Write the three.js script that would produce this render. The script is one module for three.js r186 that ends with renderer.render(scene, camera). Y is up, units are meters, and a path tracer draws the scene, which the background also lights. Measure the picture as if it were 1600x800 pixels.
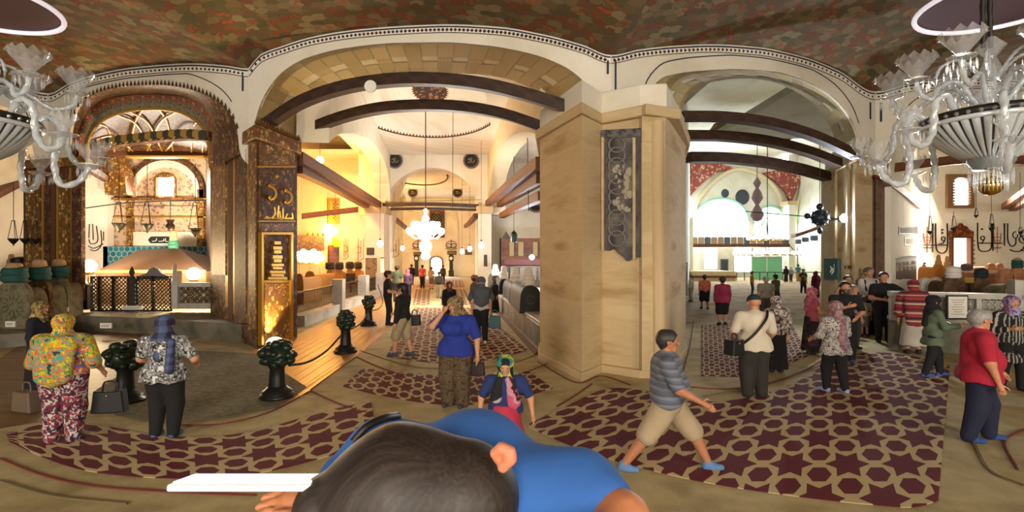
import * as THREE from 'three';
import { RectAreaLightUniformsLib } from 'three/addons/lights/RectAreaLightUniformsLib.js';
import { mergeGeometries as joinAll } from 'three/addons/utils/BufferGeometryUtils.js';
import { RoundedBoxGeometry } from 'three/addons/geometries/RoundedBoxGeometry.js';

RectAreaLightUniformsLib.init();
const mergeGeometries = (list) => joinAll(list.map((g) => (g.index ? g.toNonIndexed() : g)));
const V3 = THREE.Vector3, PI = Math.PI;
const scene = new THREE.Scene();
scene.background = new THREE.Color(0x000000);

// ---------------------------------------------------------------- camera
const FOCAL = 800, EYE = 2.3;                                  // focal length in pixels of the 1600 x 800 frame; eye height
const camera = new THREE.PerspectiveCamera(2 * Math.atan(400 / FOCAL) * 180 / PI, 2, 0.1, 200);
camera.position.set(0, EYE, 0);
camera.lookAt(0, EYE, -10);
const renderer = new THREE.WebGLRenderer({ antialias: true });
renderer.toneMapping = THREE.LinearToneMapping;
renderer.toneMappingExposure = 1.2;
renderer.shadowMap.enabled = true;

// ---------------------------------------------------------------- large lights: daylight at the windows, fill behind the viewer
function areaLight(name, pos, target, w, h, color, intensity) {
  const l = new THREE.RectAreaLight(color, intensity, w, h);
  l.name = name; l.position.copy(pos); l.lookAt(target); scene.add(l);
  l.castShadow = true;
  return l;
}
const at = (px, py, Z) => new V3((px - 800) / FOCAL * Z, EYE + (400 - py) / FOCAL * Z, -Z);   // a point of the place from where it shows and how far off it stands
const groundZ = (py) => EYE * FOCAL / (py - 400);
const ground = (px, py) => at(px, py, groundZ(py));
const DAY = 0xfff1dc, COOL = 0xe8f4ff, WARM = 0xffa534, LAMP = 0xffdda6;
// added fill lights behind the viewer, to brighten the foreground
for (const x of [-11, 0, 11]) areaLight('rear_fill_light', new V3(x, 4.1, 8.75), new V3(x, 3.2, -4), 4.6, 4.6, 0xfff4e6, 16.0);
// mosque side windows
areaLight('mosque_window_daylight', at(1128, 352, 54), at(1150, 470, 20), 7, 6, COOL, 20);
areaLight('mosque_window_daylight', at(1235, 365, 54), at(1200, 470, 20), 5, 5, COOL, 15);
// windows of the calligraphy wall
areaLight('wall_window_daylight', at(1502, 300, 23.8), at(1480, 470, 12), 0.9, 1.35, DAY, 60);
areaLight('wall_door_daylight', at(1503, 388, 23.8), at(1480, 500, 12), 0.8, 1.6, DAY, 60);
areaLight('tomb_window_daylight', at(257, 291, 25.3), at(250, 440, 15), 0.8, 0.95, DAY, 110);
areaLight('end_door_daylight', at(680, 416, 57.4), at(690, 450, 30), 1.6, 2.2, COOL, 40);

// ---------------------------------------------------------------- helpers
let seedState = 12345;
function rnd() { seedState = (seedState + 0x6d2b79f5) | 0; let t = Math.imul(seedState ^ (seedState >>> 15), 1 | seedState); t = (t + Math.imul(t ^ (t >>> 7), 61 | t)) ^ t; return ((t ^ (t >>> 14)) >>> 0) / 4294967296; }
const rr = (a, b) => a + (b - a) * rnd();
const taken = {};
function numbered(name) { const n = taken[name] = (taken[name] ?? -1) + 1; return n ? name + '_' + String(n).padStart(3, '0') : name; }
function tag(o, label, category, group, kind) {
  o.userData.label = label; if (category) o.userData.category = category;
  if (group) o.userData.group = group; if (kind) o.userData.kind = kind; return o;
}
function thing(name, label, category, pos, yaw = 0, group) {
  const g = new THREE.Group(); g.name = numbered(name); if (pos) g.position.copy(pos); g.rotation.y = yaw; scene.add(g);
  return tag(g, label, category, group);
}
function mesh(name, geo, mat, parent) {
  const m = new THREE.Mesh(geo, mat); m.name = parent ? name : numbered(name); m.castShadow = m.receiveShadow = true;
  (parent ?? scene).add(m); return m;
}
function struct(name, geo, mat, label) { const m = mesh(name, geo, mat); m.userData.kind = 'structure'; if (label) m.userData.label = label; return m; }
function solo(name, label, category, geo, mat, group) { return tag(mesh(name, geo, mat), label, category, group); }
function copyOf(o, name, label) { const c = o.clone(); c.name = numbered(name); if (label) c.userData.label = label; scene.add(c); return c; }
// smooth curve through control points, as a function of the first coordinate
function ramp(c) {
  return (x) => {
    if (x <= c[0][0]) return c[0][1];
    const n = c.length; if (x >= c[n - 1][0]) return c[n - 1][1];
    let i = 0; while (x > c[i + 1][0]) i++;
    const [x0, y0] = c[i], [x1, y1] = c[i + 1], h = x1 - x0, s = (y1 - y0) / h;
    const sl = (j) => { if (j <= 0 || j >= n - 1) return s; const a = (c[j][1] - c[j - 1][1]) / (c[j][0] - c[j - 1][0]), b = (c[j + 1][1] - c[j][1]) / (c[j + 1][0] - c[j][0]); return a * b <= 0 ? 0 : 2 * a * b / (a + b); };
    const t = (x - x0) / h, m0 = sl(i) * h, m1 = sl(i + 1) * h, t2 = t * t, t3 = t2 * t;
    return (2 * t3 - 3 * t2 + 1) * y0 + (t3 - 2 * t2 + t) * m0 + (-2 * t3 + 3 * t2) * y1 + (t3 - t2) * m1;
  };
}
function span(a, b, n) { return Array.from({ length: n + 1 }, (_, i) => a + (b - a) * i / n); }
function polyPts(c, n) {                                          // n+1 points along a smooth curve through [x, y] controls
  const k = new THREE.CatmullRomCurve3(c.map(([x, y, z = 0]) => new V3(x, y, z)), false, 'centripetal');
  return k.getSpacedPoints(n);
}
function gridGeo(rows, closed = false) {                          // rows of Vector3, uv in metres
  const R = rows.length, C = rows[0].length, pos = [], uv = [], idx = [];
  let v = 0;
  for (let r = 0; r < R; r++) {
    if (r) v += rows[r][C >> 1].distanceTo(rows[r - 1][C >> 1]);
    let u = 0;
    for (let c = 0; c < C; c++) { if (c) u += rows[r][c].distanceTo(rows[r][c - 1]); const p = rows[r][c]; pos.push(p.x, p.y, p.z); uv.push(u, v); }
  }
  for (let r = 0; r < R - 1; r++) for (let c = 0; c < C - 1; c++) { const a = r * C + c, b = a + 1, d = a + C, e = d + 1; idx.push(a, b, e, a, e, d); }
  const g = new THREE.BufferGeometry();
  g.setAttribute('position', new THREE.Float32BufferAttribute(pos, 3)); g.setAttribute('uv', new THREE.Float32BufferAttribute(uv, 2)); g.setIndex(idx);
  g.computeVertexNormals(); return g;
}
function loft(A, B, m = 6, bulge = 0, dir = new V3(0, 1, 0)) {
  const rows = [];
  for (let i = 0; i <= m; i++) { const t = i / m; rows.push(A.map((a, k) => a.clone().lerp(B[k], t).addScaledVector(dir, bulge * Math.sin(PI * t)))); }
  return gridGeo(rows);
}
// a wall that stands on a straight line in plan, from pixel column xa at distance Za to xb at Zb; top and bottom edges are curves
function planZ(xa, Za, xb, Zb) { return (px) => 1 / (1 / Za + (1 / Zb - 1 / Za) * (px - xa) / (xb - xa)); }
function curtain(xs, top, bot, Zf, thick) {
  const pos = [], uv = [], idx = [];
  const a = at(xs[0], 400, Zf(xs[0])), b = at(xs[xs.length - 1], 400, Zf(xs[xs.length - 1]));
  const d = b.clone().sub(a).normalize(), nrm = new V3(d.z, 0, -d.x); if (nrm.z > 0) nrm.negate();
  const quad = (p, q, r, s, n) => {                               // own vertices for each face keep the edges crisp
    const k = pos.length / 3;
    for (const w of [p, q, r, s]) { pos.push(w.x, w.y, w.z); const u = w.clone().sub(a); uv.push(u.dot(d) + u.dot(nrm), w.y); }
    idx.push(k, k + 1, k + 2, k, k + 2, k + 3);
  };
  const T = xs.map((x) => at(x, top(x), Zf(x))), B = xs.map((x) => at(x, bot(x), Zf(x)));
  const T2 = T.map((p) => p.clone().addScaledVector(nrm, thick)), B2 = B.map((p) => p.clone().addScaledVector(nrm, thick));
  const n = xs.length;
  for (let i = 0; i < n - 1; i++) {
    if (T[i].y <= B[i].y && T[i + 1].y <= B[i + 1].y) continue;
    quad(B[i], B[i + 1], T[i + 1], T[i]); quad(B2[i + 1], B2[i], T2[i], T2[i + 1]);
    quad(B2[i], B2[i + 1], B[i + 1], B[i]); quad(T[i], T[i + 1], T2[i + 1], T2[i]);
  }
  quad(B2[0], B[0], T[0], T2[0]); quad(B[n - 1], B2[n - 1], T2[n - 1], T[n - 1]);
  const g = new THREE.BufferGeometry();
  g.setAttribute('position', new THREE.Float32BufferAttribute(pos, 3)); g.setAttribute('uv', new THREE.Float32BufferAttribute(uv, 2)); g.setIndex(idx);
  const flat = g.toNonIndexed(); flat.computeVertexNormals(); return flat;
}
// a plate facing the viewer's side: outline given by where it shows at distance Z, with real thickness behind it
function plate(pts, Z, thick, holes = [], bevel = 0) {
  const toV = ([x, y]) => { const p = at(x, y, Z); return new THREE.Vector2(p.x, p.y); };
  const s = new THREE.Shape(pts.map(toV));
  for (const h of holes) s.holes.push(new THREE.Path(h.map(toV)));
  const g = new THREE.ExtrudeGeometry(s, { depth: thick, bevelEnabled: bevel > 0, bevelSize: bevel, bevelThickness: bevel, bevelSegments: 2, curveSegments: 12 });
  g.translate(0, 0, -Z - thick); return g;
}
const rectPts = (x0, y0, x1, y1) => [[x0, y1], [x1, y1], [x1, y0], [x0, y0]];
function archPts(x0, x1, ySpring, yTop, yBot, n = 20, point = 0) {  // bottom-left round to bottom-right
  const cx = (x0 + x1) / 2, rx = (x1 - x0) / 2, ry = ySpring - yTop, o = [[x1, yBot]];
  for (let i = 0; i <= n; i++) { const a = PI * i / n; let y = Math.sin(a); if (point) y = Math.pow(y, 1 - 0.35 * point) * (1 - 0.12 * point * Math.abs(Math.cos(a)) ); o.push([cx + rx * Math.cos(a), ySpring - ry * y]); }
  o.push([x0, yBot]); return o.reverse();
}
function ellPts(cx, cy, rx, ry, n = 28) { return span(0, 2 * PI, n).slice(0, n).map((a) => [cx + rx * Math.cos(a), cy - ry * Math.sin(a)]); }
function box(w, h, d, r = 0) {                                     // uv in metres
  const g = r ? new RoundedBoxGeometry(w, h, d, 2, r) : new THREE.BoxGeometry(w, h, d);
  const n = g.attributes.normal, p = g.attributes.position, u = g.attributes.uv;
  for (let i = 0; i < p.count; i++) { const ax = Math.abs(n.getX(i)), ay = Math.abs(n.getY(i)), az = Math.abs(n.getZ(i)); if (az >= ax && az >= ay) u.setXY(i, p.getX(i), p.getY(i)); else if (ax >= ay) u.setXY(i, p.getZ(i), p.getY(i)); else u.setXY(i, p.getX(i), p.getZ(i)); }
  return g;
}
function boxAt(w, h, d, x, y, z, r = 0) { return box(w, h, d, r).translate(x, y, z); }
function boxPx(x0, y0, x1, y1, Z, depth, r = 0) {
  const a = at(x0, y1, Z), b = at(x1, y0, Z);
  return box(b.x - a.x, b.y - a.y, depth, r).translate((a.x + b.x) / 2, (a.y + b.y) / 2, -Z - depth / 2);
}
function tube(pts, r, seg = 24, rad = 8, closed = false) { return new THREE.TubeGeometry(new THREE.CatmullRomCurve3(pts, closed, 'centripetal'), seg, r, rad, closed); }
function bar(a, b, r, rad = 6) { return new THREE.TubeGeometry(new THREE.LineCurve3(a, b), 1, r, rad); }
function rod(a, b, w, h) {                                         // square bar between two points
  const d = b.clone().sub(a), L = d.length(), g = box(w, h, L);
  const m = new THREE.Matrix4().lookAt(b, a, new V3(0, 1, 0)); m.setPosition(a.clone().add(b).multiplyScalar(0.5)); return g.applyMatrix4(m);
}
// a timber with square section swept along a curve
function beamGeo(pts, w, h, seg = 30) {
  const c = new THREE.CatmullRomCurve3(pts, false, 'centripetal'), P = c.getSpacedPoints(seg), rows = [];
  const side = pts[pts.length - 1].clone().sub(pts[0]).setY(0).normalize(), out = new V3(-side.z, 0, side.x);
  const corners = [[-1, -1], [1, -1], [1, 1], [-1, 1]], geos = [];
  for (let f = 0; f < 4; f++) {
    const [a, b] = [corners[f], corners[(f + 1) % 4]];
    const line = ([s, t], k = 1) => P.map((p) => p.clone().addScaledVector(out, s * w / 2 * k).add(new V3(0, t * h / 2 * k, 0)));
    geos.push(gridGeo([line(a), line(b)]));
  }
  for (const e of [0, seg]) { const p = P[e], q = (s, t) => p.clone().addScaledVector(out, s * w / 2).add(new V3(0, t * h / 2, 0)); geos.push(gridGeo([[q(-1, -1), q(1, -1)], [q(-1, 1), q(1, 1)]])); }
  return mergeGeometries(geos);
}
function lathe(profile, seg = 24) { return new THREE.LatheGeometry(profile.map(([r, y]) => new THREE.Vector2(Math.max(r, 0.0001), y)), seg); }
// flat ribbon lettering: strokes given by pixel polylines on a plate at distance Z
function ribbons(strokes, Z, thick = 0.012, smooth = true) {
  const geos = [];
  for (const { p, w } of strokes) {
    const P = smooth && p.length > 2 ? polyPts(p, Math.max(8, p.length * 4)).map((v) => [v.x, v.y]) : p;
    const L = [], R = [], n = P.length;
    for (let i = 0; i < n; i++) {
      const a = P[Math.max(0, i - 1)], b = P[Math.min(n - 1, i + 1)], dx = b[0] - a[0], dy = b[1] - a[1], l = Math.hypot(dx, dy) || 1;
      const t = i / (n - 1), ww = Array.isArray(w) ? w[0] + (w[1] - w[0]) * t : w;
      L.push([P[i][0] - dy / l * ww / 2, P[i][1] + dx / l * ww / 2]); R.push([P[i][0] + dy / l * ww / 2, P[i][1] - dx / l * ww / 2]);
    }
    const rows = (zz) => [L.map((q) => { const v = at(q[0], q[1], Z); v.z += zz; return v; }), R.map((q) => { const v = at(q[0], q[1], Z); v.z += zz; return v; })];
    const f = rows(thick), b = rows(0);
    geos.push(gridGeo(f), gridGeo([f[0], b[0]]), gridGeo([f[1], b[1]]));
  }
  return mergeGeometries(geos);
}

// ---------------------------------------------------------------- textures and materials
const hex = (h) => { const c = parseInt(h.slice(1), 16); return [c >> 16, c >> 8 & 255, c & 255]; };
function lattice2(n) { const a = new Float32Array(n * n); for (let i = 0; i < a.length; i++) a[i] = rnd(); return a; }
function fbmField(w, h, cells, octaves = 4, stretch = 1) {
  const out = new Float32Array(w * h); let amp = 1, tot = 0;
  for (let o = 0; o < octaves; o++) {
    const nx = Math.max(1, Math.round(cells * 2 ** o)), ny = Math.max(1, Math.round(cells * stretch * 2 ** o)), g = new Float32Array(nx * ny);
    for (let i = 0; i < g.length; i++) g[i] = rnd();
    for (let y = 0; y < h; y++) {
      const fy = y / h * ny, y0 = Math.floor(fy), ty = fy - y0, sy = ty * ty * (3 - 2 * ty);
      for (let x = 0; x < w; x++) {
        const fx = x / w * nx, x0 = Math.floor(fx), tx = fx - x0, sx = tx * tx * (3 - 2 * tx);
        const a = g[(y0 % ny) * nx + x0 % nx], b = g[(y0 % ny) * nx + (x0 + 1) % nx], c = g[((y0 + 1) % ny) * nx + x0 % nx], d = g[((y0 + 1) % ny) * nx + (x0 + 1) % nx];
        out[y * w + x] += amp * (a + (b - a) * sx + (c - a) * sy + (a - b - c + d) * sx * sy);
      }
    }
    tot += amp; amp *= 0.55;
  }
  for (let i = 0; i < out.length; i++) out[i] /= tot;
  return out;
}
function setTex(t, su, sv, srgb = true) {
  t.wrapS = t.wrapT = THREE.RepeatWrapping; t.magFilter = THREE.LinearFilter; t.minFilter = THREE.LinearMipmapLinearFilter;
  t.repeat.set(1 / su, 1 / sv); if (srgb) t.colorSpace = THREE.SRGBColorSpace; t.needsUpdate = true; return t;
}
function noiseTex(w, h, su, sv, stops, cells = 4, octaves = 5, stretch = 1, grain = 6) {   // colours blended by noise
  const f = fbmField(w, h, cells, octaves, stretch), d = new Uint8Array(w * h * 4), S = stops.map(hex);
  for (let i = 0; i < w * h; i++) {
    const t = Math.min(0.9999, Math.max(0, (f[i] - 0.25) / 0.5)) * (S.length - 1), k = Math.floor(t), u = t - k, g = (rnd() - 0.5) * grain;
    for (let c = 0; c < 3; c++) d[i * 4 + c] = Math.max(0, Math.min(255, S[k][c] + (S[k + 1][c] - S[k][c]) * u + g)); d[i * 4 + 3] = 255;
  }
  return setTex(new THREE.DataTexture(d, w, h), su, sv);
}
function canvasTex(w, h, su, sv, draw) {
  const c = document.createElement('canvas'); c.width = w; c.height = h; draw(c.getContext('2d'), w, h);
  return setTex(new THREE.CanvasTexture(c), su, sv);
}
function std(o) { return new THREE.MeshStandardMaterial({ side: THREE.DoubleSide, roughness: 0.85, ...o }); }
function phys(o) { return new THREE.MeshPhysicalMaterial({ side: THREE.DoubleSide, ...o }); }
const M = {};
M.plaster = std({ map: noiseTex(512, 512, 5, 5, ['#d5cdb8', '#e2dccb', '#e9e4d6'], 4, 5), roughness: 0.9 });
M.plasterWhite = std({ map: noiseTex(256, 256, 4, 4, ['#e2dccd', '#ece8dd', '#f1eee5'], 4, 4), roughness: 0.9 });
M.vaultStone = std({ map: noiseTex(512, 512, 4, 4, ['#b9a67d', '#cfc09b', '#d8cba8', '#dccfae'], 3, 6, 0.4), roughness: 0.9 });
M.stone = std({ map: noiseTex(512, 512, 3, 3, ['#a98e64', '#bda47a', '#c9b38a', '#c2ab82', '#cdb890'], 2, 6, 5, 10), roughness: 0.8 });
M.stoneDark = std({ map: noiseTex(512, 512, 2, 2, ['#4c4a40', '#6a6656', '#7d7866'], 4, 6, 1, 12), roughness: 0.6 });
M.marble = std({ map: noiseTex(256, 256, 2, 2, ['#8f8c82', '#a9a69b', '#bcb9ae'], 3, 5), roughness: 0.5 });
M.timber = std({ map: noiseTex(256, 128, 0.7, 2, ['#2a1a13', '#3a261b', '#46301f'], 3, 5, 6), roughness: 0.55 });
M.timberRed = std({ map: noiseTex(256, 128, 0.7, 2, ['#4c2a18', '#63381f', '#744526'], 3, 5, 6), roughness: 0.6 });
M.black = std({ color: 0x14120f, roughness: 0.5 });
M.iron = std({ color: 0x23211e, roughness: 0.5, metalness: 0.4 });
M.gold = std({ color: 0xc79a3e, roughness: 0.3, metalness: 0.85 });
M.goldPaint = std({ color: 0xb98f3d, roughness: 0.45, metalness: 0.3 });
M.red = std({ color: 0x7c2b28 });
M.blueLine = std({ color: 0x28304a });
M.brownPaint = std({ color: 0x5f3a22 });
// carved and gilded brown ornament: painted scrolls with raised relief
function arabesque(bg, strokes, dots, n = 60, seedScale = 1) {
  return (c, w, h) => {
    c.fillStyle = bg; c.fillRect(0, 0, w, h);
    const wrapDraw = (f) => { for (const ox of [-w, 0, w]) for (const oy of [-h, 0, h]) { c.save(); c.translate(ox, oy); f(); c.restore(); } };
    for (let i = 0; i < n; i++) {
      const x = rnd() * w, y = rnd() * h, r0 = rr(0.03, 0.085) * w * seedScale, turn = rnd() < 0.5 ? 1 : -1, a0 = rnd() * 6.28, col = strokes[Math.floor(rnd() * strokes.length)], lw = rr(1.2, 3.2) * w / 256;
      const dc = dots[Math.floor(rnd() * dots.length)], dr = rr(1.5, 4) * w / 256;
      wrapDraw(() => {
        c.strokeStyle = col; c.lineWidth = lw; c.beginPath();
        for (let k = 0; k <= 26; k++) { const a = a0 + turn * k * 0.28, r = r0 * (1 - k / 30); c.lineTo(x + Math.cos(a) * r, y + Math.sin(a) * r); } c.stroke();
        c.fillStyle = dc; for (let q = 0; q < 5; q++) { c.beginPath(); c.arc(x + Math.cos(a0 + q * 1.256) * dr * 1.3, y + Math.sin(a0 + q * 1.256) * dr * 1.3, dr * 0.8, 0, 6.3); c.fill(); }
      });
    }
  };
}
const ornTex = canvasTex(512, 512, 1.8, 1.8, arabesque('#4a2c1c', ['#7c5a30', '#8e6c3a', '#6b3a2a', '#5c4a38', '#9a7a44'], ['#7a3326', '#3f4a44', '#a07f48'], 150, 0.8));
M.ornament = std({ map: ornTex, bumpMap: ornTex, bumpScale: 0.015, roughness: 0.6 });
const ornGoldTex = canvasTex(512, 512, 1.6, 1.6, arabesque('#6b4a20', ['#c09440', '#a67c32', '#8a3f22', '#d2ab5c'], ['#8f3a22', '#4f5a3c', '#d8b565'], 150, 0.8));
M.ornamentGold = std({ map: ornGoldTex, bumpMap: ornGoldTex, bumpScale: 0.012, roughness: 0.5 });
const ornPaleTex = canvasTex(512, 512, 2.2, 2.2, arabesque('#c9b199', ['#b0806a', '#a57a66', '#d6c4ac', '#ab9886', '#decfb8'], ['#9a5340', '#6f7f84', '#c9ad84'], 170, 0.7));
M.ornamentPale = std({ map: ornPaleTex, roughness: 0.75 });
M.floral = std({ map: canvasTex(1024, 256, 3.2, 0.8, (c, w, h) => {
  c.fillStyle = '#8d8266'; c.fillRect(0, 0, w, h);
  for (let i = 0; i < 8; i++) {
    const x = (i + 0.5) * w / 8, y = h / 2;
    c.strokeStyle = '#3b4a46'; c.lineWidth = 7; c.beginPath(); c.arc(x, y, 62, 0, 6.3); c.stroke();
    for (let k = 0; k < 8; k++) { c.fillStyle = k % 2 ? '#a8604a' : '#96503f'; c.beginPath(); c.ellipse(x + Math.cos(k * 0.785) * 32, y + Math.sin(k * 0.785) * 32, 22, 13, k * 0.785, 0, 6.3); c.fill(); }
    c.fillStyle = '#c8ad74'; c.beginPath(); c.arc(x, y, 11, 0, 6.3); c.fill();
    for (const s of [-1, 1]) { c.strokeStyle = '#39453c'; c.lineWidth = 5; c.beginPath(); for (let k = 0; k < 30; k++) { const a = k * 0.24; c.lineTo(x + w / 16 + Math.cos(a) * (34 - k), y + s * 78 + Math.sin(a) * s * (34 - k)); } c.stroke(); }
  }
}), roughness: 0.8 });
M.ceilingPaint = std({ map: canvasTex(1024, 1024, 4.2, 4.2, (c, w, h) => {
  c.fillStyle = '#6e5c40'; c.fillRect(0, 0, w, h);
  const cols = ['#755f40', '#665c3c', '#7c6846', '#66543a', '#827454', '#5c5638', '#8f8262', '#6a5838', '#744f34', '#807050', '#7d4a30'];
  for (let r = 0; r < 19; r++) for (let k = -1; k < 15; k++) {
    const x = (k + (r % 2) * 0.5) * w / 14 + rr(-8, 8), y = r * h / 18 + rr(-6, 6);
    c.fillStyle = cols[Math.floor(rnd() * cols.length)]; c.beginPath(); c.ellipse(x, y, rr(34, 54), rr(26, 46), rr(-.4, .4), 0, 6.3); c.fill();
    c.strokeStyle = rnd() < 0.6 ? '#453a26' : '#857858'; c.lineWidth = rr(2, 4); c.beginPath(); c.arc(x, y, rr(30, 48), 0.1, 3.0); c.stroke();
    if (rnd() < 0.2) { c.fillStyle = rnd() < 0.5 ? '#a8532a' : '#96432a'; for (let q = 0; q < 4; q++) { c.beginPath(); c.ellipse(x + rr(-26, 26), y + rr(-20, 20), rr(8, 20), rr(6, 12), rr(0, 3), 0, 6.3); c.fill(); } }
  }
}), roughness: 0.9 });
// carpet of six-pointed stars and hexagons outlined by a pale band
function starPattern(bg, fg, w, h, c) {
  c.fillStyle = bg; c.fillRect(0, 0, w, h);
  const L = w / 2, H = L * Math.sqrt(3) / 2; c.fillStyle = fg;                  // tile: 2 stars across, 2 rows
  const rows = Math.round(h / H);
  for (let j = -1; j <= rows + 1; j++) for (let i = -1; i <= 3; i++) {
    const x = (i + (j & 1) * 0.5) * L, y = j * h / rows;
    c.beginPath(); for (let k = 0; k < 12; k++) { const a = k * PI / 6, r = k % 2 ? L * 0.5 * 0.46 : L * 0.5 * 0.8; c.lineTo(x + Math.cos(a) * r, y + Math.sin(a) * r); } c.fill();
    for (const s of [-1, 1]) { const hx = x, hy = y + s * L / Math.sqrt(3); c.beginPath(); for (let k = 0; k < 6; k++) { const a = k * PI / 3, r = L * 0.213; c.lineTo(hx + Math.cos(a) * r, hy + Math.sin(a) * r); } c.fill(); }
  }
}
const starTexSource = canvasTex(512, Math.round(512 * Math.sqrt(3) / 2), 1, 1, (c, w, h) => starPattern('#b3a276', '#560a1c', w, h, c));
function starMat(su, sv = su * Math.sqrt(3) / 2, tint) { const t = starTexSource.clone(); t.repeat.set(1 / su, 1 / sv); t.needsUpdate = true; return std({ map: t, roughness: 0.95, color: tint ?? 0xffffff }); }
M.matBeige = std({ map: noiseTex(256, 256, 1.2, 1.2, ['#97855c', '#a89568', '#b3a276'], 8, 4, 1, 18), roughness: 0.95 });
M.matGrey = std({ map: noiseTex(256, 256, 0.8, 0.8, ['#5b5740', '#6e6a50', '#7d775b'], 14, 3, 1, 26), roughness: 0.95 });
M.parquet = std({ map: noiseTex(512, 256, 2.4, 0.8, ['#a06f38', '#b98646', '#c59557'], 3, 5, 5), roughness: 0.4 });
M.mosqueCarpet = std({ map: noiseTex(512, 512, 3.5, 3.5, ['#8d7350', '#a78b63', '#b79d75', '#a2805c'], 5, 5, 1, 12), roughness: 0.95 });
M.floorMat = std({ map: noiseTex(512, 512, 2, 2, ['#94855c', '#a89a6e', '#b4a67c'], 6, 5, 1, 16), roughness: 0.9 });
M.skin = 0xc68c68;
// ================================================================ floor
function floorPoly(pts, y, h = 0.004) {
  const s = new THREE.Shape(pts.map(([px, py]) => { const p = ground(px, py); return new THREE.Vector2(p.x, -p.z); }));
  const g = new THREE.ExtrudeGeometry(s, { depth: h, bevelEnabled: false }); g.rotateX(-PI / 2); g.translate(0, y, 0); return g;
}
struct('floor', box(70, 0.3, 72).translate(0, -0.15, -27), M.floorMat, 'worn beige matting over the whole floor');
struct('floor', floorPoly([[1066, 507], [1120, 500], [1215, 495], [1292, 482], [1320, 432], [1070, 432]], 0.001), M.mosqueCarpet, 'tan patterned carpet of the mosque hall');
// wooden boards along the railing, each a board of its own
{
  const f = struct('floor', floorPoly([[392, 548], [462, 524], [600, 462], [640, 452], [668, 436], [640, 470], [600, 520], [560, 556], [484, 611], [430, 640]], 0.001), M.parquet, 'honey coloured wooden floor beside the railing');
  const L = polyPts([[400, 552], [462, 524], [600, 462], [640, 450]], 20), R = polyPts([[470, 622], [556, 558], [612, 505], [652, 455]], 20), N = 11;
  for (let i = 0; i < N; i++) {
    const e = (t) => L.map((p, k) => { const a = ground(p.x, p.y), b = ground(R[k].x, R[k].y); const q = a.lerp(b, t); q.y = 0.011; return q; });
    mesh('plank', loft(e(i / N + 0.004), e((i + 1) / N - 0.004), 1), M.parquet, f);
  }
}
struct('floor', floorPoly([[0, 560], [60, 520], [130, 500], [235, 520], [215, 560], [150, 640], [60, 660], [0, 670]], 0.002), std({ map: noiseTex(256, 256, 2, 2, ['#5a4126', '#6e5130', '#7b5e3a'], 3, 5, 4), roughness: 0.5 }), 'brown wooden floor near the tombs');
solo('floor_mat', 'grey green woven mat beside the tree shaped posts', 'mat', floorPoly([[150, 610], [230, 560], [300, 548], [398, 553], [480, 606], [430, 640], [340, 655], [250, 662], [180, 650]], 0.006, 0.006), M.matGrey);
function rug(name, label, top, bot, L, st = 1.5, turn = null, y = 0.012) {
  const n = 40, T = polyPts(top, n).map((p) => ground(p.x, p.y)), B = polyPts(bot, n).map((p) => ground(p.x, p.y)), m = 14;
  const len = (P) => P.reduce((s, p, i) => s + (i ? p.distanceTo(P[i - 1]) : 0), 0), W = (len(T) + len(B)) / 2;
  const D = T.reduce((s, p, i) => s + p.distanceTo(B[i]), 0) / (n + 1), pos = [], uv = [], idx = [], C = n + 1;
  for (let j = 0; j <= m; j++) for (let i = 0; i <= n; i++) { const p = B[i].clone().lerp(T[i], j / m); pos.push(p.x, y, p.z); if (turn === null) uv.push(i / n * W, j / m * D); else uv.push(p.x + p.z * turn, -p.z); }
  for (let j = 0; j < m; j++) for (let i = 0; i < n; i++) { const a = j * C + i; idx.push(a, a + 1, a + C + 1, a, a + C + 1, a + C); }
  const edge = [...span(0, n, n), ...span(1, m, m - 1).map((j) => j * C + n), ...span(1, n, n - 1).map((i) => m * C + n - i), ...span(1, m - 1, m - 2).map((j) => (m - j) * C)];
  const k = pos.length / 3; edge.forEach((e) => { pos.push(pos[e * 3], 0.001, pos[e * 3 + 2]); uv.push(uv[e * 2], uv[e * 2 + 1]); });
  edge.forEach((e, i) => { const q = (i + 1) % edge.length; idx.push(e, k + i, k + q, e, k + q, edge[q]); });
  const g = new THREE.BufferGeometry(); g.setAttribute('position', new THREE.Float32BufferAttribute(pos, 3)); g.setAttribute('uv', new THREE.Float32BufferAttribute(uv, 2)); g.setIndex(idx); g.computeVertexNormals();
  return solo(name, label, 'carpet', g, starMat(2 * L, 2 * L * 0.866 * st));
}
rug('star_carpet', 'curved burgundy star carpet under the plaid scarf woman', [[10, 679], [60, 664], [110, 660], [166, 667], [240, 680], [300, 684], [372, 679], [437, 664], [500, 645], [580, 628]], [[14, 690], [62, 713], [125, 734], [187, 743], [262, 748], [340, 746], [419, 737], [500, 717], [590, 690]], 0.82, 0.85);
rug('star_carpet', 'small burgundy star carpet across the hall entrance', [[567, 576], [640, 584], [700, 588], [780, 588], [826, 580]], [[536, 604], [600, 619], [690, 632], [790, 627], [864, 607]], 0.46, 1.7);
rug('star_carpet', 'long burgundy star carpet behind the woman in blue', [[648, 481], [680, 481], [712, 481], [744, 481]], [[603, 557], [683, 567], [760, 563], [826, 548]], 0.45);
rug('star_carpet', 'narrow star runner beside the far crowd by the railing', [[650, 452], [672, 452]], [[645, 477], [671, 477]], 0.55);
rug('star_carpet', 'narrow star runner behind the grey scarf woman', [[696, 452], [726, 452]], [[688, 477], [739, 476]], 0.55);
rug('star_carpet', 'distant star carpet in front of the bright end door', [[664, 437], [722, 437]], [[650, 449], [726, 449]], 0.6);
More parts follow.
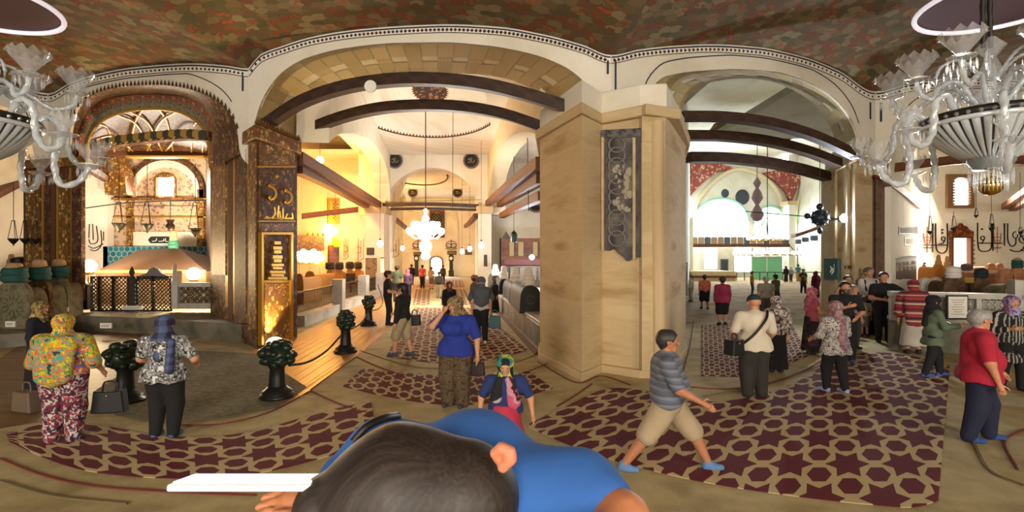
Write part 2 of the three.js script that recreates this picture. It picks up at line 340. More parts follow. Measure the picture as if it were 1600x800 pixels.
rug('star_carpet', 'large burgundy star carpet filling the foreground', [[826, 664], [900, 628], [950, 608], [1010, 612], [1080, 628], [1160, 624], [1240, 600], [1300, 566], [1350, 552], [1420, 556], [1484, 572]], [[826, 668], [880, 692], [940, 714], [1000, 731], [1070, 748], [1140, 761], [1220, 773], [1300, 783], [1370, 790], [1430, 793], [1466, 783]], 0.62, 1.5, 0.6);
rug('star_carpet', 'burgundy star carpet leading into the mosque hall', [[1096, 509], [1160, 502], [1232, 493]], [[1096, 588], [1180, 586], [1264, 556]], 0.45);
// narrow woven red stripes that bound the mats
function floorLine(pts, w = 0.02, y = 0.016) {
  const P = polyPts(pts, 40).map((p) => ground(p.x, p.y)), A = [], B = [];
  P.forEach((p, i) => { const d = P[Math.min(i + 1, 40)].clone().sub(P[Math.max(i - 1, 0)]).normalize(), n = new V3(-d.z, 0, d.x); A.push(p.clone().addScaledVector(n, w / 2).setY(y)); B.push(p.clone().addScaledVector(n, -w / 2).setY(y)); });
  return mergeGeometries([gridGeo([A, B]), gridGeo([A, A.map((p) => p.clone().setY(0.001))]), gridGeo([B, B.map((p) => p.clone().setY(0.001))])]);
}
const lineMat = std({ color: 0x6b2a22, roughness: 0.95 }), lineDark = std({ color: 0x6f6040, roughness: 0.95 });
[[[[485, 610], [520, 584], [557, 558]]], [[[557, 558], [600, 577], [660, 593], [730, 597], [800, 589], [862, 566]]], [[[485, 611], [530, 632], [580, 648]]], [[[870, 636], [900, 618], [925, 600]]], [[[840, 566], [905, 599], [938, 588], [985, 602]]],
  [[[1060, 604], [1150, 608], [1230, 591], [1290, 561], [1330, 534]]], [[[1062, 600], [1078, 540], [1084, 500]]], [[[0, 717], [60, 741], [130, 758], [260, 769], [400, 775]]], [[[262, 664], [340, 664], [420, 645], [484, 612]]], [[[1600, 672], [1570, 690], [1590, 735]]]].forEach(([p]) => struct('trim', floorLine(p), lineMat, 'thin red stripe woven along the edge of a floor mat'));
[[[0, 752], [80, 775], [200, 788]], [[1520, 690], [1545, 735], [1600, 760]], [[562, 548], [640, 572], [720, 577], [800, 568], [845, 552]], [[1100, 620], [1200, 602], [1290, 568]]].forEach((p) => struct('trim', floorLine(p, 0.03), lineDark, 'thin dull green stripe woven into a floor mat'));

// ================================================================ vault over the viewer and its scalloped painted border
const P0 = 16.8, P1 = 13.2, P2 = 10.5, P3 = 16.2, P4 = 16.8;
const zA = planZ(75, P0, 388, P1), zM = planZ(388, P1, 955, P2), zR = planZ(955, P2, 1368, P3), zW = planZ(1368, P3, 1680, P4), zL = planZ(-240, P3, 75, P0);
const wallZ = (x) => (x < 75 ? zL(x) : x < 388 ? zA(x) : x < 955 ? zM(x) : x < 1368 ? zR(x) : zW(x));
const border = ramp([[-240, 143], [-170, 128], [-70, 121], [20, 131], [74, 146], [76, 146], [110, 129], [150, 116], [210, 105], [300, 99], [350, 102], [387, 107], [389, 106], [405, 86], [440, 72], [490, 57], [560, 46], [640, 40], [700, 38], [780, 42], [850, 54], [910, 70], [954, 86], [956, 86], [1000, 77], [1060, 71], [1110, 69], [1180, 73], [1250, 87], [1310, 110], [1367, 143], [1369, 143], [1420, 131], [1500, 122], [1580, 124], [1680, 146]]);
const vaultXs = [...new Set([...span(-240, 75, 20), ...span(75, 388, 40), ...span(388, 955, 60), ...span(955, 1368, 50), ...span(1368, 1680, 24)])];
{
  const edge = vaultXs.map((x) => at(x, border(x), wallZ(x)));
  const rows = [edge.map((p) => p.clone().add(new V3(0, 0, -0.6)))];
  for (let j = 0; j <= 10; j++) { const t = j / 10; rows.push(edge.map((p) => { const q = p.clone(); q.z = p.z + (9 - p.z) * t; const s = Math.min(1, t * 2.4); q.x = p.x * (1 + t * 0.25); q.y = p.y + (7.35 - p.y) * (s * s * (3 - 2 * s)); return q; })); }
  struct('ceiling', gridGeo(rows), M.ceilingPaint, 'painted vault with brown green and orange scale pattern');
}
// border: white band, blue line and a row of small dark points
function bandAlong(xs, dy0, dy1, off, curve, Zf) {
  const r = (dy, o) => xs.map((x) => at(x, curve(x) + dy, Zf(x) - o));
  const a = r(dy0, off), b = r(dy1, off), c = r(dy0, 0), d = r(dy1, 0);
  return mergeGeometries([gridGeo([a, b]), gridGeo([a, c]), gridGeo([b, d])]);
}
const bays = [[75, 388], [388, 955], [955, 1368], [1368, 1680], [-240, 75]];
const archA = ramp([[60, 268], [104, 262], [107, 225], [113, 186], [122, 165], [140, 149], [170, 138], [210, 132], [250, 131], [290, 136], [320, 146], [345, 161], [362, 181], [371, 203], [375, 240], [392, 262]]);
const archM = ramp([[386, 235], [394, 205], [402, 175], [415, 145], [440, 113], [480, 90], [540, 75], [620, 67], [690, 66], [760, 71], [830, 84], [880, 103], [910, 125], [928, 150], [936, 185], [955, 200]]);
const archR = ramp([[950, 200], [1002, 190], [1006, 160], [1018, 137], [1040, 119], [1090, 111], [1150, 108], [1210, 112], [1260, 127], [1300, 150], [1328, 182], [1342, 215], [1348, 262], [1372, 285]]);
const archW = ramp([[1366, 285], [1385, 262], [1392, 235], [1405, 205], [1430, 178], [1470, 160], [1530, 152], [1590, 160], [1650, 190], [1668, 262], [1682, 280]]);
const archL = ramp([[-240, 285], [-215, 240], [-160, 170], [-70, 152], [10, 168], [45, 205], [58, 262], [76, 270]]);
const spandrels = [['wall_front', 75, 388, archA, zA], ['wall_front', 388, 955, archM, zM], ['wall_front', 955, 1368, archR, zR], ['wall_front', 1368, 1680, archW, zW], ['wall_front', -240, 75, archL, zL]];
const spLabels = ['cream wall above the painted tomb arch', 'cream wall above the wide hall arch', 'cream wall above the mosque arch', 'cream wall above the calligraphy bay arch', 'cream wall over the bay beyond the carved pier'];
spandrels.forEach(([n, a, b, arch, Z], i) => {
  const w = struct(n, curtain(span(a, b, 110), (x) => border(x) - 3, arch, Z, 0.08), M.plaster, spLabels[i]);
  const xs = span(a + 1, b - 1, 60);
  mesh('border_band', bandAlong(xs, 2, 12, 0.02, border, Z), M.plasterWhite, w);
  mesh('border_line', bandAlong(xs, 2.2, 4.4, 0.035, border, Z), M.blueLine, w);
  mesh('border_line', bandAlong(xs, 12, 13, 0.03, border, Z), std({ color: 0x4a3a2c }), w);
  const geos = [];
  for (let x = a + 5; x < b - 4; x += 6.5) { const p = at(x, border(x) + 8.2, Z(x) - 0.03); geos.push(new THREE.OctahedronGeometry(0.042, 0).translate(p.x, p.y, p.z)); }
  const pts = mesh('border_points', mergeGeometries(geos), std({ color: 0x4d2a1c }), w); pts.userData.kind = 'stuff';
  // thin painted line that follows the arch
  const off = i === 1 ? 0 : 22;
  if (off) mesh('painted_line', tube(span(a + 34, b - 26, 40).map((x) => at(x, Math.max(border(x) + 16, arch(x) - off), Z(x) - 0.012)), 0.014, 60, 5), M.blueLine, w);
});
// blue corner strips on the spandrel tips
for (const [x, y0, y1, Z] of [[379, 116, 142, zA], [950, 94, 115, zM], [962, 94, 140, zR], [1360, 160, 186, zR], [1377, 160, 190, zW]]) struct('trim', boxPx(x - 1.4, y0, x + 1.4, y1, Z(x) - 0.03, 0.05), M.blueLine, 'painted dark blue corner strip on the vault');

// intrados of the arches: each dressed stone is a piece of its own over the recessed joint
function voussoirs(base, A, B, n) {
  const c = A[0].clone().add(A[A.length - 1]).multiplyScalar(0.5), k = A.length - 1, mats = ['#d9ceb0', '#e4dabf', '#cfc2a0'].map((t) => std({ map: M.vaultStone.map, color: new THREE.Color(t), roughness: 0.9 }));
  const pt = (L, u) => { const f = Math.min(k - 1e-6, u * k), i = Math.floor(f); return L[i].clone().lerp(L[i + 1], f - i); };
  for (let s = 0; s < n; s++) for (let r = 0; r < 2; r++) {
    const u0 = (s + 0.02) / n, u1 = (s + 0.98) / n, m = (s + r) % 2 ? 0.42 : 0.58, v0 = r ? m + 0.01 : 0, v1 = r ? 1 : m - 0.01, U = span(u0, u1, 4);
    const row = (v) => U.map((u) => { const p = pt(A, u).lerp(pt(B, u), v); return p.add(c.clone().setZ(p.z).sub(p).normalize().multiplyScalar(0.018)); });
    mesh('voussoir', gridGeo([row(v0), row((v0 + v1) / 2), row(v1)]), mats[Math.floor(rnd() * 3)], base);
  }
}
function intrados(xs, front, Zf, back, dZ, mat, label) {
  const A = xs.map((x) => at(x, front(x), Zf(x))), B = back.map(([x, y], i) => at(x, y, Zf(xs[i]) + dZ));
  return struct('ceiling', loft(A, B, 8), mat, label);
}
{
  const n = 70, F = polyPts([[398, 235], [399, 205], [403, 172], [415, 144], [440, 113], [480, 90], [540, 75], [620, 67], [690, 66], [760, 71], [830, 84], [880, 103], [910, 125], [926, 150], [930, 185]], n);
  const K = polyPts([[462, 240], [464, 214], [470, 192], [484, 165], [512, 142], [550, 126], [610, 116], [670, 113], [720, 114], [770, 118], [815, 130], [845, 148], [858, 170], [862, 190], [862, 205]], n);
  const A = F.map((p) => at(p.x, p.y, zM(p.x))), B = K.map((p, i) => at(p.x, p.y, zM(F[i].x) + 1.9 + 0.3 * i / n));
  voussoirs(struct('ceiling', loft(A, B, 8), M.vaultStone, 'pale stone underside of the wide hall arch'), A, B, 25);
  const F2 = polyPts([[1003, 215], [1004, 160], [1018, 137], [1040, 119], [1090, 111], [1150, 108], [1210, 112], [1260, 127], [1300, 150], [1328, 182], [1342, 215], [1347, 262]], n);
  const K2 = polyPts([[1062, 215], [1064, 170], [1074, 150], [1090, 135], [1125, 125], [1165, 122], [1205, 127], [1245, 143], [1275, 165], [1296, 195], [1306, 225], [1308, 270]], n);
  const A2 = F2.map((p) => at(p.x, p.y, zR(p.x))), B2 = K2.map((p, i) => at(p.x, p.y, zR(F2[i].x) + 2.6)); voussoirs(struct('ceiling', loft(A2, B2, 8), M.vaultStone, 'tan stone underside of the mosque arch'), A2, B2, 23);
  const F3 = polyPts([[1386, 280], [1392, 235], [1405, 205], [1430, 178], [1470, 160], [1530, 152], [1590, 160], [1650, 190]], n);
  const K3 = polyPts([[1420, 290], [1424, 250], [1436, 225], [1458, 203], [1490, 190], [1535, 184], [1580, 190], [1630, 215]], n);
  struct('ceiling', loft(F3.map((p) => at(p.x, p.y, zW(p.x))), K3.map((p, i) => at(p.x, p.y, zW(F3[i].x) + 2.4)), 8), M.plaster, 'cream underside of the calligraphy bay arch');
}

// ================================================================ piers
function prism(plan, h, y0 = 0) {                                    // plan: [pixel column, distance] corners
  const s = new THREE.Shape(plan.map(([px, Z]) => { const p = at(px, 400, Z); return new THREE.Vector2(p.x, -p.z); }));
  const g = new THREE.ExtrudeGeometry(s, { depth: h, bevelEnabled: true, bevelSize: 0.02, bevelThickness: 0.02, bevelSegments: 1 }); g.rotateX(-PI / 2); g.translate(0, y0, 0); return g;
}
{ // centre pier
  const plan = [[845, 11.6], [909, 9.55], [940, 10.3], [1000, 9.8], [1004, 9.65], [1038, 9.75], [1044, 9.95], [1070, 12.2], [1062, 15.2], [852, 15.2]];
  const p = struct('pillar', prism(plan, 4.95), M.stone, 'broad pale stone pier between hall and mosque arch');
  mesh('capital', prism([[838, 11.5], [909, 9.4], [940, 10.15], [1004, 9.6], [1009, 9.5], [1062, 9.85], [1077, 12.2], [1066, 15.4], [846, 15.4]], 0.16, 4.95), M.stone, p);
  mesh('upper_block', prism([[845, 11.7], [909, 9.65], [940, 10.4], [1000, 9.9], [1040, 9.85], [1068, 12.3], [1062, 15.2], [852, 15.2]], 0.5, 5.1), M.plaster, p);
  mesh('plinth', prism([[842, 11.5], [909, 9.42], [940, 10.15], [1000, 9.65], [1038, 9.6], [1073, 12.1], [1064, 15.4], [846, 15.4]], 0.12), M.stone, p);
  // slim engaged shaft with a dark seam
  mesh('shaft', tube([at(1026, 190, 9.72), at(1030, 590, 9.72)], 0.13, 2, 14), M.stone, p);
  const zc = planZ(940, 10.27, 1000, 9.77);
  const pan = tag(new THREE.Group(), 'dark carved marble panel with interlaced rings on the pale pier', 'wall panel'); pan.name = 'carved_panel'; scene.add(pan);
  const zp = (x) => zc(x) - 0.06, slate = std({ map: noiseTex(256, 256, 1, 1, ['#38353a', '#4b484c', '#5d5a58', '#77706a'], 5, 5, 1, 14), roughness: 0.5 });
  const low = ramp([[942, 388], [950, 392], [958, 389], [966, 396], [974, 402], [980, 408], [988, 404], [996, 398]]);
  mesh('slab', curtain(span(942, 988, 40), () => 213, low, zp, 0.08), slate, pan);
  mesh('frieze', curtain(span(940, 1001, 4), (x) => 203 + (x - 940) * -0.05, () => 214, (x) => zp(x) - 0.05, 0.12), std({ map: noiseTex(128, 128, 0.3, 0.3, ['#2c2a30', '#57545a', '#6a6765'], 6, 3, 1, 20), roughness: 0.5 }), pan);
  mesh('edge_strip', curtain(span(988.5, 993, 3), () => 214, () => 405, (x) => zp(x) - 0.02, 0.08), M.stone, pan);
  mesh('side_strip', curtain(span(993.5, 1000, 3), () => 206, () => 402, (x) => zp(x) - 0.03, 0.08), slate, pan);
  mesh('edge_strip', curtain(span(939.5, 943, 3), () => 213, () => 392, (x) => zp(x) - 0.03, 0.1), M.stone, pan);
  for (let k = 0; k < 10; k++) { const cy = 226 + k * 16.3, pts = span(0, 2 * PI, 24).slice(0, 24).map((a) => at(964 + 12.5 * Math.cos(a), cy + 12 * Math.sin(a), zp(964 + 12.5 * Math.cos(a)) - 0.01)); mesh('interlaced_ring', tube(pts, 0.02, 40, 5, true), std({ color: 0x77716b, roughness: 0.5 }), pan); }
  const geos = []; for (let k = 0; k < 26; k++) { const x = rr(962, 986), y = rr(258, 330); geos.push(new THREE.IcosahedronGeometry(rr(0.03, 0.09), 1).scale(1, 1, 0.2).translate(...at(x, y, zp(x) - 0.005).toArray())); }
  mesh('chipped_plaster', mergeGeometries(geos), std({ color: 0xa39a86 }), pan).userData.kind = 'stuff';
}
{ // carved painted pier between tomb and hall
  const plan = [[330, 16.2], [402, 12.7], [463, 14.4], [452, 18], [336, 19]];
  const p = struct('pillar', prism(plan, 5.2), M.ornament, 'brown gilded and carved pier between tomb and hall');
  const za = planZ(330, 16.2, 402, 12.7), zb = planZ(402, 12.7, 463, 14.4);
  mesh('cornice', prism([[326, 16.1], [400, 12.45], [470, 14.4], [455, 18.2], [332, 19.2]], 0.3, 5.2), M.ornamentGold, p);
  for (let i = 0; i < 15; i++) { const x = 402 + i * 4.6, q = at(x, 400, zb(x) - 0.2); mesh('finial', new THREE.ConeGeometry(0.07, 0.16, 5).translate(q.x, 5.62, q.z), M.ornamentGold, p); }
  const strip = (x0, x1, y0, y1, Z, m, t = 0.1, name = 'carved_strip') => mesh(name, curtain(span(x0, x1, 3), () => y0, () => y1, (x) => Z(x) - t, t), m, p);
  strip(331, 352, 252, 430, za, M.ornamentGold, 0.25); strip(356, 363, 240, 500, za, M.brownPaint, 0.12); strip(367, 384, 232, 505, za, M.ornament, 0.2); strip(388, 399, 222, 515, za, M.ornamentGold, 0.12);
  strip(352, 356, 250, 480, za, M.goldPaint, 0.1); strip(364, 366.5, 238, 490, za, M.goldPaint, 0.12); strip(385, 387, 225, 505, za, M.goldPaint, 0.1);
  // hall face
  strip(406, 461, 226, 258, zb, M.ornamentGold, 0.05, 'carved_panel'); strip(405, 462, 259, 262, zb, M.goldPaint, 0.08);
  strip(408, 459, 264, 322, zb, M.ornament, 0.06, 'carved_panel'); strip(405, 462, 344, 347, zb, M.goldPaint, 0.08); strip(408, 459, 349, 361, zb, M.ornamentGold, 0.06, 'carved_panel');
  for (const [x, y] of [[421, 290], [446, 297], [421, 308], [446, 315], [432, 275]]) mesh('gilt_boss', new THREE.SphereGeometry(0.055, 12, 8).translate(...at(x, y, zb(x) - 0.07).toArray()), M.gold, p);
  for (const [x, y] of [[422, 302], [447, 308]]) mesh('rosette', new THREE.TorusGeometry(0.16, 0.03, 6, 20).translate(...at(x, y, zb(x) - 0.07).toArray()), M.goldPaint, p);
  const g = ribbons([{ p: [[416, 338], [424, 341], [430, 336], [430, 324]], w: 1.6 }, { p: [[430, 341], [438, 341], [438, 330]], w: 1.6 }, { p: [[436, 322], [436, 341], [446, 341], [450, 334]], w: 1.6 }, { p: [[443, 326], [443, 341]], w: 1.6 }, { p: [[449, 341], [458, 340], [457, 333]], w: 1.6 }, { p: [[414, 341], [460, 342]], w: 1.2 }], 12.75, 0.03);
  mesh('gilt_lettering', g, M.gold, p);
  // lit niche with a stepped gilt ornament
  const nicheZ = (x) => zb(x) - 0.04;
  strip(409, 412.5, 366, 540, nicheZ, M.gold, 0.14, 'niche_frame'); strip(455, 458.5, 366, 533, nicheZ, M.gold, 0.14, 'niche_frame'); strip(409, 458.5, 363, 366.5, nicheZ, M.gold, 0.14, 'niche_frame');
  strip(413, 455, 438, 442, nicheZ, M.gold, 0.1, 'niche_rail'); strip(414, 454, 443, 530, nicheZ, M.ornamentGold, 0.04, 'niche_panel'); strip(414, 454, 368, 437, nicheZ, M.ornament, 0.04, 'niche_panel');
  for (const [w, y0, y1] of [[10, 377, 382], [14, 385, 390], [11, 391, 396], [15, 399, 404], [12, 405, 410], [19, 412, 416], [15, 417, 421], [24, 423, 427], [20, 428, 432], [30, 433, 437]]) strip(434 - w / 2, 434 + w / 2, y0, y1, nicheZ, M.gold, 0.16, 'stepped_moulding');
  const l = new THREE.SpotLight(0xffd890, 50, 0, 0.75, 0.6, 2); l.name = 'niche_uplight'; l.position.copy(at(430, 535, 12.95)); l.target.position.copy(at(434, 380, 13.4)); scene.add(l, l.target); l.castShadow = true;
  const lamp = thing('floor_uplight', 'glowing floor light at the foot of the gilded niche', 'lamp', at(430, 541, 12.95));
  mesh('housing', new THREE.CylinderGeometry(0.3, 0.33, 0.06, 24).scale(1.15, 1, 0.5).translate(0, 0.03, 0), M.iron, lamp);
  mesh('lamp_glass', new THREE.SphereGeometry(0.2, 24, 12, 0, 2 * PI, 0, PI / 2).scale(1.15, 0.9, 0.8).translate(0, 0.06, 0), std({ color: 0xffffff, emissive: 0xffe2b0, emissiveIntensity: 2.2 }), lamp);
}
{ // carved pier at the edge of the tombs
  const p = struct('pillar', prism([[38, 16.9], [128, 16.2], [131, 18.5], [48, 19]], 5.15), M.ornament, 'brown gilded carved pier beside the turbaned tombs');
  const z = planZ(38, 16.9, 128, 16.2), strip = (x0, x1, y0, y1, m, t = 0.1) => mesh('carved_strip', curtain(span(x0, x1, 3), () => y0, () => y1, (x) => z(x) - t, t), m, p);
  strip(40, 63, 268, 470, M.ornamentGold, 0.12); strip(69, 77, 262, 470, M.ornament, 0.15); strip(79, 86, 262, 470, M.brownPaint, 0.1); strip(92, 106, 280, 470, M.ornamentGold, 0.2); strip(112, 127, 262, 470, M.ornament, 0.12); strip(65, 67, 262, 470, M.goldPaint); strip(88, 90, 262, 470, M.goldPaint); strip(108, 110, 262, 470, M.goldPaint);
  mesh('capital', prism([[34, 16.7], [133, 16.0], [136, 18.6], [44, 19.2]], 0.25, 5.15), M.ornamentGold, p);
}
{ // stone pier right of the mosque arch
  const p = struct('pillar', prism([[1284, 18.6], [1336, 15.1], [1362, 15.9], [1364, 20.5], [1296, 21.5]], 5.1), M.stone, 'stone pier beside the group of waiting men');
  mesh('capital', prism([[1281, 18.6], [1336, 14.9], [1367, 15.8], [1367, 20.7], [1292, 21.7]], 0.16, 5.1), M.stone, p);
  mesh('upper_block', prism([[1290, 18.6], [1337, 15.3], [1362, 16.0], [1364, 20.5], [1300, 21.5]], 0.6, 5.26), M.plaster, p);
  const z = planZ(1284, 18.6, 1336, 15.1);
  mesh('moulding', curtain(span(1306, 1308.5, 2), () => 262, () => 520, (x) => z(x) - 0.07, 0.07), M.stone, p); mesh('moulding', curtain(span(1326, 1328, 2), () => 250, () => 530, (x) => z(x) - 0.07, 0.07), M.stone, p);
  // small square plate and framed blue sign on the pier
  solo('wall_plaque', 'small tan plaque on the stone pier', 'plaque', curtain(span(1322, 1330, 2), () => 415, () => 420, (x) => z(x) - 0.1, 0.05), M.brownPaint);
  const s = thing('framed_sign', 'blue framed calligraphy sign with green border on stone pier', 'sign');
  const zz = planZ(1290, 18.15, 1312, 16.6);
  mesh('frame', curtain(span(1290, 1312, 2), () => 404, () => 437, (x) => zz(x) - 0.25, 0.06), std({ color: 0x2f5d58 }), s); mesh('panel', curtain(span(1293, 1309, 2), () => 408, () => 433, (x) => zz(x) - 0.27, 0.03), std({ color: 0x14203c }), s);
  mesh('lettering', ribbons([{ p: [[1297, 426], [1300, 419], [1304, 421], [1303, 413]], w: 1.2 }, { p: [[1297, 416], [1302, 424], [1306, 426]], w: 1.2 }, { p: [[1299, 429], [1305, 417]], w: 1 }], 16.7, 0.02), M.plasterWhite, s);
}
{ // tiled pillar of the calligraphy bay
  const p = struct('pillar', prism([[1358, 16.3], [1368, 15.9], [1390, 17.1], [1392, 18.6], [1362, 18.6]], 4.75), std({ map: ornPaleTex, color: 0x9a8578, roughness: 0.6 }), 'slim patterned pillar with red mouldings');
  mesh('capital', prism([[1355, 16.2], [1367, 15.7], [1396, 17.2], [1396, 18.8], [1358, 18.8]], 0.5, 4.75), M.plaster, p);
  mesh('moulding', prism([[1354, 16.15], [1367, 15.65], [1397, 17.15], [1397, 18.9], [1357, 18.9]], 0.05, 4.72), M.red, p); mesh('moulding', prism([[1354, 16.15], [1367, 15.65], [1397, 17.15], [1397, 18.9], [1357, 18.9]], 0.05, 5.22), M.red, p);
  const z = planZ(1368, 14.2, 1390, 15.4);
  mesh('dark_panel', curtain(span(1359, 1366, 2), () => 282, () => 430, (x) => 15.9, 0.1), std({ color: 0x4c4038 }), p);
}

// ================================================================ outer shell of the building, closed all round
struct('wall_back', mergeGeometries([boxAt(70, 7.6, 0.4, 0, 3.8, 9.3)]), M.plaster, 'added plain wall behind the viewer');  // added to close the place behind the viewer
for (const x of [-11, 0, 11]) {
  const w = struct('window', mergeGeometries([boxAt(5.2, 0.3, 0.2, x, 6.5, 9), boxAt(5.2, 0.3, 0.2, x, 1.7, 9), boxAt(0.3, 5, 0.2, x - 2.45, 4.1, 9), boxAt(0.3, 5, 0.2, x + 2.45, 4.1, 9)]), M.timberRed, 'added window of a fill light behind the viewer');  // added frame around each fill light, out of view
  mesh('window_glass', boxAt(4.6, 4.6, 0.02, x, 4.1, 8.98), std({ color: 0xffffff, emissive: 0xfff1dc, emissiveIntensity: 1 }), w);  // glowing pane of the added rear window
}
struct('wall_left', boxAt(0.5, 14, 72, -34, 7, -27), M.plaster, 'far left outer wall'); struct('wall_right', boxAt(0.5, 14, 72, 34, 7, -27), M.plaster, 'far right outer wall');
struct('wall_far', boxAt(70, 14, 0.5, 0, 7, -63), M.plaster, 'far outer wall'); struct('ceiling', boxAt(70, 0.4, 72, 0, 14.2, -27), M.plaster, 'high plain ceiling of the outer building');
function autoUV(g) {
  const n = g.attributes.normal, p = g.attributes.position, u = new Float32Array(p.count * 2);
  for (let i = 0; i < p.count; i++) { const ax = Math.abs(n.getX(i)), ay = Math.abs(n.getY(i)), az = Math.abs(n.getZ(i)); if (az >= ax && az >= ay) { u[2 * i] = p.getX(i); u[2 * i + 1] = p.getY(i); } else if (ax >= ay) { u[2 * i] = p.getZ(i); u[2 * i + 1] = p.getY(i); } else { u[2 * i] = p.getX(i); u[2 * i + 1] = p.getZ(i); } }
  g.setAttribute('uv', new THREE.BufferAttribute(u, 2)); return g;
}
function hull(faces) {                                              // polygons of points, flat shaded
  const pos = []; for (const f of faces) for (let i = 1; i < f.length - 1; i++) for (const p of [f[0], f[i], f[i + 1]]) pos.push(p.x, p.y, p.z);
  const g = new THREE.BufferGeometry(); g.setAttribute('position', new THREE.Float32BufferAttribute(pos, 3)); g.computeVertexNormals(); return autoUV(g);
}
const glowMat = (c, i) => std({ color: 0xffffff, emissive: c, emissiveIntensity: i });
function pointLight(name, p, color, intensity, r = 5) { const l = new THREE.PointLight(color, intensity, 0, 2); l.name = name; l.position.copy(p); l.castShadow = true; l.shadow.radius = r; scene.add(l); return l; }
const ceramicTeal = std({ color: 0x1f4f4a, roughness: 0.8 }), capTan = std({ map: noiseTex(64, 64, 0.3, 0.3, ['#a07f5a', '#b8946a'], 6, 3), roughness: 0.9 });
const whiteCloth = std({ map: noiseTex(64, 64, 0.4, 0.4, ['#cfcbc2', '#e6e3db'], 5, 3), roughness: 0.9 });
// turban wound round a tall cap, at the top of a tomb
function turbanGeo(w, h) {
  const geos = []; for (let k = 0; k < 4; k++) { const t = k / 3, g = new THREE.TorusGeometry(w * (0.33 - 0.05 * Math.abs(t - 0.4)), w * 0.15, 10, 24); g.rotateX(PI / 2 + (k % 2 ? 0.14 : -0.14)); g.translate(0, h * (0.2 + 0.62 * t), 0); geos.push(g); }
  geos.push(new THREE.SphereGeometry(w * 0.36, 16, 10).scale(1, h / w * 1.2, 1).translate(0, h * 0.5, 0)); return mergeGeometries(geos);
}
function capGeo(r, h) { return lathe([[r * 1.05, 0], [r, h * 0.5], [r * 0.85, h * 0.85], [r * 0.5, h * 0.98], [0, h]], 16); }

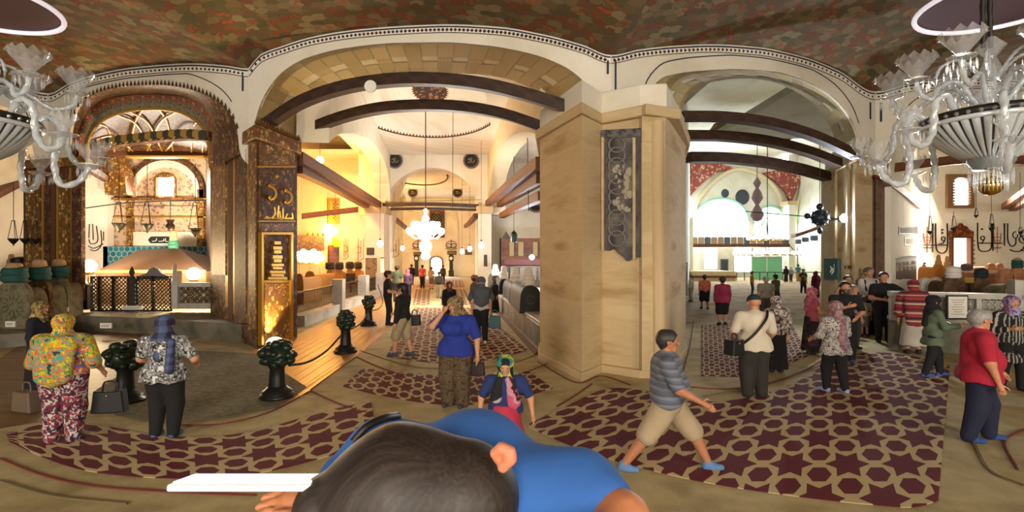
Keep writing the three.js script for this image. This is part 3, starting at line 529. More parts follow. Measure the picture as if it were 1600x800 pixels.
// ================================================================ tomb bay
{
  const fin = struct('trim', loft(span(0, 60, 60).map((i) => { const x = 106 + i / 60 * 269; return at(x, archA(x), zA(x)); }), polyPts([[123, 262], [124, 215], [128, 190], [140, 172], [160, 158], [200, 149], [250, 147], [290, 152], [315, 165], [328, 185], [332, 215], [333, 262]], 60).map((p, i) => at(p.x, p.y, zA(106 + i / 60 * 269) + 1.7)), 5), M.ornament, 'carved brown painted underside of the tomb arch');
  for (let i = 0; i < 44; i++) { const x = 116 + i * 5.9, p = at(x, archA(x) - 3, zA(x) - 0.06); mesh('finial', new THREE.ConeGeometry(0.045, 0.17, 4).translate(p.x, p.y, p.z), std({ color: 0x4a3328 }), fin); }
  const inner = polyPts([[123, 262], [124, 215], [128, 190], [140, 172], [160, 158], [200, 149], [250, 147], [290, 152], [315, 165], [328, 185], [332, 215], [333, 262]], 60), inn2 = polyPts([[136, 262], [138, 222], [146, 203], [158, 190], [185, 177], [235, 170], [280, 175], [308, 190], [322, 206], [327, 225], [328, 245], [329, 262]], 60);
  const zi = (i) => 17.6 - 1.9 * i / 60;
  const fl = gridGeo([inn2.map((p, i) => at(p.x, p.y, zi(i) + 0.25)), inner.map((p, i) => at(p.x, p.y, zi(i)))]);
  struct('trim', fl, M.floral, 'painted floral band inside the tomb arch');
  struct('trim', tube(inn2.map((p, i) => at(p.x, p.y, zi(i) + 0.2)), 0.05, 60, 6), M.goldPaint, 'gilt edge of the floral band');
  // fan vault with gilt ribs down to the cornice
  const corn = span(0, 60, 60).map((i) => at(150 + i / 60 * 172, 238 - 3 * Math.sin(i / 60 * PI), 23.5));
  const vault = struct('ceiling', loft(inn2.map((p, i) => at(p.x, p.y, zi(i) + 0.3)), corn, 8, 0.5), M.ornament, 'painted fan vault with gilt ribs above the tomb');
  for (const [a, b] of [[8, 20], [14, 10], [20, 30], [28, 18], [33, 42], [38, 28], [45, 52], [50, 38], [53, 58], [24, 36]]) { const A = at(inn2[a].x, inn2[a].y, zi(a) + 0.3), B = corn[b].clone(); mesh('rib', tube([A, A.clone().lerp(B, 0.5).add(new V3(0, 0.42, 0)), B], 0.05, 12, 5), M.goldPaint, vault); }
  struct('trim', mergeGeometries([boxPx(150, 231, 322, 234, 23.6, 0.4), boxPx(196, 243, 318, 245.5, 23.4, 0.4)]), M.goldPaint, 'gilt cornice lines under the fan vault');
  struct('trim', boxPx(150, 234, 322, 243, 23.7, 0.4), M.brownPaint, 'dark cornice under the fan vault');
  // back wall
  const bw = struct('wall_tomb', plate(rectPts(160, 240, 345, 520), 25.4, 0.5, [rectPts(243.5, 277, 271, 306)]), M.ornamentPale, 'pale gilded wall behind the tomb');
  const ring = (x0, x1, ys, yt, x2, x3, yt2, yb, Z, m, n) => mesh(n, plate([...archPts(x0, x1, ys, yt, yb, 24), ...archPts(x2, x3, ys, yt2, yb, 24).reverse()], Z, 0.15), m, bw);
  ring(196, 319, 296, 244, 204, 311, 250, 312, 25.2, M.ornament, 'arch_moulding'); ring(204, 311, 298, 250, 211, 304, 261, 310, 25.25, M.plasterWhite, 'white_arch');
  mesh('moulding', boxPx(165, 309, 325, 312, 25.1, 0.3), M.ornamentGold, bw); mesh('moulding', boxPx(165, 338, 325, 340, 25.2, 0.2), M.goldPaint, bw);
  mesh('inscription_band', boxPx(209, 322, 306, 337, 25.28, 0.12), M.ornamentPale, bw); mesh('pilaster', boxPx(197, 296, 206, 385, 25.2, 0.2), M.ornamentGold, bw); mesh('pilaster', boxPx(308, 296, 318, 385, 25.2, 0.2), M.ornamentGold, bw);
  mesh('white_dado', boxPx(208, 362, 307, 386, 25.27, 0.13), M.plasterWhite, bw);
  const w = struct('window', plate(archPts(240, 274, 280, 270, 309, 16), 25.3, 0.25, [rectPts(243.5, 277, 271, 306)]), M.ornamentGold, 'bright small window above the tomb');
  mesh('window_glass', boxPx(243, 276, 271.5, 306.5, 25.5, 0.02), glowMat(0xfff6e6, 6), w);
  // blue tile dado: a tile panel of small hexagons
  const tiles = canvasTex(512, 444, 1.1, 0.95, (c, W, H) => { c.fillStyle = '#9fb6b4'; c.fillRect(0, 0, W, H); const L = W / 4; for (let j = -1; j <= 5; j++) for (let i = -1; i <= 5; i++) { const x = (i + (j & 1) * .5) * L, y = j * H / 4; c.fillStyle = (i * 7 + j * 3) % 3 ? '#2f7f95' : '#276d86'; c.beginPath(); for (let k = 0; k < 6; k++) { const a = k * PI / 3 + PI / 6; c.lineTo(x + Math.cos(a) * L * .5, y + Math.sin(a) * L * .5); } c.fill(); } });
  mesh('tile_dado', boxPx(161, 385, 325, 424, 24.9, 0.5), std({ map: tiles, roughness: 0.25 }), bw);
  const pl = thing('inscription_plaque', 'dark plaque with white script above the draped tomb', 'plaque');
  mesh('board', plate([[231, 375], [235, 370], [268, 370], [272, 375], [268, 380], [235, 380]], 25.1, 0.12), std({ color: 0x26303a }), pl);
  mesh('lettering', ribbons([{ p: [[238, 377], [244, 376], [245, 372]], w: 1 }, { p: [[248, 377], [256, 376], [256, 373]], w: 1 }, { p: [[259, 372], [259, 377], [265, 377]], w: 1 }], 25.09, 0.02), M.plasterWhite, pl);
  // left painted half arch and the white wall with script
  struct('trim', plate([[150, 218], [168, 226], [184, 244], [194, 270], [198, 304], [164, 304], [162, 282], [154, 264], [143, 250], [130, 240]], 24.2, 0.6), M.ornamentGold, 'curved gilded arch springing left of the tomb wall');
  struct('wall_tomb', plate(rectPts(118, 225, 168, 500), 24.9, 0.4), M.plasterWhite, 'white side wall with black script beside the tomb');
  struct('wall_tomb', curtain(span(322, 338, 3), () => 228, () => 500, planZ(322, 25.4, 338, 17), 0.3), M.ornament, 'carved side wall right of the tomb');
  solo('wall_script', 'black script painted on the white wall beside the tomb', 'calligraphy', ribbons([{ p: [[139, 372], [140, 350]], w: 1.2 }, { p: [[145, 350], [146, 375]], w: 1.2 }, { p: [[151, 353], [152, 378], [142, 381], [139, 374]], w: 1.3 }, { p: [[158, 360], [158, 384], [149, 392], [141, 390]], w: 1.3 }, { p: [[138, 384], [146, 388], [162, 381]], w: 1.2 }, { p: [[162, 362], [162, 376]], w: 1.2 }], 24.86, 0.02), M.black);
  // painted hexagon tie beam
  const bm = thing('painted_beam', 'painted tie beam with hexagons across the tomb arch', 'beam'), bp = polyPts([[148, 229], [190, 221], [250, 214], [300, 211], [332, 214]], 20).map((p, i) => at(p.x, p.y, 17.4 - 1.4 * i / 20));
  mesh('timber', beamGeo(bp, 0.3, 0.3), M.ornament, bm);
  for (let i = 1; i < 20; i++) { const g = new THREE.CylinderGeometry(0.15, 0.15, 0.05, 6).rotateX(PI / 2).translate(bp[i].x, bp[i].y, bp[i].z + 0.2); mesh('hexagon', g, i % 2 ? std({ color: 0x3c3f34 }) : M.goldPaint, bm); }
  // iron rod with hanging lamps
  const rodT = thing('tie_rod', 'thin iron rod crossing in front of the tomb', 'rod'); mesh('bar', tube([at(112, 328, 18), at(200, 317, 18), at(322, 313, 17)], 0.02, 20, 5), M.iron, rodT);
}
function hangingLamp(x, yTop, yBowl, Z, r, label, mat = M.iron, y0 = yTop - 60) {
  const g = thing('hanging_lamp', label, 'lamp', at(x, yBowl, Z), 0, 'hanging bowl lamps');
  mesh('bowl', lathe([[r * 0.12, -r * 1.25], [r * 0.35, -r * 1.0], [r * 0.85, -r * 0.35], [r, 0.02], [r * 0.92, 0.03], [r * 0.8, -r * 0.3], [r * 0.3, -r * 0.9]], 18), mat, g);
  mesh('rim', new THREE.TorusGeometry(r, r * 0.08, 6, 20).rotateX(PI / 2), mat, g);
  const H = (yBowl - yTop) / FOCAL * Z, T = (yBowl - y0) / FOCAL * Z;
  for (let k = 0; k < 3; k++) { const a = k * 2.094 + 0.5; mesh('chain', bar(new V3(Math.cos(a) * r, 0, Math.sin(a) * r), new V3(Math.cos(a) * r * 0.3, H, Math.sin(a) * r * 0.3), 0.012, 4), M.iron, g); }
  mesh('hook_ring', new THREE.TorusGeometry(r * 0.3, 0.012, 5, 12).rotateX(PI / 2).translate(0, H, 0), M.iron, g);
  mesh('wire', bar(new V3(0, H, 0), new V3(0, T, 0), 0.012, 4), M.iron, g);
  mesh('drop', new THREE.SphereGeometry(r * 0.16, 8, 6).translate(0, -r * 1.4, 0), mat, g); return g;
}
hangingLamp(186, 316, 350, 18.2, 0.2, 'black bowl lamp hanging at the left before the tomb wall');
hangingLamp(230, 316, 351, 18.2, 0.19, 'black bowl lamp hanging above the ridge of the draped tomb');
hangingLamp(305, 316, 358, 17.6, 0.19, 'pointed dark bowl lamp hanging over the bright lamp by the marble panel');
hangingLamp(124, 330, 362, 18, 0.13, 'small bowl lamp hanging beside the white script wall');
hangingLamp(21, 345, 374, 16, 0.13, 'bowl lamp hanging at the outer edge by the white wall'); hangingLamp(39, 345, 374, 16, 0.12, 'middle bowl lamp hanging in front of the carved pier'); hangingLamp(56, 345, 374, 16, 0.12, 'innermost bowl lamp hanging in front of the carved pier');
{ // lamp of dark metal with a glass waist
  const g = thing('hanging_lantern', 'dark vase shaped lantern hanging just above the turban', 'lamp', at(266, 352, 18.2));
  mesh('vase', lathe([[0.05, -0.2], [0.13, -0.15], [0.15, -0.02], [0.09, 0.08], [0.14, 0.2], [0.12, 0.2], [0.06, 0.08]], 16), std({ color: 0x3a2418, roughness: 0.4 }), g); mesh('wire', bar(new V3(0, 0.2, 0), new V3(0, 0.9, 0), 0.012, 4), M.iron, g);
}
{ // plinth, draped tomb, fence
  struct('trim', prism([[108, 15.9], [240, 15.0], [300, 14.4], [400, 13.5], [424, 13.2], [420, 17], [336, 25], [112, 25]], 0.45), M.stoneDark, 'dark stone plinth of the tomb enclosure');
  const t = thing('draped_tomb', 'large hip-roofed tomb under a brown embroidered cover', 'tomb');
  const zf = 19.5, zb = 23, e = (x, y, Z) => at(x, y, Z), yE = e(0, 424, zf).y, L = e(150, 424, zf).x, R = e(322, 424, zf).x, b = (x, y, z) => new V3(x, y, -z);
  const r1 = e(218, 390, 21.2), r2 = e(279, 387, 21.2), A = b(L, yE, zf), B = b(R, yE, zf), C = b(R, yE, zb), D = b(L, yE, zb);
  const cover = std({ map: canvasTex(256, 256, 1.2, 1.2, (c, w, h) => { c.fillStyle = '#4a3018'; c.fillRect(0, 0, w, h); for (let i = 0; i < 32; i++) { c.strokeStyle = i % 2 ? '#573a20' : '#3e2812'; c.lineWidth = 3; c.beginPath(); c.moveTo(0, i * 8 + 4); c.lineTo(w, i * 8 + 4 + rr(-2, 2)); c.stroke(); } }), roughness: 0.95 });
  mesh('cover', hull([[A, B, r2, r1], [B, C, r2], [D, A, r1], [C, D, r1, r2]]), cover, t);
  const lo = (p) => new V3(p.x, 0.42, p.z); mesh('skirt', hull([[lo(A), lo(B), B, A], [lo(B), lo(C), C, B], [lo(D), lo(A), A, D]]), cover, t);
  mesh('trim_band', boxAt(R - L, 0.1, 0.06, (L + R) / 2, yE, -zf + 0.03), M.goldPaint, t);
  const tu = thing('turban', 'green turban on a tall tan cap over the draped tomb', 'turban', at(271, 389, 21.1)); mesh('wrap', turbanGeo(0.42, 0.36), std({ color: 0x2b6a55 }), tu); mesh('cap', capGeo(0.14, 0.5).translate(0, 0.28, 0), capTan, tu);
}
function latticePanel(parent, x0, y0, x1, y1, Z, step, r, mat, name = 'lattice_bar') {
  const a = at(x0, y1, Z), b = at(x1, y0, Z), w = b.x - a.x, h = b.y - a.y;
  for (const s of [1, -1]) for (let k = -h; k < w; k += step) {
    let u0 = Math.max(0, k), u1 = Math.min(w, k + h); if (u1 - u0 < step * 0.3) continue;
    const v0 = u0 - k, v1 = u1 - k, P = (u, v) => new V3(a.x + u, s > 0 ? a.y + v : b.y - v, -Z + s * r * 0.6);
    mesh(name, bar(P(u0, v0), P(u1, v1), r, 4), mat, parent);
  }
}
{
  const Z = 17, f = thing('tomb_fence', 'dark lattice fence round the draped tomb', 'fence');
  for (const [x0, x1] of [[110, 124], [141, 154], [155, 176], [177, 200], [213, 238], [239, 267]]) {
    latticePanel(f, x0 + 1, 433, x1 - 1, 485, Z, 0.13, 0.02, std({ color: 0x3a3226, metalness: 0.4, roughness: 0.5 }));
    const y0 = 431.5, fr = mergeGeometries([boxPx(x0, y0, x1, y0 + 2, Z - 0.03, 0.07), boxPx(x0, 484, x1, 487, Z - 0.03, 0.07), boxPx(x0, y0, x0 + 1.6, 487, Z - 0.03, 0.07), boxPx(x1 - 1.6, y0, x1, 487, Z - 0.03, 0.07)]); mesh('panel_frame', fr, M.iron, f);
  }
  const post = mesh('post', mergeGeometries([boxPx(201, 436, 211, 487, Z - 0.1, 0.22), boxPx(199.5, 476, 212.5, 487, Z - 0.14, 0.3)]), std({ color: 0x33302c }), f);
  mesh('post_finial', lathe([[0.1, 0], [0.1, 0.08], [0.05, 0.12], [0.09, 0.25], [0.05, 0.36], [0, 0.46]], 12).translate(...at(206, 437, Z).toArray()), std({ color: 0x33302c }), post);
  mesh('silver_gable', plate([[213, 437], [218, 431], [228, 428], [234, 421], [240, 418], [246, 421], [252, 428], [262, 432], [266, 437]], Z + 0.3, 0.1, [], 0.02), std({ color: 0x8f9099, metalness: 0.6, roughness: 0.35 }), f);
  const c = thing('clock_post', 'dark post with two white dials beside the fence', 'clock', at(132, 484, Z - 0.4));
  mesh('case', mergeGeometries([boxAt(0.34, 0.75, 0.2, 0, 0.4, 0, 0.02), boxAt(0.42, 0.08, 0.26, 0, 0.06, 0)]), M.black, c); mesh('roof', new THREE.ConeGeometry(0.26, 0.22, 4).rotateY(PI / 4).translate(0, 0.88, 0), M.black, c);
  for (const y of [0.68, 0.48]) mesh('dial', new THREE.CylinderGeometry(0.085, 0.085, 0.03, 20).rotateX(PI / 2).translate(0, y, 0.11), M.plasterWhite, c);
  const m = thing('marble_panel', 'white marble fence panel with pierced star lattice', 'fence'), Zm = 16.6;
  mesh('frame', plate(rectPts(268, 442, 339, 482), Zm, 0.16, [rectPts(276, 448, 332, 474)], 0.01), M.marble, m);
  for (const [x, y] of [[273, 420], [337, 422]]) { mesh('post', boxPx(x - 4, y + 3, x + 4, 483, Zm - 0.06, 0.26, 0.02), M.marble, m); mesh('post_finial', lathe([[0.08, 0], [0.05, 0.05], [0.08, 0.14], [0, 0.28]], 10).translate(...at(x, y + 4, Zm + 0.08).toArray()), M.marble, m); }
  mesh('backing', boxPx(276, 448, 332, 474, Zm + 0.15, 0.02), std({ color: 0xc9b48a }), m);
  for (let j = 0; j < 2; j++) for (let i = 0; i < 4; i++) { const p = at(283 + i * 14, 454.5 + j * 13, Zm + 0.1); for (const [rad, seg] of [[0.13, 8], [0.065, 8]]) mesh('lattice_star', new THREE.TorusGeometry(rad, 0.016, 5, seg).translate(p.x, p.y, p.z), std({ color: 0x55463a }), m); }
  latticePanel(m, 277, 449, 331, 473, Zm + 0.1, 0.2, 0.012, std({ color: 0x55463a }));
  // glowing lamps
  for (const [x, y, zz, label] of [[139, 416, 17.8, 'glaring lamp beside the clock post'], [303, 428, 18.2, 'glaring lamp behind the white marble panel']]) {
    const g = thing('tomb_lamp', label, 'lamp', at(x, y, zz)); mesh('lamp_globe', new THREE.SphereGeometry(0.23, 20, 14), glowMat(0xfff0d0, 10), g);
    mesh('stem', new THREE.CylinderGeometry(0.03, 0.05, 1.3, 10).translate(0, -0.87, 0), M.gold, g); mesh('collar', lathe([[0.14, -0.2], [0.16, -0.24], [0.05, -0.3]], 16), M.gold, g);
    pointLight('tomb_lamp_light', at(x, y, zz), LAMP, 60, 11);
    { const l = new THREE.SpotLight(0xffe8c8, 170, 0, 0.8, 0.7, 2); l.name = 'tomb_wall_wash'; l.position.copy(at(x, y, zz + 0.05)); l.target.position.copy(at(x < 200 ? 200 : 268, 325, 25)); l.castShadow = true; l.shadow.radius = 8; scene.add(l, l.target); }  // extra beam at the lamp, brightens the tomb back wall
  }
  // paper and placards
  const card = (x0, y0, x1, y1, Z2, label) => { const k = thing('placard', label, 'placard'); mesh('card', boxPx(x0, y0, x1, y1, Z2, 0.04, 0.004), M.plasterWhite, k); mesh('print', ribbons([{ p: [[x0 + 2, (y0 + y1) / 2 - 1], [x1 - 2, (y0 + y1) / 2 - 1]], w: 0.7 }, { p: [[x0 + 2, (y0 + y1) / 2 + 1.2], [x1 - 4, (y0 + y1) / 2 + 1.2]], w: 0.7 }], Z2, 0.004, false), M.black, k); };
  card(343, 438, 354, 449, 15.6, 'white paper notice on the carved pier'); card(190, 478, 222, 484, 16.8, 'long pale placard at the foot of the fence post'); card(93, 480, 106, 487, 15.34, 'white placard beside the third turbaned tomb'); card(8, 502, 23, 511, 13.74, 'white placard in front of the first turbaned tomb'); card(156, 505, 174, 513, 14.4, 'tan placard on the dark stone edge');
}
// turbaned tombs
function tomb(x0, x1, yTop, yBot, Z, L, body, board, label, tur) {
  const a = at(x0, yBot, Z).setY(x0 < 110 ? 0.34 : x0 < 700 ? 0.32 : 1.02), b = at(x1, yTop, Z), w = b.x - a.x, h = b.y - a.y, g = thing('tomb', label, 'tomb', new V3((a.x + b.x) / 2, a.y, -Z), 0, 'turbaned tombs');
  const s = new THREE.Shape(); s.moveTo(-w / 2, 0); s.lineTo(-w / 2, h * 0.55); s.bezierCurveTo(-w / 2, h * 0.95, -w * 0.25, h, 0, h); s.bezierCurveTo(w * 0.25, h, w / 2, h * 0.95, w / 2, h * 0.55); s.lineTo(w / 2, 0); s.closePath();
  mesh('headboard', autoUV(new THREE.ExtrudeGeometry(s, { depth: 0.12, bevelEnabled: true, bevelSize: 0.015, bevelThickness: 0.015, bevelSegments: 2 }).translate(0, 0, -0.12)), board, g);
  const s2 = s.clone(), body2 = new THREE.ExtrudeGeometry(s2, { depth: L, bevelEnabled: false }); body2.scale(0.92, 0.86, 1).translate(0, 0, -L - 0.1); mesh('chest', autoUV(body2), body, g);
  // carved wreath on the headboard
  const leaf = mergeGeometries(span(0, 2 * PI, 12).slice(0, 12).map((q) => new THREE.SphereGeometry(w * 0.055, 8, 6).scale(1, 1.8, 0.35).rotateZ(-q).translate(Math.sin(q) * w * 0.24, h * 0.5 + Math.cos(q) * w * 0.26, 0.03)));
  mesh('carved_wreath', leaf, board, g);
  if (tur) {
    const t = thing('turban', tur.label, 'turban', new V3((a.x + b.x) / 2 + (tur.dx ?? 0), b.y - 0.04, -Z - 0.05), 0, 'tomb turbans'); mesh('wrap', turbanGeo(tur.w, tur.h), tur.mat ?? ceramicTeal, t);
    if (tur.cap) mesh('cap', capGeo(tur.w * 0.3, tur.cap).translate(0, tur.h * 0.75, 0), tur.capMat ?? capTan, t);
  }
  return g;
}
const greenStone = std({ map: noiseTex(256, 256, 0.8, 0.8, ['#4d4a36', '#66624a', '#7c7658', '#5a5640'], 5, 5, 1, 14), roughness: 0.7 }), carvedGold = std({ map: ornGoldTex, color: 0xa99a70, roughness: 0.6 });
tomb(-6, 46, 440, 520, 13.8, 0.5, greenStone, greenStone, 'grey green carved tombstone nearest the picture edge, leftmost of three', { label: 'teal turban with tan cap on the leftmost grey green tombstone', w: 0.62, h: 0.42, cap: 0.24 });
tomb(41, 77, 436, 512, 14.6, 0.5, greenStone, carvedGold, 'gold carved tombstone in the middle of the three by the carved pier', { label: 'teal turban with tall tan cap on the gold carved tombstone', w: 0.58, h: 0.38, cap: 0.32 });
tomb(76, 105, 432, 500, 15.4, 0.5, greenStone, greenStone, 'plain grey green tombstone next to the lattice fence', { label: 'teal turban with tan cap on the tombstone next to the fence', w: 0.56, h: 0.36, cap: 0.3 });
struct('trim', prism([[-40, 12.6], [60, 13.2], [112, 14.2], [112, 23], [-60, 23]], 0.32), M.stoneDark, 'dark stone step under the turbaned tombs');
tomb(8, 24, 412, 470, 19, 2, std({ color: 0x6a3d26 }), std({ color: 0x6a3d26 }), 'brown tomb far behind the leftmost turban', { label: 'small tan cap far behind the leftmost teal turban', w: 0.3, h: 0.2, cap: 0.25, mat: capTan });
tomb(20, 34, 418, 470, 18, 2, std({ color: 0x5a3622 }), std({ color: 0x5a3622 }), 'dark tomb behind the gap between two teal turbans', { label: 'black turban behind the gap between two teal turbans', w: 0.5, h: 0.4, mat: M.black });
// white wall with window beyond the carved pier
{
  const w = struct('wall_left', plate(rectPts(-330, 130, 140, 520), 26, 0.4, [rectPts(20, 299, 35, 330), rectPts(23, 376, 37, 402)]), M.plasterWhite, 'white wall with windows beyond the carved pier');
  for (const [x0, y0, x1, y1, l] of [[20, 299, 35, 330, 'upper bright window beyond the carved pier'], [23, 376, 37, 402, 'lower bright window beyond the carved pier']]) { const f = struct('window', plate(rectPts(x0 - 2, y0 - 2, x1 + 2, y1 + 2), 25.9, 0.12, [rectPts(x0, y0, x1, y1)]), M.timberRed, l); mesh('window_glass', boxPx(x0, y0, x1, y1, 26.15, 0.02), glowMat(0xfff6e6, 4), f); }
  solo('wall_script', 'black script painted at the picture edge behind the hanging lamps', 'calligraphy', ribbons([{ p: [[-6, 386], [2, 388], [2, 352]], w: 1.2 }, { p: [[7, 352], [7, 386]], w: 1.2 }, { p: [[12, 350], [13, 378], [6, 390], [-4, 386]], w: 1.3 }, { p: [[0, 368], [5, 364], [6, 372]], w: 1 }], 25.9, 0.02), M.black);
  const b = thing('timber_beam', 'short brown tie beam at the picture edge', 'beam'); mesh('timber', beamGeo([at(-30, 318, 20), at(0, 300, 21.5), at(36, 282, 23)], 0.3, 0.3, 8), M.timberRed, b);
  const b2 = thing('timber_beam', 'pale brown tie beam against the white script wall', 'beam'); mesh('timber', beamGeo([at(128, 258, 20), at(150, 270, 22), at(166, 280, 24)], 0.25, 0.25, 8), M.timberRed, b2);
}

// ================================================================ hall seen through the wide arch
const zHL = planZ(463, 14.6, 587, 32), zHR = planZ(845, 12.5, 762, 32), CEIL = 8.8;
const topAt = (Zf, Y) => (x) => 400 - (Y - EYE) * FOCAL / Zf(x);
{
  const openL = ramp([[463, 222], [475, 212], [490, 207], [510, 207], [530, 212], [550, 222], [565, 236], [577, 256], [584, 280], [588, 325]]);
  struct('wall_hall', curtain(span(463, 588, 40), topAt(zHL, CEIL), openL, zHL, 0.9), M.plaster, 'cream wall above the golden side arch');
  const openR = ramp([[762, 325], [765, 290], [772, 255], [784, 228], [798, 212], [812, 206], [826, 206], [845, 214]]);
  struct('wall_hall', curtain(span(762, 845, 40), topAt(zHR, CEIL), openR, zHR, 0.9), M.vaultStone, 'stone wall above the dim side arch');
  const yTop = 400 - (CEIL - EYE) * FOCAL / 32;
  struct('wall_hall', plate([[560, 335], [560, yTop], [790, yTop], [790, 335], [748, 335], ...archPts(600, 748, 330, 262, 335, 30).reverse()], 32, 0.9), M.plaster, 'cream wall with a round arch across the hall');
  for (const [x0, x1, l] of [[572, 600, 'stone pillar left of the far hall arch'], [747, 768, 'stone pillar right of the far hall arch']]) {
    const p = struct('pillar', boxPx(x0, 333, x1, 458, 31.6, 1.5, 0.02), M.plaster, l); mesh('capital', boxPx(x0 - 3, 322, x1 + 3, 333, 31.4, 1.8, 0.03), M.stone, p); mesh('plinth', boxPx(x0 - 1.5, 450, x1 + 1.5, 458, 31.5, 1.7), M.stone, p);
  }
  // vault of the first bay: ring, pendentives and shallow dome
  const N = 48, ringC = at(664, 400, 22.8), ringR = [3.35, 5.2], axis = new V3(-0.12, 0, -1).normalize(), side = new V3(1, 0, -0.12).normalize();
  const ringPt = (i, k, Y) => { const a = i / N * 2 * PI; return ringC.clone().setY(Y).addScaledVector(side, Math.cos(a) * ringR[0] * k).addScaledVector(axis, Math.sin(a) * ringR[1] * k); };
  const square = (i) => { const a = i / N * 2 * PI, c = Math.cos(a), s = Math.sin(a), m = Math.max(Math.abs(c), Math.abs(s)); return ringC.clone().setY(7.6).addScaledVector(side, c / m * 4.6).addScaledVector(axis, s / m * 9.6); };
  const rows = []; for (let j = 0; j <= 8; j++) { const t = j / 8; rows.push(span(0, N, N).map((i) => { const A = ringPt(i, 1, CEIL), B = square(i), q = A.lerp(B, t); const a = i / N * 2 * PI, c = Math.abs(Math.cos(a)), s = Math.abs(Math.sin(a)), k = Math.min(c, s) / Math.max(c, s); q.y = CEIL - 0.2 * Math.pow(t, 1.5); return q; })); }
  const vault = struct('ceiling', gridGeo(rows), M.plaster, 'cream pendentive vault of the first hall bay');
  const dome = []; for (let j = 0; j <= 8; j++) { const t = j / 8; dome.push(span(0, N, N).map((i) => ringPt(i, Math.cos(t * PI / 2), CEIL + 1.3 * Math.sin(t * PI / 2)))); }
  mesh('dome', gridGeo(dome), M.plaster, vault);
  mesh('dome_ring', tube(span(0, N, N).slice(0, N).map((i) => ringPt(i, 1, CEIL - 0.02)), 0.035, 96, 6, true), M.brownPaint, vault);
  for (let i = 0; i < 120; i++) { const a = i / 120 * N, p = ringPt(a, 0.995, CEIL + 0.09); mesh('dome_point', new THREE.ConeGeometry(0.05, 0.2, 4).translate(p.x, p.y, p.z), M.brownPaint, vault); }
  // round medallions with script, fixed to the walls
  const medal = (x, y, Z, r, n, label) => {
    const g = thing('medallion', label, 'medallion', at(x, y, Z)); if (n) g.lookAt(n);
    mesh('disc', new THREE.CylinderGeometry(r, r, 0.05, 32).rotateX(PI / 2), std({ color: 0x2a241f }), g); mesh('rim', new THREE.TorusGeometry(r * 1.02, r * 0.12, 8, 32), std({ color: 0x6b6370 }), g);
    for (let k = 0; k < 24; k++) { const a = k / 24 * 2 * PI; mesh('rim_point', new THREE.ConeGeometry(r * 0.07, r * 0.16, 4).rotateZ(a - PI / 2).translate(Math.cos(a) * r * 1.2, Math.sin(a) * r * 1.2, 0), std({ color: 0x4a4048 }), g); }
    const S = (pts, w) => { const c = tube(pts.map(([u, v]) => new V3(u * r, v * r, 0.035)), w * r, 16, 5); return c; };
    mesh('lettering', mergeGeometries([S([[-0.5, -0.2], [-0.2, -0.3], [-0.1, 0.4]], 0.05), S([[0.1, 0.45], [0.1, -0.25], [0.45, -0.2], [0.5, 0.15]], 0.05), S([[-0.45, 0.1], [-0.3, 0.3], [-0.2, 0.05]], 0.05)]), std({ color: 0x9a8f78 }), g);
    return g;
  };
  medal(617, 251, 31.93, 0.42, null, 'dark round medallion left of the chandelier wire'); medal(736, 251, 31.93, 0.42, null, 'dark round medallion right of the chandelier wire');
  medal(645, 301, 50, 0.42, null, 'small far medallion on the left of the end bay'); medal(715, 301, 50, 0.42, null, 'small far medallion on the right of the end bay');
  medal(540, 268, 45.7, 0.42, at(650, 400, 5), 'oval medallion on the golden room wall'); medal(838, 317, 33.95, 0.55, null, 'faint medallion in the dim side aisle');
  const big = thing('dome_medallion', 'large orange and black medallion in the dome between the beams', 'medallion', at(672, 143, 21)); big.rotation.x = PI / 2 - 0.35;
  mesh('disc', new THREE.CylinderGeometry(0.62, 0.62, 0.05, 40).rotateX(PI / 2), std({ map: canvasTex(256, 256, 1.24, 1.24, arabesque('#3a2418', ['#b06a34', '#c98a4a'], ['#b06a34'], 60, 0.7)), roughness: 0.8 }), big); mesh('rim', new THREE.TorusGeometry(0.64, 0.05, 6, 40), M.brownPaint, big);
  for (let k = 0; k < 32; k++) { const a = k / 32 * 2 * PI; mesh('rim_point', new THREE.ConeGeometry(0.04, 0.13, 4).rotateZ(a - PI / 2).translate(Math.cos(a) * 0.73, Math.sin(a) * 0.73, 0), M.brownPaint, big); }
  // second bay
  const z2L = planZ(598, 32.9, 636, 58), z2R = planZ(752, 32.9, 742, 58);
  struct('wall_hall', curtain(span(598, 637, 30), topAt(z2L, CEIL), ramp([[598, 395], [601, 380], [606, 340], [612, 312], [618, 296], [625, 288], [630, 292], [634, 315], [637, 340]]), z2L, 0.6), M.plaster, 'cream wall above the second golden arch');
  struct('wall_hall', curtain(span(742, 752, 6), topAt(z2R, CEIL), () => 440, z2R, 0.5), M.plaster, 'cream right wall of the far bay');
  struct('ceiling', boxAt(14, 0.3, 26, -8.2, CEIL + 0.15, -45.6), M.plaster, 'flat vault of the far bay');
  struct('trim', tube(span(0, 30, 30).map((i) => { const a = PI * (0.04 + 0.92 * i / 30); return new V3(-7.9 - 2.75 * Math.cos(a), CEIL - 0.05, -40 - 6.5 * Math.sin(a)); }), 0.06, 60, 6), M.brownPaint, 'painted dark ring in the far bay vault');
  const end = struct('wall_end', plate(rectPts(560, 290, 760, 440), 58, 0.4, [archPts(673, 690, 408, 402, 431)]), M.plasterWhite, 'white end wall of the hall with bright door');
  mesh('arch_line', tube(polyPts([[616, 400], [620, 330], [640, 290], [664, 282], [690, 290], [712, 330], [718, 400]], 40).map((p) => at(p.x, p.y, 57.95)), 0.05, 60, 6), M.vaultStone, end);
  const door = struct('door_1', plate([...archPts(671, 692, 408, 400, 432), ...archPts(673, 690, 408, 402, 432).reverse()], 57.8, 0.3), M.timberRed, 'bright doorway at the end of the hall'); mesh('door_glass', plate(archPts(673, 690, 408, 402, 431), 58.2, 0.02), glowMat(0xeaf4ff, 5), door);
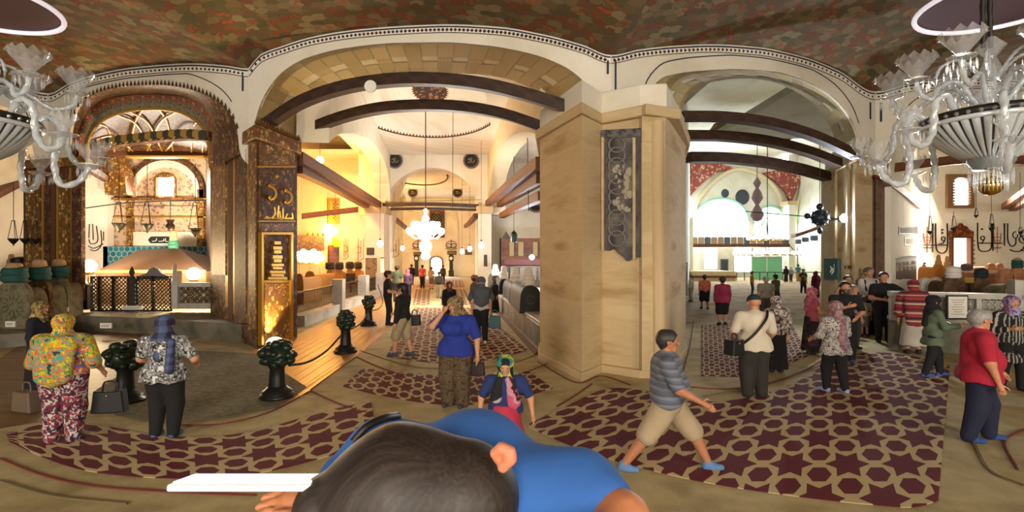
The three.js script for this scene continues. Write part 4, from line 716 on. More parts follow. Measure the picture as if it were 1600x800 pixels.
  const grille = thing('window_grille', 'dark pierced window grille high on the end wall', 'grille'); mesh('frame', plate(rectPts(671, 328, 694, 371), 57.7, 0.3, [archPts(674, 691, 338, 332, 368)]), M.timberRed, grille); latticePanel(grille, 674, 333, 691, 368, 57.75, 0.35, 0.05, M.iron);
  for (const [x, l] of [[651, 'tall dark longcase clock left of the bright door'], [705, 'tall dark longcase clock right of the bright door']]) {
    const g = thing('longcase_clock', l, 'clock', at(x, 432, 57)); mesh('case', mergeGeometries([boxAt(0.55, 0.7, 0.4, 0, 0.35, 0, 0.02), boxAt(0.38, 1.1, 0.3, 0, 1.2, 0, 0.02)]), M.black, g); mesh('hood', mergeGeometries([boxAt(0.52, 0.5, 0.38, 0, 1.98, 0, 0.02), new THREE.CylinderGeometry(0.26, 0.26, 0.36, 20).rotateX(PI / 2).translate(0, 2.22, 0)]), M.black, g); mesh('dial', new THREE.CylinderGeometry(0.18, 0.18, 0.03, 20).rotateX(PI / 2).translate(0, 2.02, 0.2), M.plasterWhite, g);
  }
  for (const [x, l] of [[653, 'red and black looped script left of the far chandelier'], [705, 'red and black looped script right of the far chandelier']]) {
    const s = thing('wall_script', l, 'calligraphy'); const loop = (cx, cy, rx, ry) => ({ p: span(0, 2 * PI, 14).map((a) => [cx + rx * Math.cos(a), cy + ry * Math.sin(a)]), w: 0.9 });
    mesh('black_strokes', ribbons([loop(x - 4, 384, 4, 3.5), loop(x + 4, 384, 4, 3.5), { p: [[x - 9, 388], [x, 390], [x + 9, 388]], w: 1 }, { p: [[x, 374], [x, 388]], w: 1 }], 57.8, 0.03), M.black, s); mesh('red_strokes', ribbons([loop(x, 382, 8, 5.5)], 57.75, 0.03), M.red, s);
  }
  for (const [x0, x1, y0, y1, l] of [[646, 660, 394, 400, 'small framed board above the left clock'], [699, 713, 392, 398, 'small framed board above the right clock'], [727, 737, 390, 398, 'dark small frame beside the far right clock']]) { const k = thing('framed_board', l, 'picture frame'); mesh('frame', boxPx(x0, y0, x1, y1, 57.88, 0.12), M.timber, k); mesh('panel', boxPx(x0 + 1.2, y0 + 1.2, x1 - 1.2, y1 - 1.2, 57.84, 0.06), std({ color: 0x7b745e }), k); }
}
// dark tie beams
function tieBeam(label, pts, w, h, mat = M.timber) { const b = thing('tie_beam', label, 'beam'); const P = polyPts(pts.map(([x, y]) => [x, y]), 24), n = 24; mesh('timber', beamGeo(P.map((p, i) => at(p.x, p.y, 1 / (1 / pts[0][2] + (1 / pts[pts.length - 1][2] - 1 / pts[0][2]) * i / n))), w, h, 28), mat, b); return b; }
{
  const b1 = tieBeam('nearest arched dark tie beam under the wide hall arch', [[414, 196, 13.3], [470, 160], [540, 136], [620, 125], [690, 125], [760, 133], [830, 150], [906, 174, 10.4]], 0.26, 0.26);
  mesh('round_cover', new THREE.CylinderGeometry(0.14, 0.14, 0.05, 20).rotateX(PI / 2).translate(...at(579, 135, 11.9).toArray()), M.plasterWhite, b1);
  tieBeam('second arched dark tie beam under the wide hall arch', [[460, 213, 15.2], [520, 188], [590, 170], [660, 165], [730, 168], [790, 179], [858, 202, 11.9]], 0.27, 0.26);
  tieBeam('upper brown beam of the pair across the golden arch', [[464, 246, 14.8], [520, 278], [592, 320, 31.5]], 0.34, 0.34, M.timberRed);
  tieBeam('lower brown beam of the pair across the golden arch', [[464, 262, 15.4], [516, 288], [574, 322, 32]], 0.34, 0.34, M.timberRed);
  tieBeam('slanting brown beam inside the golden room', [[472, 338, 31], [520, 332], [572, 326, 33]], 0.34, 0.34, M.timberRed);
  tieBeam('straight dark upper beam across the far hall arch', [[598, 320, 31.6], [672, 319], [748, 322, 31.6]], 0.22, 0.22, M.timber);
  tieBeam('straight dark lower beam across the far hall arch', [[598, 327, 32.6], [672, 326], [748, 328, 32.6]], 0.18, 0.16, M.timber);
  tieBeam('upper brown beam of the dim side arch', [[762, 318, 31], [800, 287], [846, 254, 13]], 0.3, 0.3, M.timberRed);
  tieBeam('middle brown beam of the dim side arch', [[780, 320, 31], [815, 298], [846, 278, 14]], 0.3, 0.3, M.timberRed);
  tieBeam('lowest brown beam of the dim side arch', [[784, 337, 31], [815, 321], [848, 306, 16]], 0.3, 0.3, M.timberRed);
  tieBeam('small beam in the second golden arch', [[604, 331, 33], [618, 343], [634, 356, 50]], 0.3, 0.3, M.timberRed);
  tieBeam('short beam at the right of the far bay', [[727, 354, 50], [736, 346], [744, 337, 33]], 0.3, 0.3, M.timberRed);
}
// golden room
const zO = planZ(430, 37, 640, 60);
{
  const g = struct('wall_golden', curtain(span(425, 640, 20), () => 130, () => 445, zO, 0.4), M.plaster, 'back wall of the golden lit room');
  struct('ceiling', boxAt(16, 0.3, 50, -15.5, 10.4, -38), M.plaster, 'vault of the golden lit room');
  struct('wall_golden', boxAt(0.4, 10.4, 40, -22, 5.2, -40), M.plaster, 'unseen outer side wall of the golden lit room');  // out of view, closes off the golden room
  const Z = (x) => zO(x) - 0.2;
  const panel = (n, x0, x1, y0, y1, m, off = 0.2) => curtain(span(x0, x1, 2), () => y0, () => y1, (x) => zO(x) - off, off * 0.8);
  const win = thing('window_grille', 'pierced plaster window above the golden room door', 'grille'); mesh('frame', panel('', 513, 531, 310, 350, 0, 0.2), M.goldPaint, win); mesh('panel', panel('', 516, 528, 314, 346, 0, 0.25), std({ color: 0xd8b06a }), win); latticePanel(win, 516, 314, 528, 346, zO(522) - 0.45, 0.3, 0.03, M.brownPaint);
  const d = struct('door_2', panel('', 514, 530, 383, 430), M.timberRed, 'brown door in the golden room'); mesh('door_arch', plate(archPts(513, 531, 384, 371, 386), zO(522) - 0.3, 0.12), M.goldPaint, d);
  const fr = thing('gilded_frieze', 'orange gilded frieze over the lit shrine lamps', 'panel'); mesh('panel', panel('', 462, 507, 368, 392, 0, 0.5), M.ornamentGold, fr); for (let i = 0; i < 6; i++) mesh('finial', new THREE.ConeGeometry(0.12, 0.3, 6).translate(...at(465 + i * 8, 365, zO(484) - 0.5).toArray()), M.gold, fr);
  for (const [x0, x1, y0, y1, l] of [[534, 545, 373, 405, 'dark gold script panel beside the brown door'], [551, 569, 373, 408, 'wide gold script panel next to the pillar'], [606, 624, 372, 402, 'gold script panel in the second golden arch']]) {
    const s = thing('wall_script', l, 'calligraphy'), st = []; for (let i = 0; i < 5; i++) { const x = x0 + 1 + i * (x1 - x0 - 2) / 4; st.push({ p: [[x, y0 + (i % 2) * 3], [x, y1 - 6 + (i % 3) * 2]], w: 0.9 }); } st.push({ p: [[x0, y1 - 4], [(x0 + x1) / 2, y1], [x1, y1 - 5]], w: 1 }, { p: span(0, 2 * PI, 10).map((a) => [(x0 + x1) / 2 + 4 * Math.cos(a), (y0 + y1) / 2 + 5 * Math.sin(a)]), w: 0.9 });
    mesh('strokes', ribbons(st, zO((x0 + x1) / 2) - 0.25, 0.03), std({ color: 0x8a5a1c, roughness: 0.5 }), s);
  }
  // shrine lamps: globes of a lit candelabrum
  const k = thing('lit_candelabrum', 'row of blazing globe lamps in the golden room', 'lamp'), gm = glowMat(0xfff0c8, 7), Zk = 33;
  const stem = mesh('stand', mergeGeometries([boxPx(462, 410, 506, 413, Zk, 0.15), ...[468, 484, 500].map((x) => boxPx(x - 0.8, 412, x + 0.8, 448, Zk, 0.1))]), M.gold, k);
  for (const [x, y] of [[466, 398], [474, 394], [482, 397], [490, 394], [498, 398], [503, 403], [470, 405], [478, 406], [487, 405], [495, 407]]) mesh('lamp_globe', new THREE.SphereGeometry(0.21, 14, 10).translate(...at(x, y, Zk).toArray()), gm, k);
  pointLight('candelabrum_light', at(484, 396, Zk - 1.2), WARM, 110, 30);
  const l2 = thing('hanging_lamp', 'bright bulb on the golden room wall by the door', 'lamp', at(524, 361, zO(524) - 1.2), 0); mesh('lamp_bulb', new THREE.SphereGeometry(0.2, 14, 10), glowMat(0xfff0c0, 6), l2); mesh('wire', bar(new V3(0, 0.1, 0), new V3(0, 5, 0), 0.015, 4), M.iron, l2); pointLight('bulb_light', at(524, 361, zO(524) - 1.2), WARM, 100, 10);
  pointLight('golden_vault_light', at(500, 250, 27), 0xffb860, 120, 20); const vl = thing('vault_lamp', 'bright lamp placed to light the golden room vault', 'lamp', at(500, 250, 27)); mesh('lamp_bulb', new THREE.SphereGeometry(0.2, 14, 10), glowMat(0xfff0c0, 4), vl); mesh('wire', bar(new V3(0, 0.1, 0), new V3(0, 3, 0), 0.015, 4), M.iron, vl);  // place and strength chosen to light the golden vault
  pointLight('second_arch_light', at(612, 350, 46), 0xffcf80, 60, 10); const vl2 = thing('vault_lamp', 'hanging lamp placed to light the second golden arch', 'lamp', at(612, 350, 46)); mesh('lamp_bulb', new THREE.SphereGeometry(0.2, 14, 10), glowMat(0xfff0c0, 4), vl2); mesh('wire', bar(new V3(0, 0.1, 0), new V3(0, 5, 0), 0.02, 4), M.iron, vl2);  // place and strength chosen to light the second arch
  // tombs behind the railing
  const amber = std({ color: 0x9a6a2a, roughness: 0.6 });
  const tm = (x0, x1, y0, y1, Z2, L, label, tl) => tomb(x0, x1, y0, y1, Z2, L, amber, amber, label, tl ? { label: tl, w: 0.55, h: 0.4, mat: std({ color: 0x2a241a }) } : null);
  tm(460, 474, 428, 462, 21, 2, 'small amber tomb at the carved pier end of the railing'); tm(476, 492, 424, 460, 25, 3, 'amber tomb under the blazing lamps');
  tm(510, 520, 420, 446, 29, 0.7, 'amber tomb with dark turban behind the first railing post', 'dark turban behind the first railing post'); tm(524, 535, 420, 444, 30, 0.7, 'amber tomb with dark turban between the railing posts', 'dark turban between the railing posts'); tm(541, 551, 419, 442, 31, 0.7, 'amber tomb with dark turban before the second railing post', 'dark turban before the second railing post'); tm(554, 564, 419, 440, 32, 0.7, 'amber tomb with dark turban next to the pillar', 'dark turban next to the pillar');
  const lg = thing('lectern_board', 'dark small sign board standing among the amber tombs', 'sign', at(548, 457, 28)); mesh('panel', boxAt(0.5, 0.6, 0.06, 0, 0.75, 0, 0.01), M.timber, lg); mesh('stand', boxAt(0.06, 0.5, 0.06, 0, 0.25, 0), M.timber, lg);
  // railing: stone kerb, stone posts, slim iron bars
  const r = thing('grave_railing', 'low stone and iron railing beside the wooden floor', 'railing'), zr = planZ(459, 16.6, 592, 30);
  const Y = (h) => (x) => 400 + (EYE - h) * FOCAL / zr(x);
  mesh('kerb', curtain(span(459, 594, 12), Y(0.36), Y(0), zr, 0.35), M.marble, r); mesh('top_rail', curtain(span(459, 594, 12), Y(1.12), Y(1.06), zr, 0.06), M.iron, r); mesh('bottom_rail', curtain(span(459, 594, 12), Y(0.46), Y(0.42), zr, 0.05), M.iron, r);
  for (const x of [522, 562, 590]) mesh('post', curtain(span(x - 3, x + 2.5, 2), Y(1.35), Y(0), (q) => zr(q) - 0.1, 0.4), M.marble, r);
  const A = at(460, 400, zr(460)), B = at(592, 400, zr(592)); for (let i = 0; i <= 110; i++) { const p = A.clone().lerp(B, i / 110); mesh('iron_bar', new THREE.CylinderGeometry(0.011, 0.011, 0.64, 5).translate(p.x, 0.76, p.z - 0.03), M.iron, r); }
  struct('trim', prism([[462, 17], [594, 30.4], [600, 50], [430, 38]], 0.3), M.stoneDark, 'raised floor behind the railing');
}
// ================================================================ dim side aisle with draped coffins
{
  struct('wall_aisle', plate(rectPts(755, 190, 900, 450), 34, 0.4), M.plaster, 'grey plaster wall of the dim side aisle');
  struct('ceiling', boxAt(8, 0.3, 24, 3, 8.6, -24), M.plaster, 'vault of the dim side aisle'); struct('wall_aisle', curtain(span(900, 1048, 3), topAt(planZ(1048, 15.4, 900, 34), 8.6), (x) => 400 + EYE * FOCAL / planZ(1048, 15.4, 900, 34)(x), planZ(1048, 15.4, 900, 34), 0.3), M.plaster, 'outer wall of the side aisle behind the centre pier');
  const plan = [[843, 12.8], [764, 27], [790, 31], [870, 31], [960, 16]];
  const pl = struct('trim', prism(plan, 0.55), M.stoneDark, 'dark stone platform under the draped coffins'); mesh('top_slab', prism([[846, 12.7], [763, 26.9], [789, 31.1], [874, 31.1], [964, 15.9]], 0.06, 0.57), M.marble, pl);
  struct('trim', floorPoly([[842, 552], [764, 470], [761, 471], [836, 556]], 0.003, 0.05), M.timberRed, 'thin wooden strip at the foot of the platform');
  const dark = std({ map: noiseTex(128, 128, 0.6, 0.6, ['#12150f', '#1c2119', '#272c22'], 4, 4), roughness: 0.7 }), emb = std({ color: 0x6f6128, roughness: 0.6, metalness: 0.2 });
  const coffin = (x0, x1, yT, yB, Z, L, yaw, label, tl) => {
    const a = at(x0, yB, Z), b = at(x1, yT, Z), w = b.x - a.x, h = b.y - a.y, g = thing('draped_coffin', label, 'coffin', new V3((a.x + b.x) / 2, 0.63, -Z), yaw, 'dark draped coffins');
    const s = new THREE.Shape(); s.moveTo(-w / 2, 0); s.lineTo(-w * 0.46, h * 0.6); s.quadraticCurveTo(-w * 0.42, h, 0, h); s.quadraticCurveTo(w * 0.42, h, w * 0.46, h * 0.6); s.lineTo(w / 2, 0); s.closePath();
    mesh('drape', autoUV(new THREE.ExtrudeGeometry(s, { depth: L, bevelEnabled: true, bevelSize: 0.03, bevelThickness: 0.03, bevelSegments: 2 }).translate(0, 0, -L)), dark, g);
    mesh('embroidered_disc', new THREE.TorusGeometry(w * 0.2, 0.02, 6, 24).translate(0, h * 0.48, 0.04), std({ color: 0x4a4a3c }), g);
    mesh('gold_embroidery', mergeGeometries(span(0, 9, 9).map((i) => new THREE.SphereGeometry(0.05, 6, 5).scale(0.4, 2.2, 1).translate(-w * 0.5, h * 0.18 + (i % 3) * 0.05, -0.5 - i * 0.12))), emb, g);
    mesh('white_sash', boxAt(w * 0.5, 0.02, 0.9, 0, h + 0.02, -0.6), whiteCloth, g);
    const t = thing('turban', tl, 'turban', new V3((a.x + b.x) / 2 + Math.sin(yaw) * -0.5, 0.63 + h, -Z - 0.45), yaw, 'white turbans on the coffins'); mesh('wrap', turbanGeo(0.42, 0.32), whiteCloth, t); mesh('cap', capGeo(0.13, 0.32).translate(0, 0.26, 0), whiteCloth, t);
  };
  coffin(813, 845, 446, 486, 15.2, 3, 0.1, 'nearest dark green draped coffin with gold embroidery', 'white turban on the nearest dark coffin'); coffin(797, 818, 442, 472, 18.5, 3, 0.1, 'second dark draped coffin behind the nearest one', 'white turban on the second dark coffin'); coffin(780, 797, 440, 464, 22, 3, 0.1, 'third dark draped coffin next to the seated visitors', 'white turban on the third dark coffin'); coffin(768, 782, 438, 460, 25, 3, 0.1, 'farthest dark draped coffin by the far pillar', 'white turban on the farthest dark coffin');
  const sh = thing('display_case', 'wooden display case with red lattice top in the side aisle', 'cabinet'); mesh('body', boxPx(790, 414, 860, 449, 27, 0.8), M.timber, sh); mesh('top_lattice', boxPx(788, 405, 862, 414, 26.8, 1), std({ color: 0x4a221c }), sh);
  for (const x of [797, 812, 827, 842]) mesh('panel', boxPx(x, 417, x + 11, 438, 26.9, 0.15), std({ color: 0x5c5242 }), sh);
  const bk = thing('wooden_screen', 'brown wooden screen with framed sheets in the side aisle', 'screen'); mesh('board', boxPx(783, 372, 862, 444, 30, 0.3), M.timberRed, bk); for (const [x0, x1] of [[796, 803], [810, 818], [833, 840]]) mesh('sheet', boxPx(x0, 378, x1, 400, 29.9, 0.12), std({ color: 0x9a8a62 }), bk); mesh('crest', plate([[784, 373], [788, 366], [791, 361], [794, 366], [798, 373]], 29.9, 0.15), M.timber, bk);
  const doorD = struct('door_3', boxPx(781, 372, 793, 430, 33.8, 0.15), M.timber, 'dark door in the side aisle');
  const lan = thing('hanging_lantern', 'teal glass lantern hanging in the dim side aisle', 'lamp', at(803, 371, 24)); mesh('glass', lathe([[0.14, -0.22], [0.17, -0.2], [0.17, 0.14], [0.1, 0.2]], 14), std({ color: 0x2c4a46, roughness: 0.3 }), lan); mesh('cap', new THREE.ConeGeometry(0.16, 0.16, 12).translate(0, 0.26, 0), M.iron, lan); mesh('wire', bar(new V3(0, 0.3, 0), new V3(0, 3.8, 0), 0.012, 4), M.iron, lan);
  pointLight('aisle_lamp', at(831, 402, 25), 0xe8f0ff, 40, 6); const al = thing('spot_lamp', 'star bright white lamp over the display case', 'lamp', at(831, 402, 25)); mesh('lamp_bulb', new THREE.SphereGeometry(0.13, 12, 10), glowMat(0xffffff, 9), al); mesh('bracket', boxAt(0.05, 0.2, 0.05, 0, -0.18, 0), M.iron, al);
}
// hall chandelier and small teal lamps
{
  const Z = 24, c = thing('far_chandelier', 'blazing white chandelier hanging in the hall', 'chandelier', at(665, 325, Z)), gm = glowMat(0xfff4dc, 6), g2 = phys({ color: 0xf3eee2, transmission: 0.4, roughness: 0.15, thickness: 0 });
  mesh('rod', bar(new V3(0, 0, 0), new V3(0, 5.6, 0), 0.025, 6), M.iron, c); mesh('stem', lathe([[0.03, 0], [0.12, -0.1], [0.06, -0.3], [0.2, -0.5], [0.08, -0.7], [0.25, -1.0], [0.4, -1.2], [0.1, -1.4], [0.3, -1.7], [0.26, -2.0], [0.05, -2.3]], 20), g2, c);
  for (let k = 0; k < 16; k++) { const a = k / 16 * 2 * PI, r = k % 2 ? 0.78 : 0.56, y = k % 2 ? -1.25 : -0.95; const arm = mesh('arm', tube([new V3(0, -1.1, 0), new V3(Math.cos(a) * r * 0.6, y - 0.2, Math.sin(a) * r * 0.6), new V3(Math.cos(a) * r, y, Math.sin(a) * r)], 0.02, 10, 5), g2, c); mesh('lamp_shade', lathe([[0.05, 0], [0.12, 0.08], [0.14, 0.2], [0.1, 0.3]], 12).translate(Math.cos(a) * r, y, Math.sin(a) * r), gm, arm); }
  mesh('lower_globe', new THREE.SphereGeometry(0.3, 18, 12).scale(1, 0.6, 1).translate(0, -1.8, 0), gm, c); mesh('lower_globe', new THREE.SphereGeometry(0.22, 18, 12).scale(1, 0.8, 1).translate(0, -2.25, 0), gm, c);
  pointLight('chandelier_light', at(665, 366, Z), 0xfff6ea, 165, 34);
  for (const [x0, y0, x1, y1, zz, l] of [[708, 172, 707, 330, 23, 'long thin wire hanging right of the blazing chandelier'], [597, 316, 751, 312, 31.7, 'thin wire stretched across the far hall arch'], [824, 215, 826, 330, 16.5, 'thin wire hanging in the dim side arch']]) { const wt = thing('lamp_wire', l, 'wire'); mesh('wire', bar(at(x0, y0, zz), at(x1, y1, zz), 0.012, 4), M.iron, wt); }
  for (const [x, y, zz, col, l] of [[594, 381, 28, 0xbff4ff, 'bright cyan lamp hanging before the left hall pillar'], [629, 388, 38, 0xd8fbff, 'small cyan lamp hanging before the second arch'], [752, 383, 28, 0xe8fbff, 'white lamp by the right hall pillar'], [734, 389, 34, 0xbff4ff, 'cyan lamp left of the right hall pillar'], [722, 393, 36, 0xe8fbff, 'pale lamp near the right clock']]) {
    const g = thing('glass_lamp', l, 'lamp', at(x, y, zz), 0, 'small glass lamps of the hall'); mesh('lamp_globe', lathe([[0.02, -0.2], [0.12, -0.14], [0.17, 0], [0.12, 0.12], [0.09, 0.2]], 14), glowMat(col, 3.5), g); mesh('cap', new THREE.ConeGeometry(0.1, 0.12, 10).translate(0, 0.26, 0), M.iron, g); mesh('wire', bar(new V3(0, 0.3, 0), new V3(0, 5.7, 0), 0.01, 4), M.iron, g);
  }
  for (const [x0, x1, y0, y1, Zp, l] of [[573, 584, 387, 398, 31.5, 'small dark picture on the left hall pillar'], [756, 761, 398, 416, 31.5, 'narrow wooden board on the right hall pillar']]) { const k = thing('framed_picture', l, 'picture frame'); mesh('frame', boxPx(x0, y0, x1, y1, Zp, 0.1), M.timber, k); mesh('panel', boxPx(x0 + 1.2, y0 + 1.2, x1 - 1.2, y1 - 1.2, Zp - 0.03, 0.05), std({ color: 0x4f4a40 }), k); }
  solo('tile_panel', 'patterned tile panel on the foot of the left hall pillar', 'panel', boxPx(571, 403, 588, 445, 31.3, 0.15), std({ map: ornPaleTex, color: 0xb0a898 }));
  const gp = thing('glow_panel', 'narrow glowing golden panel beside the left hall pillar', 'lamp'); mesh('glowing_face', boxPx(595, 404, 599, 458.5, 31.2, 0.1), glowMat(0xffc060, 1.6), gp); mesh('frame', boxPx(594, 402, 600, 404, 31.1, 0.15), M.gold, gp);  // golden light put into the panel material as glow
}
// ================================================================ mosque hall seen through the right arch
tieBeam('topmost dark beam under the mosque arch', [[1064, 182, 12.4], [1130, 183], [1200, 192], [1270, 212], [1338, 243, 14]], 0.26, 0.22);
tieBeam('middle dark beam under the mosque arch', [[1069, 212, 13.6], [1130, 213], [1200, 221], [1260, 236], [1310, 255, 15.8]], 0.28, 0.25);
tieBeam('lowest dark beam under the mosque arch', [[1075, 246, 15], [1130, 247], [1190, 253], [1245, 263], [1292, 276, 17.4]], 0.32, 0.29);
{
  const Z = 55, wallM = std({ map: M.plasterWhite.map, color: 0xf2f4f0 });
  struct('wall_mosque', plate(rectPts(1040, 120, 1330, 446), Z, 0.5, [archPts(1084, 1170, 345, 310, 372), archPts(1178, 1229, 350, 322, 372), archPts(1246, 1281, 345, 316, 362), rectPts(1101, 388, 1121, 420), rectPts(1148, 386, 1174, 425), rectPts(1178, 388, 1196, 404), rectPts(1223, 386, 1234, 420), rectPts(1245, 386, 1280, 424)]), wallM, 'white far wall of the mosque hall with bright windows');
  struct('ceiling', boxAt(30, 0.3, 38, 19, 13.2, -37), M.plaster, 'high vault of the mosque hall');
  struct('wall_mosque', boxAt(0.5, 13, 36, 31, 6.5, -38), wallM, 'outer side wall of the mosque hall'); struct('wall_mosque', curtain(span(1062, 1078, 3), () => 100, () => 445, planZ(1062, 15.3, 1078, 55), 0.4), wallM, 'side wall between hall and mosque');
  const glass = [0xdff2ff, 5];
  [[archPts(1084, 1170, 345, 310, 372), 'wide glaring arched window of the mosque hall', 4], [archPts(1178, 1229, 350, 322, 372), 'greenish arched window beside the glaring one', 1.4, 0xbff5dd], [archPts(1246, 1281, 345, 316, 362), 'bright arched window at the hanging ball', 3.2]].forEach(([p, l, i, c = glass[0]]) => {
    const w = struct('window', plate(p, Z + 0.3, 0.04), glowMat(c, i), l), xs = p.map((q) => q[0]), ys = p.map((q) => q[1]), x0 = Math.min(...xs), x1 = Math.max(...xs), y1 = Math.max(...ys);
    mesh('window_arch', tube(p.slice(1, -1).map(([x, y]) => at(x, y, Z - 0.05)), 0.13, 40, 6), std({ color: 0x9fd8c4 }), w); for (let k = 1; k < 4; k++) mesh('mullion', boxPx(x0 + (x1 - x0) * k / 4 - 0.4, Math.min(...ys) + 8, x0 + (x1 - x0) * k / 4 + 0.4, y1, Z + 0.15, 0.1), wallM, w);
  });
  [[1101, 388, 1121, 420], [1148, 386, 1174, 425], [1178, 388, 1196, 404], [1223, 386, 1234, 420], [1245, 386, 1280, 424]].forEach(([a, b, c, d], i) => { const w = struct('window', plate(rectPts(a - 1.5, b - 1.5, c + 1.5, d + 1), Z - 0.1, 0.3, [rectPts(a, b, c, d)]), wallM, ['low bright window above the mosque platform', 'tall bright opening beside the mosque chandelier', 'small bright window under the gallery', 'narrow bright window by the mosque column', 'wide bright window beyond the hanging ball'][i]); mesh('window_glass', boxPx(a, b, c, d, Z + 0.3, 0.03), glowMat(0xeef8ff, [3, 4, 3, 2, 2.6][i]), w); });
  // painted red pendentives with pale scrolls
  const redTex = canvasTex(512, 512, 3.4, 3.4, arabesque('#9a4a46', ['#d8c9a8', '#c9b896', '#b98a70'], ['#d8c9a8', '#7a3a3a'], 120, 0.7)), redMat = std({ map: redTex, roughness: 0.9 });
  struct('trim', plate([[1077, 308], [1079, 262], [1083, 226], [1100, 240], [1122, 254], [1150, 263], [1125, 268], [1105, 280], [1090, 294]], Z - 0.4, 0.35), redMat, 'red scroll painted pendentive at the centre pier');
  struct('trim', plate([[1192, 270], [1236, 262], [1274, 248], [1258, 270], [1246, 295], [1236, 318], [1228, 300], [1212, 283]], Z - 0.4, 0.35), redMat, 'red scroll painted pendentive above the hanging ball');
  struct('trim', new THREE.SphereGeometry(0.55, 16, 12).translate(...at(1235, 321, Z - 0.6).toArray()), redMat, 'round boss under the red pendentive');
  struct('trim', tube(polyPts([[1079, 352], [1090, 315], [1115, 284], [1150, 264], [1190, 275], [1215, 300], [1230, 352]], 40).map((p) => at(p.x, p.y, Z - 0.2)), 0.22, 60, 6), M.vaultStone, 'great arch line in the mosque hall');
  struct('trim', tube(polyPts([[1240, 352], [1246, 318], [1260, 285], [1282, 262]], 20).map((p) => at(p.x, p.y, Z - 0.2)), 0.22, 30, 6), M.vaultStone, 'second great arch line in the mosque hall');
  struct('trim', plate([[1108, 206], [1118, 192], [1150, 190], [1200, 195], [1240, 207], [1246, 214], [1225, 222], [1190, 216], [1150, 213], [1120, 214]], 38, 0.3), M.ceilingPaint, 'dark painted dome patch between the mosque beams');
  for (const [x, y] of [[1104, 231], [1162, 228]]) struct('trim', plate(rectPts(x - 8, y - 6, x + 8, y + 6), 54, 0.1, [rectPts(x - 5, y - 3, x + 5, y + 3)]), std({ color: 0xb58a80 }), 'pale red painted cartouche in the mosque vault');
  for (const [x, y, r, l] of [[1133, 302, 0.42, 'dark oval roundel over the glaring window'], [1160, 308, 0.75, 'tall dark roundel over the glaring window'], [1272, 292, 0.4, 'dark roundel above the hanging ball']]) solo('roundel', l, 'roundel', new THREE.SphereGeometry(r, 20, 14).scale(1, 1.1, 0.15).translate(...at(x, y, Z - 0.05).toArray()), std({ color: 0x3d4552 }));
  const top = struct('window', boxPx(1223, 240, 1232, 252, 54, 0.1), glowMat(0xf4f0ff, 5), 'small bright window between the mosque beams');
  // gallery, columns and platform
  const gal = thing('gallery', 'wooden gallery balcony under the mosque windows', 'gallery'); mesh('floor_edge', boxPx(1080, 381, 1234, 386, 52, 1.5), M.timberRed, gal);
  for (let i = 0; i < 15; i++) mesh('panel', boxPx(1081 + i * 10.2, 370, 1090 + i * 10.2, 381, 52, 0.15), i % 3 === 2 ? std({ color: 0x51626e }) : std({ color: 0xa08a72 }), gal);
  mesh('floor_edge', plate([[1243, 366], [1284, 352], [1284, 357], [1243, 371]], 50, 0.8), M.timberRed, gal);
  const col = struct('pillar', boxPx(1233, 318, 1243, 438, 53, 1.2), wallM, 'white column between the mosque windows'); mesh('capital', boxPx(1231, 314, 1245, 320, 52.8, 1.6), M.stone, col);
  struct('pillar', boxPx(1074, 340, 1083, 440, 50, 1.2), wallM, 'white column beside the centre pier');
  struct('trim', boxPx(1084, 424, 1150, 442, 47, 5), M.stone, 'low stone platform in the mosque hall'); struct('trim', boxPx(1082, 431, 1152, 434, 46.9, 0.1), M.timberRed, 'wooden edge of the mosque platform');
  const dd = struct('door_4', boxPx(1127, 405, 1138, 425, Z - 0.2, 0.2), std({ color: 0x4a5560 }), 'dark door above the mosque platform'); mesh('door_panel', boxPx(1129, 408, 1136, 423, Z - 0.3, 0.1), std({ color: 0x36404c }), dd);
  const gr = thing('green_screen', 'pale green cloth screen at the end of the mosque', 'screen'); mesh('cloth', boxPx(1175, 402, 1222, 436.8, 50, 0.1), std({ color: 0x7fc79a }), gr); mesh('frame', mergeGeometries([boxPx(1174, 400, 1223, 402, 49.9, 0.2), boxPx(1198, 402, 1199, 426, 49.9, 0.15)]), wallM, gr);
  const fence = thing('low_fence', 'low dark fence across the mosque floor', 'fence'); mesh('rail', boxPx(1150, 425, 1285, 426, 47.6, 0.08), M.iron, fence); for (let x = 1151; x < 1285; x += 12) mesh('post', boxPx(x, 425, x + 0.8, 438.5, 47.6, 0.08), M.iron, fence);
  for (const [x0, y0, x1, y1, l] of [[1245, 374, 1252, 381, 'first dark monitor screen on the mosque beam'], [1255, 371, 1264, 378, 'middle dark monitor screen on the mosque beam'], [1268, 368, 1278, 376, 'largest dark monitor screen on the mosque beam']]) { const m = thing('monitor', l, 'monitor'); mesh('case', boxPx(x0, y0, x1, y1, 49.8, 0.25), M.black, m); mesh('display', boxPx(x0 + 0.8, y0 + 0.8, x1 - 0.8, y1 - 0.8, 49.77, 0.05), std({ color: 0x46566a, roughness: 0.2 }), m); }
  const ch = thing('ring_chandelier', 'bright ring chandelier low in the mosque hall', 'chandelier', at(1199, 380, 44)), gm = glowMat(0xfff2dc, 5);
  for (const [r, y, n] of [[1.5, 0.3, 16], [2.6, -1.0, 26]]) { mesh('ring', new THREE.TorusGeometry(r, 0.06, 6, 40).rotateX(PI / 2).translate(0, y, 0), M.gold, ch); for (let k = 0; k < n; k++) { const a = k / n * 2 * PI; mesh('lamp_globe', new THREE.SphereGeometry(0.17, 10, 8).translate(Math.cos(a) * r, y + 0.15, Math.sin(a) * r), gm, ch); } }
  mesh('chain', bar(new V3(0, 0.3, 0), new V3(0, 9.8, 0), 0.04, 5), M.iron, ch); for (let k = 0; k < 6; k++) { const a = k / 6 * 2 * PI; mesh('stay', bar(new V3(0, 2.2, 0), new V3(Math.cos(a) * 2.6, -1, Math.sin(a) * 2.6), 0.02, 4), M.iron, ch); }
